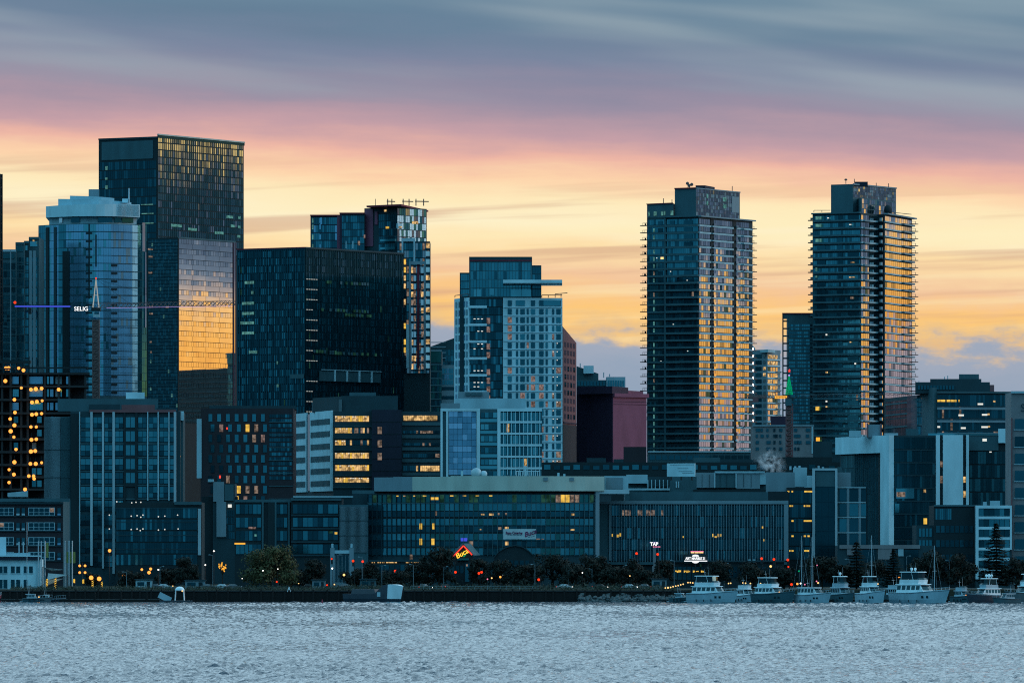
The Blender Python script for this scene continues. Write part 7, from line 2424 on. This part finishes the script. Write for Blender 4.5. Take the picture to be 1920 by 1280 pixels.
def yacht(name, label, px, D, L, hd, group, hull='hull_white', tall=1.0, fly=True, hardtop=True, domes=2, cab=(.22, .70), winmat='boat_glass', free=1.5, lamp=None):
    t = thing(name, label, 'boat', (X(px, D), D, 0), group, math.radians(hd))
    L *= .9
    B = L * .33
    rings = []
    for k in range(13):
        u = k / 12.0
        hw = B / 2 * (.92 + .08 * min(1, u * 4)) * (1 - max(0, (u - .5) / .5) ** 2.3)
        hw = max(hw, .03)
        sh = free * (1 + .05 * u + .55 * max(0, u - .35) ** 1.6)
        x = (u - .5) * L
        rk = .10 * L * max(0, u - .75) / .25
        rings.append([(x, -hw * .72, -.35), (x + rk * .35, -hw * .90, sh * .35), (x + rk, -hw, sh), (x + rk, -hw * .96, sh + .12), (x + rk, hw * .96, sh + .12), (x + rk, hw, sh), (x + rk * .35, hw * .90, sh * .35), (x, hw * .72, -.35)])
    V, Fc = loft(rings)
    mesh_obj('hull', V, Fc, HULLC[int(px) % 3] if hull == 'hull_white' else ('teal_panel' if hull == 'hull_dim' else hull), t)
    sr = [[(r[0][0], -abs(r[0][1]) * 1.02 - .03, -.2), (r[1][0] - .0, -abs(r[0][1]) * 1.04 - .05, .18), (r[1][0], abs(r[0][1]) * 1.04 + .05, .18), (r[0][0], abs(r[0][1]) * 1.02 + .03, -.2)] for r in rings]
    V, Fc = loft(sr)
    mesh_obj('boot_stripe', V, Fc, 'boat_stripe', t)
    # rub rail
    tubes('rub_rail', [((a[2][0], s * abs(a[2][1]) * 1.01, a[2][2] - .12), (b[2][0], s * abs(b[2][1]) * 1.01, b[2][2] - .12)) for s in (-1, 1) for a, b in zip(rings, rings[1:])], .05, 'boat_stripe' if hull != 'hull_dark' else 'hull_dim', t, 4)

    def block(nm, x0, x1, z0, z1, w, rake_f, rake_b, mat, wt_=.86):
        V = []
        for (zz, ww, a, b) in ((z0, w, x0, x1), (z1, w * wt_, x0 + rake_b, x1 - rake_f)):
            V += [(a, -ww / 2, zz), (b - ww * .12, -ww / 2, zz), (b, 0, zz), (b - ww * .12, ww / 2, zz), (a, ww / 2, zz)]
        Fc = [(4, 3, 2, 1, 0), (5, 6, 7, 8, 9)] + [(i, (i + 1) % 5, 5 + (i + 1) % 5, 5 + i) for i in range(5)]
        return mesh_obj(nm, V, Fc, mat, t)

    z0 = free * 1.05
    h1 = 1.35 * tall
    x0, x1 = (cab[0] - .5) * L, (cab[1] - .5) * L
    w1 = B * .80
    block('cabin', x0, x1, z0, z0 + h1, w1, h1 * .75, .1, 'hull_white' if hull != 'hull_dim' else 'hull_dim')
    nwin = 5
    for s in (-1, 1):
        for k in range(nwin):
            a = x0 + (x1 - h1 * .9 - x0) * (k + .12) / nwin
            b = x0 + (x1 - h1 * .9 - x0) * (k + .88) / nwin
            yy = s * (w1 / 2 * .955)
            zA, zB = z0 + h1 * .34, z0 + h1 * .88
            yA, yB = s * w1 / 2 * (1 - .14 * .34) + s * .03, s * w1 / 2 * (1 - .14 * .88) + s * .03
            mesh_obj('window', [(a, yA, zA), (b, yA, zA), (b + .05, yB, zB), (a + .05, yB, zB)], [(0, 1, 2, 3)], winmat, t)
    # raked windscreen, two panes and a centre post
    for s in (-1, 1):
        pts_ = []
        for (fz, sh) in ((.30, 0), (.92, 0)):
            xx = x1 - h1 * .75 * fz + .04
            ww = w1 * (1 - .14 * fz)
            pts_.append([(xx + .02, s * .06, z0 + h1 * fz), (xx - ww * .11, s * ww * .47, z0 + h1 * fz)])
        mesh_obj('windscreen', [pts_[0][0], pts_[0][1], pts_[1][1], pts_[1][0]], [(0, 1, 2, 3)], winmat, t)
    z2 = z0 + h1
    block('cabin_roof', x0 - .35, x1 - h1 * .45, z2 + .002, z2 + .16, w1 * .98, .1, 0, 'hull_white' if hull != 'hull_dim' else 'hull_dim', .97)
    if fly:
        xf0, xf1 = x0 + .05 * L, x1 - .13 * L
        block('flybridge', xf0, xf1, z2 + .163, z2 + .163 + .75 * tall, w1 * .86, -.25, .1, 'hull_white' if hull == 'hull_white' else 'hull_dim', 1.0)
        block('flybridge_screen', xf1 - .9, xf1 + .1, z2 + .17 + .75 * tall, z2 + .17 + 1.05 * tall, w1 * .8, .25, 0, winmat)
        z3 = z2 + .163 + .75 * tall
        if hardtop:
            zt = z3 + 1.25 * tall
            tubes('arch_post', [((xf0 + .3 + q, s * w1 * .36, z3), (xf0 + .5 + q * .8, s * w1 * .34, zt)) for q in (0, (xf1 - xf0) * .6) for s in (-1, 1)], .07, 'hull_white', t, 5)
            block('hardtop', xf0, xf1 - .1, zt, zt + .18, w1 * .82, .2, 0, 'hull_white', .95)
            if tall > 1.1:
                block('enclosure', xf0 + .4, xf1 - .5, z3 + .2, zt - .06, w1 * .68, .1, 0, 'boat_glass', 1.0)
        else:
            zt = z3 + .2
    else:
        zt = z2 + .2
    xm = (x0 + x1) / 2 - .05 * L
    for k in range(domes):
        yy = (k - (domes - 1) / 2) * w1 * .34
        V, Fc = ball_vf(.36 * (1.2 if k == domes // 2 and domes == 3 else 1), 12, 8, 1, 1, 1.1, (xm, yy, zt + .85))
        mesh_obj('radar_dome', V, Fc, 'hull_white', t, smooth=True)
        tubes('dome_stand', [((xm, yy, zt + .1), (xm, yy, zt + .55))], .08, 'hull_white', t, 6)
    tubes('antenna_mast', [((xm - .6, 0, zt), (xm - .9, 0, zt + 1.9), .05, .02), ((xm - .75, -.5, zt + 1.1), (xm - .75, .5, zt + 1.1), .03), ((xm - .2, w1 * .3, zt), (xm - .5, w1 * .33, zt + 2.6), .025, .012)], .04, 'metal_pale', t, 5)
    # bow rail
    seg = []
    for s in (-1, 1):
        prev = None
        for k in range(7, 13):
            r = rings[k]
            p = (r[3][0] - .1, s * abs(r[3][1]) * .94, r[3][2])
            q = (p[0], p[1], p[2] + .62)
            seg.append((p, q))
            if prev:
                seg.append((prev, q))
            prev = q
    tubes('bow_rail', seg, .028, 'metal_pale', t, 4)
    # foredeck hatch, transom platform, fenders
    bx = box('swim_platform', 'hull_dim', None, (-L / 2 - .35, 0, .35), (.9, B * .8, .14))
    bx.parent = t
    for k in range(3):
        u = 3 + 2 * k
        r = rings[u]
        tubes('fender', [((r[2][0], -abs(r[2][1]) - .14, .35), (r[2][0], -abs(r[2][1]) - .14, 1.0))], .13, 'boat_stripe', t, 7)
    for k in (8, 9):
        r = rings[k]
        mesh_obj('porthole', [(r[1][0] - .3, -abs(r[1][1]) * 1.035 - .06, free * .52), (r[1][0] + .35, -abs(r[1][1]) * 1.0 - .06, free * .52), (r[1][0] + .35, -abs(r[1][1]) * 1.03 - .07, free * .75), (r[1][0] - .3, -abs(r[1][1]) * 1.06 - .07, free * .75)], [(0, 1, 2, 3)], 'boat_glass', t)
    if lamp:
        lamp_ball('deck_light', .2, lamp, t, (x1 + .3, -B * .2, z0 + .4))
    return t


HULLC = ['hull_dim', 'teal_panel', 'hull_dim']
GB = 'motor boats moored at the marina'
yacht('motor_yacht', 'leftmost big yacht, white, side windows and wheelhouse, stern left', 1335, 1862, 15.5, -34, GB, 'hull_white', 1.3, True, True, 0, (.12, .76), free=2.5)
yacht('motor_boat', 'small pale cabin boat left of the leftmost big yacht', 1276, 1872, 6.8, -30, GB, 'hull_dim', .9, False, False, 0, (.3, .75), free=1.2)
yacht('motor_boat', 'pale boat with dark window band between the first two big yachts', 1398, 1876, 11.0, -66, GB, 'hull_white', 1.25, True, False, 0, (.2, .75), free=1.8)
yacht('motor_yacht', 'second big yacht with canvas-topped bridge and upswept bow', 1450, 1858, 14.5, -44, GB, 'hull_white', 1.2, True, True, 0, (.10, .70), free=2.4, lamp='lamp_warm')
yacht('motor_yacht', 'sedan cruiser with dark wraparound windscreen, bow to the right', 1524, 1852, 12.5, -46, GB, 'hull_white', 1.3, False, False, 0, (.12, .78), free=2.2)
yacht('motor_yacht', 'flybridge boat with one dome behind the sedan cruiser', 1578, 1878, 13.0, -64, GB, 'hull_dim', 1.4, True, True, 1, (.2, .76), free=2.0)
yacht('motor_yacht', 'grey-white flybridge boat seen bow-on left of the biggest yacht', 1634, 1846, 13.0, -62, GB, 'hull_white', 1.25, True, True, 0, (.2, .72), free=2.6)
yacht('motor_yacht', 'biggest white yacht with enclosed bridge and twin domes', 1724, 1842, 19.0, -42, GB, 'hull_white', 1.55, True, True, 2, (.14, .72), free=2.8)
yacht('motor_boat', 'low pale boat with amber light right of the biggest yacht', 1806, 1866, 9.5, -55, GB, 'hull_dim', 1.1, True, False, 0, (.2, .7), free=1.6, lamp='lamp_orange')
yacht('motor_yacht', 'dark-hulled boat with three domes near the right edge', 1852, 1862, 14.0, -145, GB, 'hull_dark', 1.25, True, True, 3, (.25, .78), free=2.0)
yacht('motor_yacht', 'white yacht cut by the right edge with one large dome', 1930, 1852, 17.0, -140, GB, 'hull_white', 1.5, True, True, 1, (.2, .76), free=2.4)
yacht('motor_boat', 'small pale cruiser low beside the right edge', 1888, 1842, 8.5, -150, GB, 'hull_dim', .95, False, False, 0, (.25, .75), free=1.2)
yacht('motor_boat', 'pale cruiser half hidden behind the biggest yacht', 1682, 1878, 11.0, -50, GB, 'hull_dim', 1.15, True, False, 0, (.2, .74), free=2.0)
yacht('motor_boat', 'dim cruiser moored before the marina house, left', 68, 1884, 8.2, 8, GB, 'hull_dim', .8, False, False, 0, (.15, .55), free=1.0, lamp='lamp_warm')
yacht('motor_boat', 'low dark launch right of the dim cruiser, left pier', 100, 1888, 6.4, 4, GB, 'hull_dark', .7, False, False, 0, (.1, .4), free=.9)
yacht('motor_boat', 'dark magenta boat end cut by the left edge', -6, 1872, 5.5, 70, GB, 'red_paint', 1.0, True, True, 0, (.2, .7), free=1.6)


def sailboat(label, px, D, mast_top, group, L=9.5, hd=-60):
    t = thing('sailing_boat', label, 'boat', (X(px, D), D, 0), group, math.radians(hd))
    rings = []
    B = L * .27
    for k in range(11):
        u = k / 10.0
        hw = max(.03, B / 2 * math.sin(math.pi * (0.16 + .84 * u)) ** .7)
        x = (u - .5) * L
        sh = .95 + .25 * u * u
        rings.append([(x * .94, -hw * .6, -.3), (x, -hw, sh * .6), (x * 1.02, -hw * .97, sh), (x * 1.02, hw * .97, sh), (x, hw, sh * .6), (x * .94, hw * .6, -.3)])
    V, Fc = loft(rings)
    mesh_obj('hull', V, Fc, 'hull_dim', t)
    V, Fc = loft([[(-L * .2, -B * .3, 1.0), (-L * .2, B * .3, 1.0), (-L * .2, B * .25, 1.5), (-L * .2, -B * .25, 1.5)], [(L * .2, -B * .22, 1.05), (L * .2, B * .22, 1.05), (L * .15, B * .18, 1.4), (L * .15, -B * .18, 1.4)]])
    mesh_obj('coachroof', V, Fc, 'hull_white', t)
    zt = Zat(mast_top, D)
    tubes('mast', [((L * .06, 0, .9), (L * .06, 0, zt), .10, .06)], .1, 'pale_panel', t, 6)
    tubes('boom', [((L * .06, 0, 2.0), (-L * .34, 0, 2.1), .09)], .09, 'metal_pale', t, 6)
    tubes('rigging', [((L * .5, 0, 1.2), (L * .06, 0, zt * .96)), ((-L * .48, 0, 1.1), (L * .06, 0, zt)), ((L * .04, -B * .46, 1.0), (L * .06, 0, zt * .8)), ((L * .04, B * .46, 1.0), (L * .06, 0, zt * .8))], .014, 'pale_panel', t, 4)
    tubes('spreader', [((L * .06, -.8, zt * .55), (L * .06, .8, zt * .55))], .04, 'metal_pale', t, 4)
    return t


GS = 'sailing boats in the marina'
sailboat('sailing boat with the tall left mast behind the sedan cruiser', 1501, 1878, 1004, GS)
sailboat('sailing boat with the right mast of the close pair', 1520, 1882, 1006, GS, 9, -50)
sailboat('sailing boat with lone mast left of the biggest yacht', 1632, 1884, 1003, GS)
sailboat('sailing boat with shorter mast above the biggest yacht', 1750, 1888, 1022, GS)
# floating docks, each with its own piles
for k, (lab, x0, x1, D) in enumerate([('dark floating dock behind the left yachts', 1285, 1500, 1880), ('dark floating dock behind the middle yachts', 1500, 1720, 1880), ('dark floating dock at the right end of the marina', 1720, 1990, 1872), ('dark timber dock below the marina house', -40, 300, 1889)]):
    t = bld('floating_dock', lab, (x0 + x1) / 2, D, 'dock', 0.0, 'floating docks')
    A, Bx = X(x0, D), X(x1, D)
    box('deck', 'timber_dark', t, ((A + Bx) / 2, D, .45), (Bx - A, 3.0, .7))
    for i in range(7):
        box('pile', 'timber_dark', t, (A + (Bx - A) * (i + .5) / 7, D - 1.6, 1.2), (.36, .36, 4.2 if k < 3 else 3.2))
    for i in range(12):
        box('plank', 'concrete', t, (A + (Bx - A) * (i + .5) / 12, D, .83), ((Bx - A) / 12.6, 2.8, .06))
# quay behind the marina so that nothing floats
structure(mesh_obj('marina_bank', [(X(1240, 1896), 1894, -1), (X(2000, 1896), 1894, -1), (X(2000, 1900), 1900, GZ + .02), (X(1240, 1900), 1900, GZ + .02)], [(0, 1, 2, 3)], 'earth'))

# steam from a rooftop
m, tt, oo = mat_new('steam')
vol = tt.nodes.new('ShaderNodeVolumePrincipled')
vol.inputs['Color'].default_value = (0.9, 0.95, 1.0, 1)
tcn = tt.nodes.new('ShaderNodeTexCoord')
nz = tt.nodes.new('ShaderNodeTexNoise')
nz.inputs['Scale'].default_value = 0.55
nz.inputs['Detail'].default_value = 4
gm = tt.nodes.new('ShaderNodeNewGeometry')
tt.links.new(gm.outputs['Position'], nz.inputs['Vector'])
gr = tt.nodes.new('ShaderNodeTexGradient')
gr.gradient_type = 'SPHERICAL'
tt.links.new(tcn.outputs['Object'], gr.inputs[0])
mp = tt.nodes.new('ShaderNodeMapRange')
mp.inputs[1].default_value = 0.48
mp.inputs[2].default_value = 0.66
mp.inputs[3].default_value = 0.0
mp.inputs[4].default_value = 1.0
tt.links.new(nz.outputs[0], mp.inputs[0])
mu = tt.nodes.new('ShaderNodeMath')
mu.operation = 'MULTIPLY'
tt.links.new(mp.outputs[0], mu.inputs[0])
pw = tt.nodes.new('ShaderNodeMath')
pw.operation = 'POWER'
pw.inputs[1].default_value = 1.5
tt.links.new(gr.outputs['Fac'], pw.inputs[0])
tt.links.new(pw.outputs[0], mu.inputs[1])
tt.links.new(mu.outputs[0], vol.inputs['Density'])
tt.links.new(vol.outputs[0], oo.inputs['Volume'])
D = 2090
V, Fc = ball_vf(1.0, 16, 10)
o = mesh_obj('steam_plume', V, Fc, 'steam')
o.location = (X(1444, D), D, Zat(868, D))
o.scale = (6.0, 3.5, 4.6)
o.rotation_euler = (0, .5, 0)
o['kind'] = 'stuff'
o['label'] = 'small white steam plume above the low pale roofs'
o['category'] = 'steam'

# ================================================================== fittings hang on the part they belong to
SUB = {'balcony_rail': ('balcony_slab',), 'rail_post': ('balcony_slab',), 'balcony_chair': ('balcony_slab',), 'balcony_screen': ('balcony_slab',), 'balcony_side': ('balcony_slab',),
       'sill': ('window',), 'window_box': ('window',), 'ceiling_light': ('window',), 'antenna': ('penthouse', 'roof_storey'), 'dish': ('penthouse',), 'plant_box': ('penthouse',),
       'spandrel_line': ('spandrel',), 'side_glass': ('body',), 'headlight': ('body',), 'tail_light': ('body',), 'lens': ('housing',), 'cab_window': ('cab',), 'lamp_head': ('arm',),
       'printed_line': ('board', 'cloth'), 'bulb_wrap': ('post',), 'tower_cap': ('corner_tower',), 'star_wire': ('star',), 'dome_stand': ('radar_dome',), 'terrace_post': ('terrace_roof',),
       'unit_seam': ('roof_unit',), 'fascia_vent': ('fascia_panel',), 'crown_rib': ('crown_drum',), 'sign_letter': ('sign_board',), 'panel_joint': ('dark_bay',)}
BOAT = {'window': ('cabin',), 'windscreen': ('cabin',), 'flybridge_screen': ('flybridge',), 'hardtop': ('flybridge',), 'arch_post': ('flybridge',), 'enclosure': ('flybridge',),
        'boot_stripe': ('hull',), 'rub_rail': ('hull',), 'fender': ('hull',), 'porthole': ('hull',), 'bow_rail': ('hull',), 'swim_platform': ('hull',)}
last = {}
for (o, nm) in CREATED:
    p = o.parent
    if p is None or p.type != 'EMPTY':
        continue
    rule = BOAT.get(nm) if p.get('category') == 'boat' and nm in BOAT else SUB.get(nm)
    host = None
    for h in rule or ():
        host = host or last.get((p.name, h))
    if host is not None:
        o.parent = host
        o.matrix_parent_inverse = host.matrix_basis.inverted()
    else:
        last[(p.name, nm)] = o
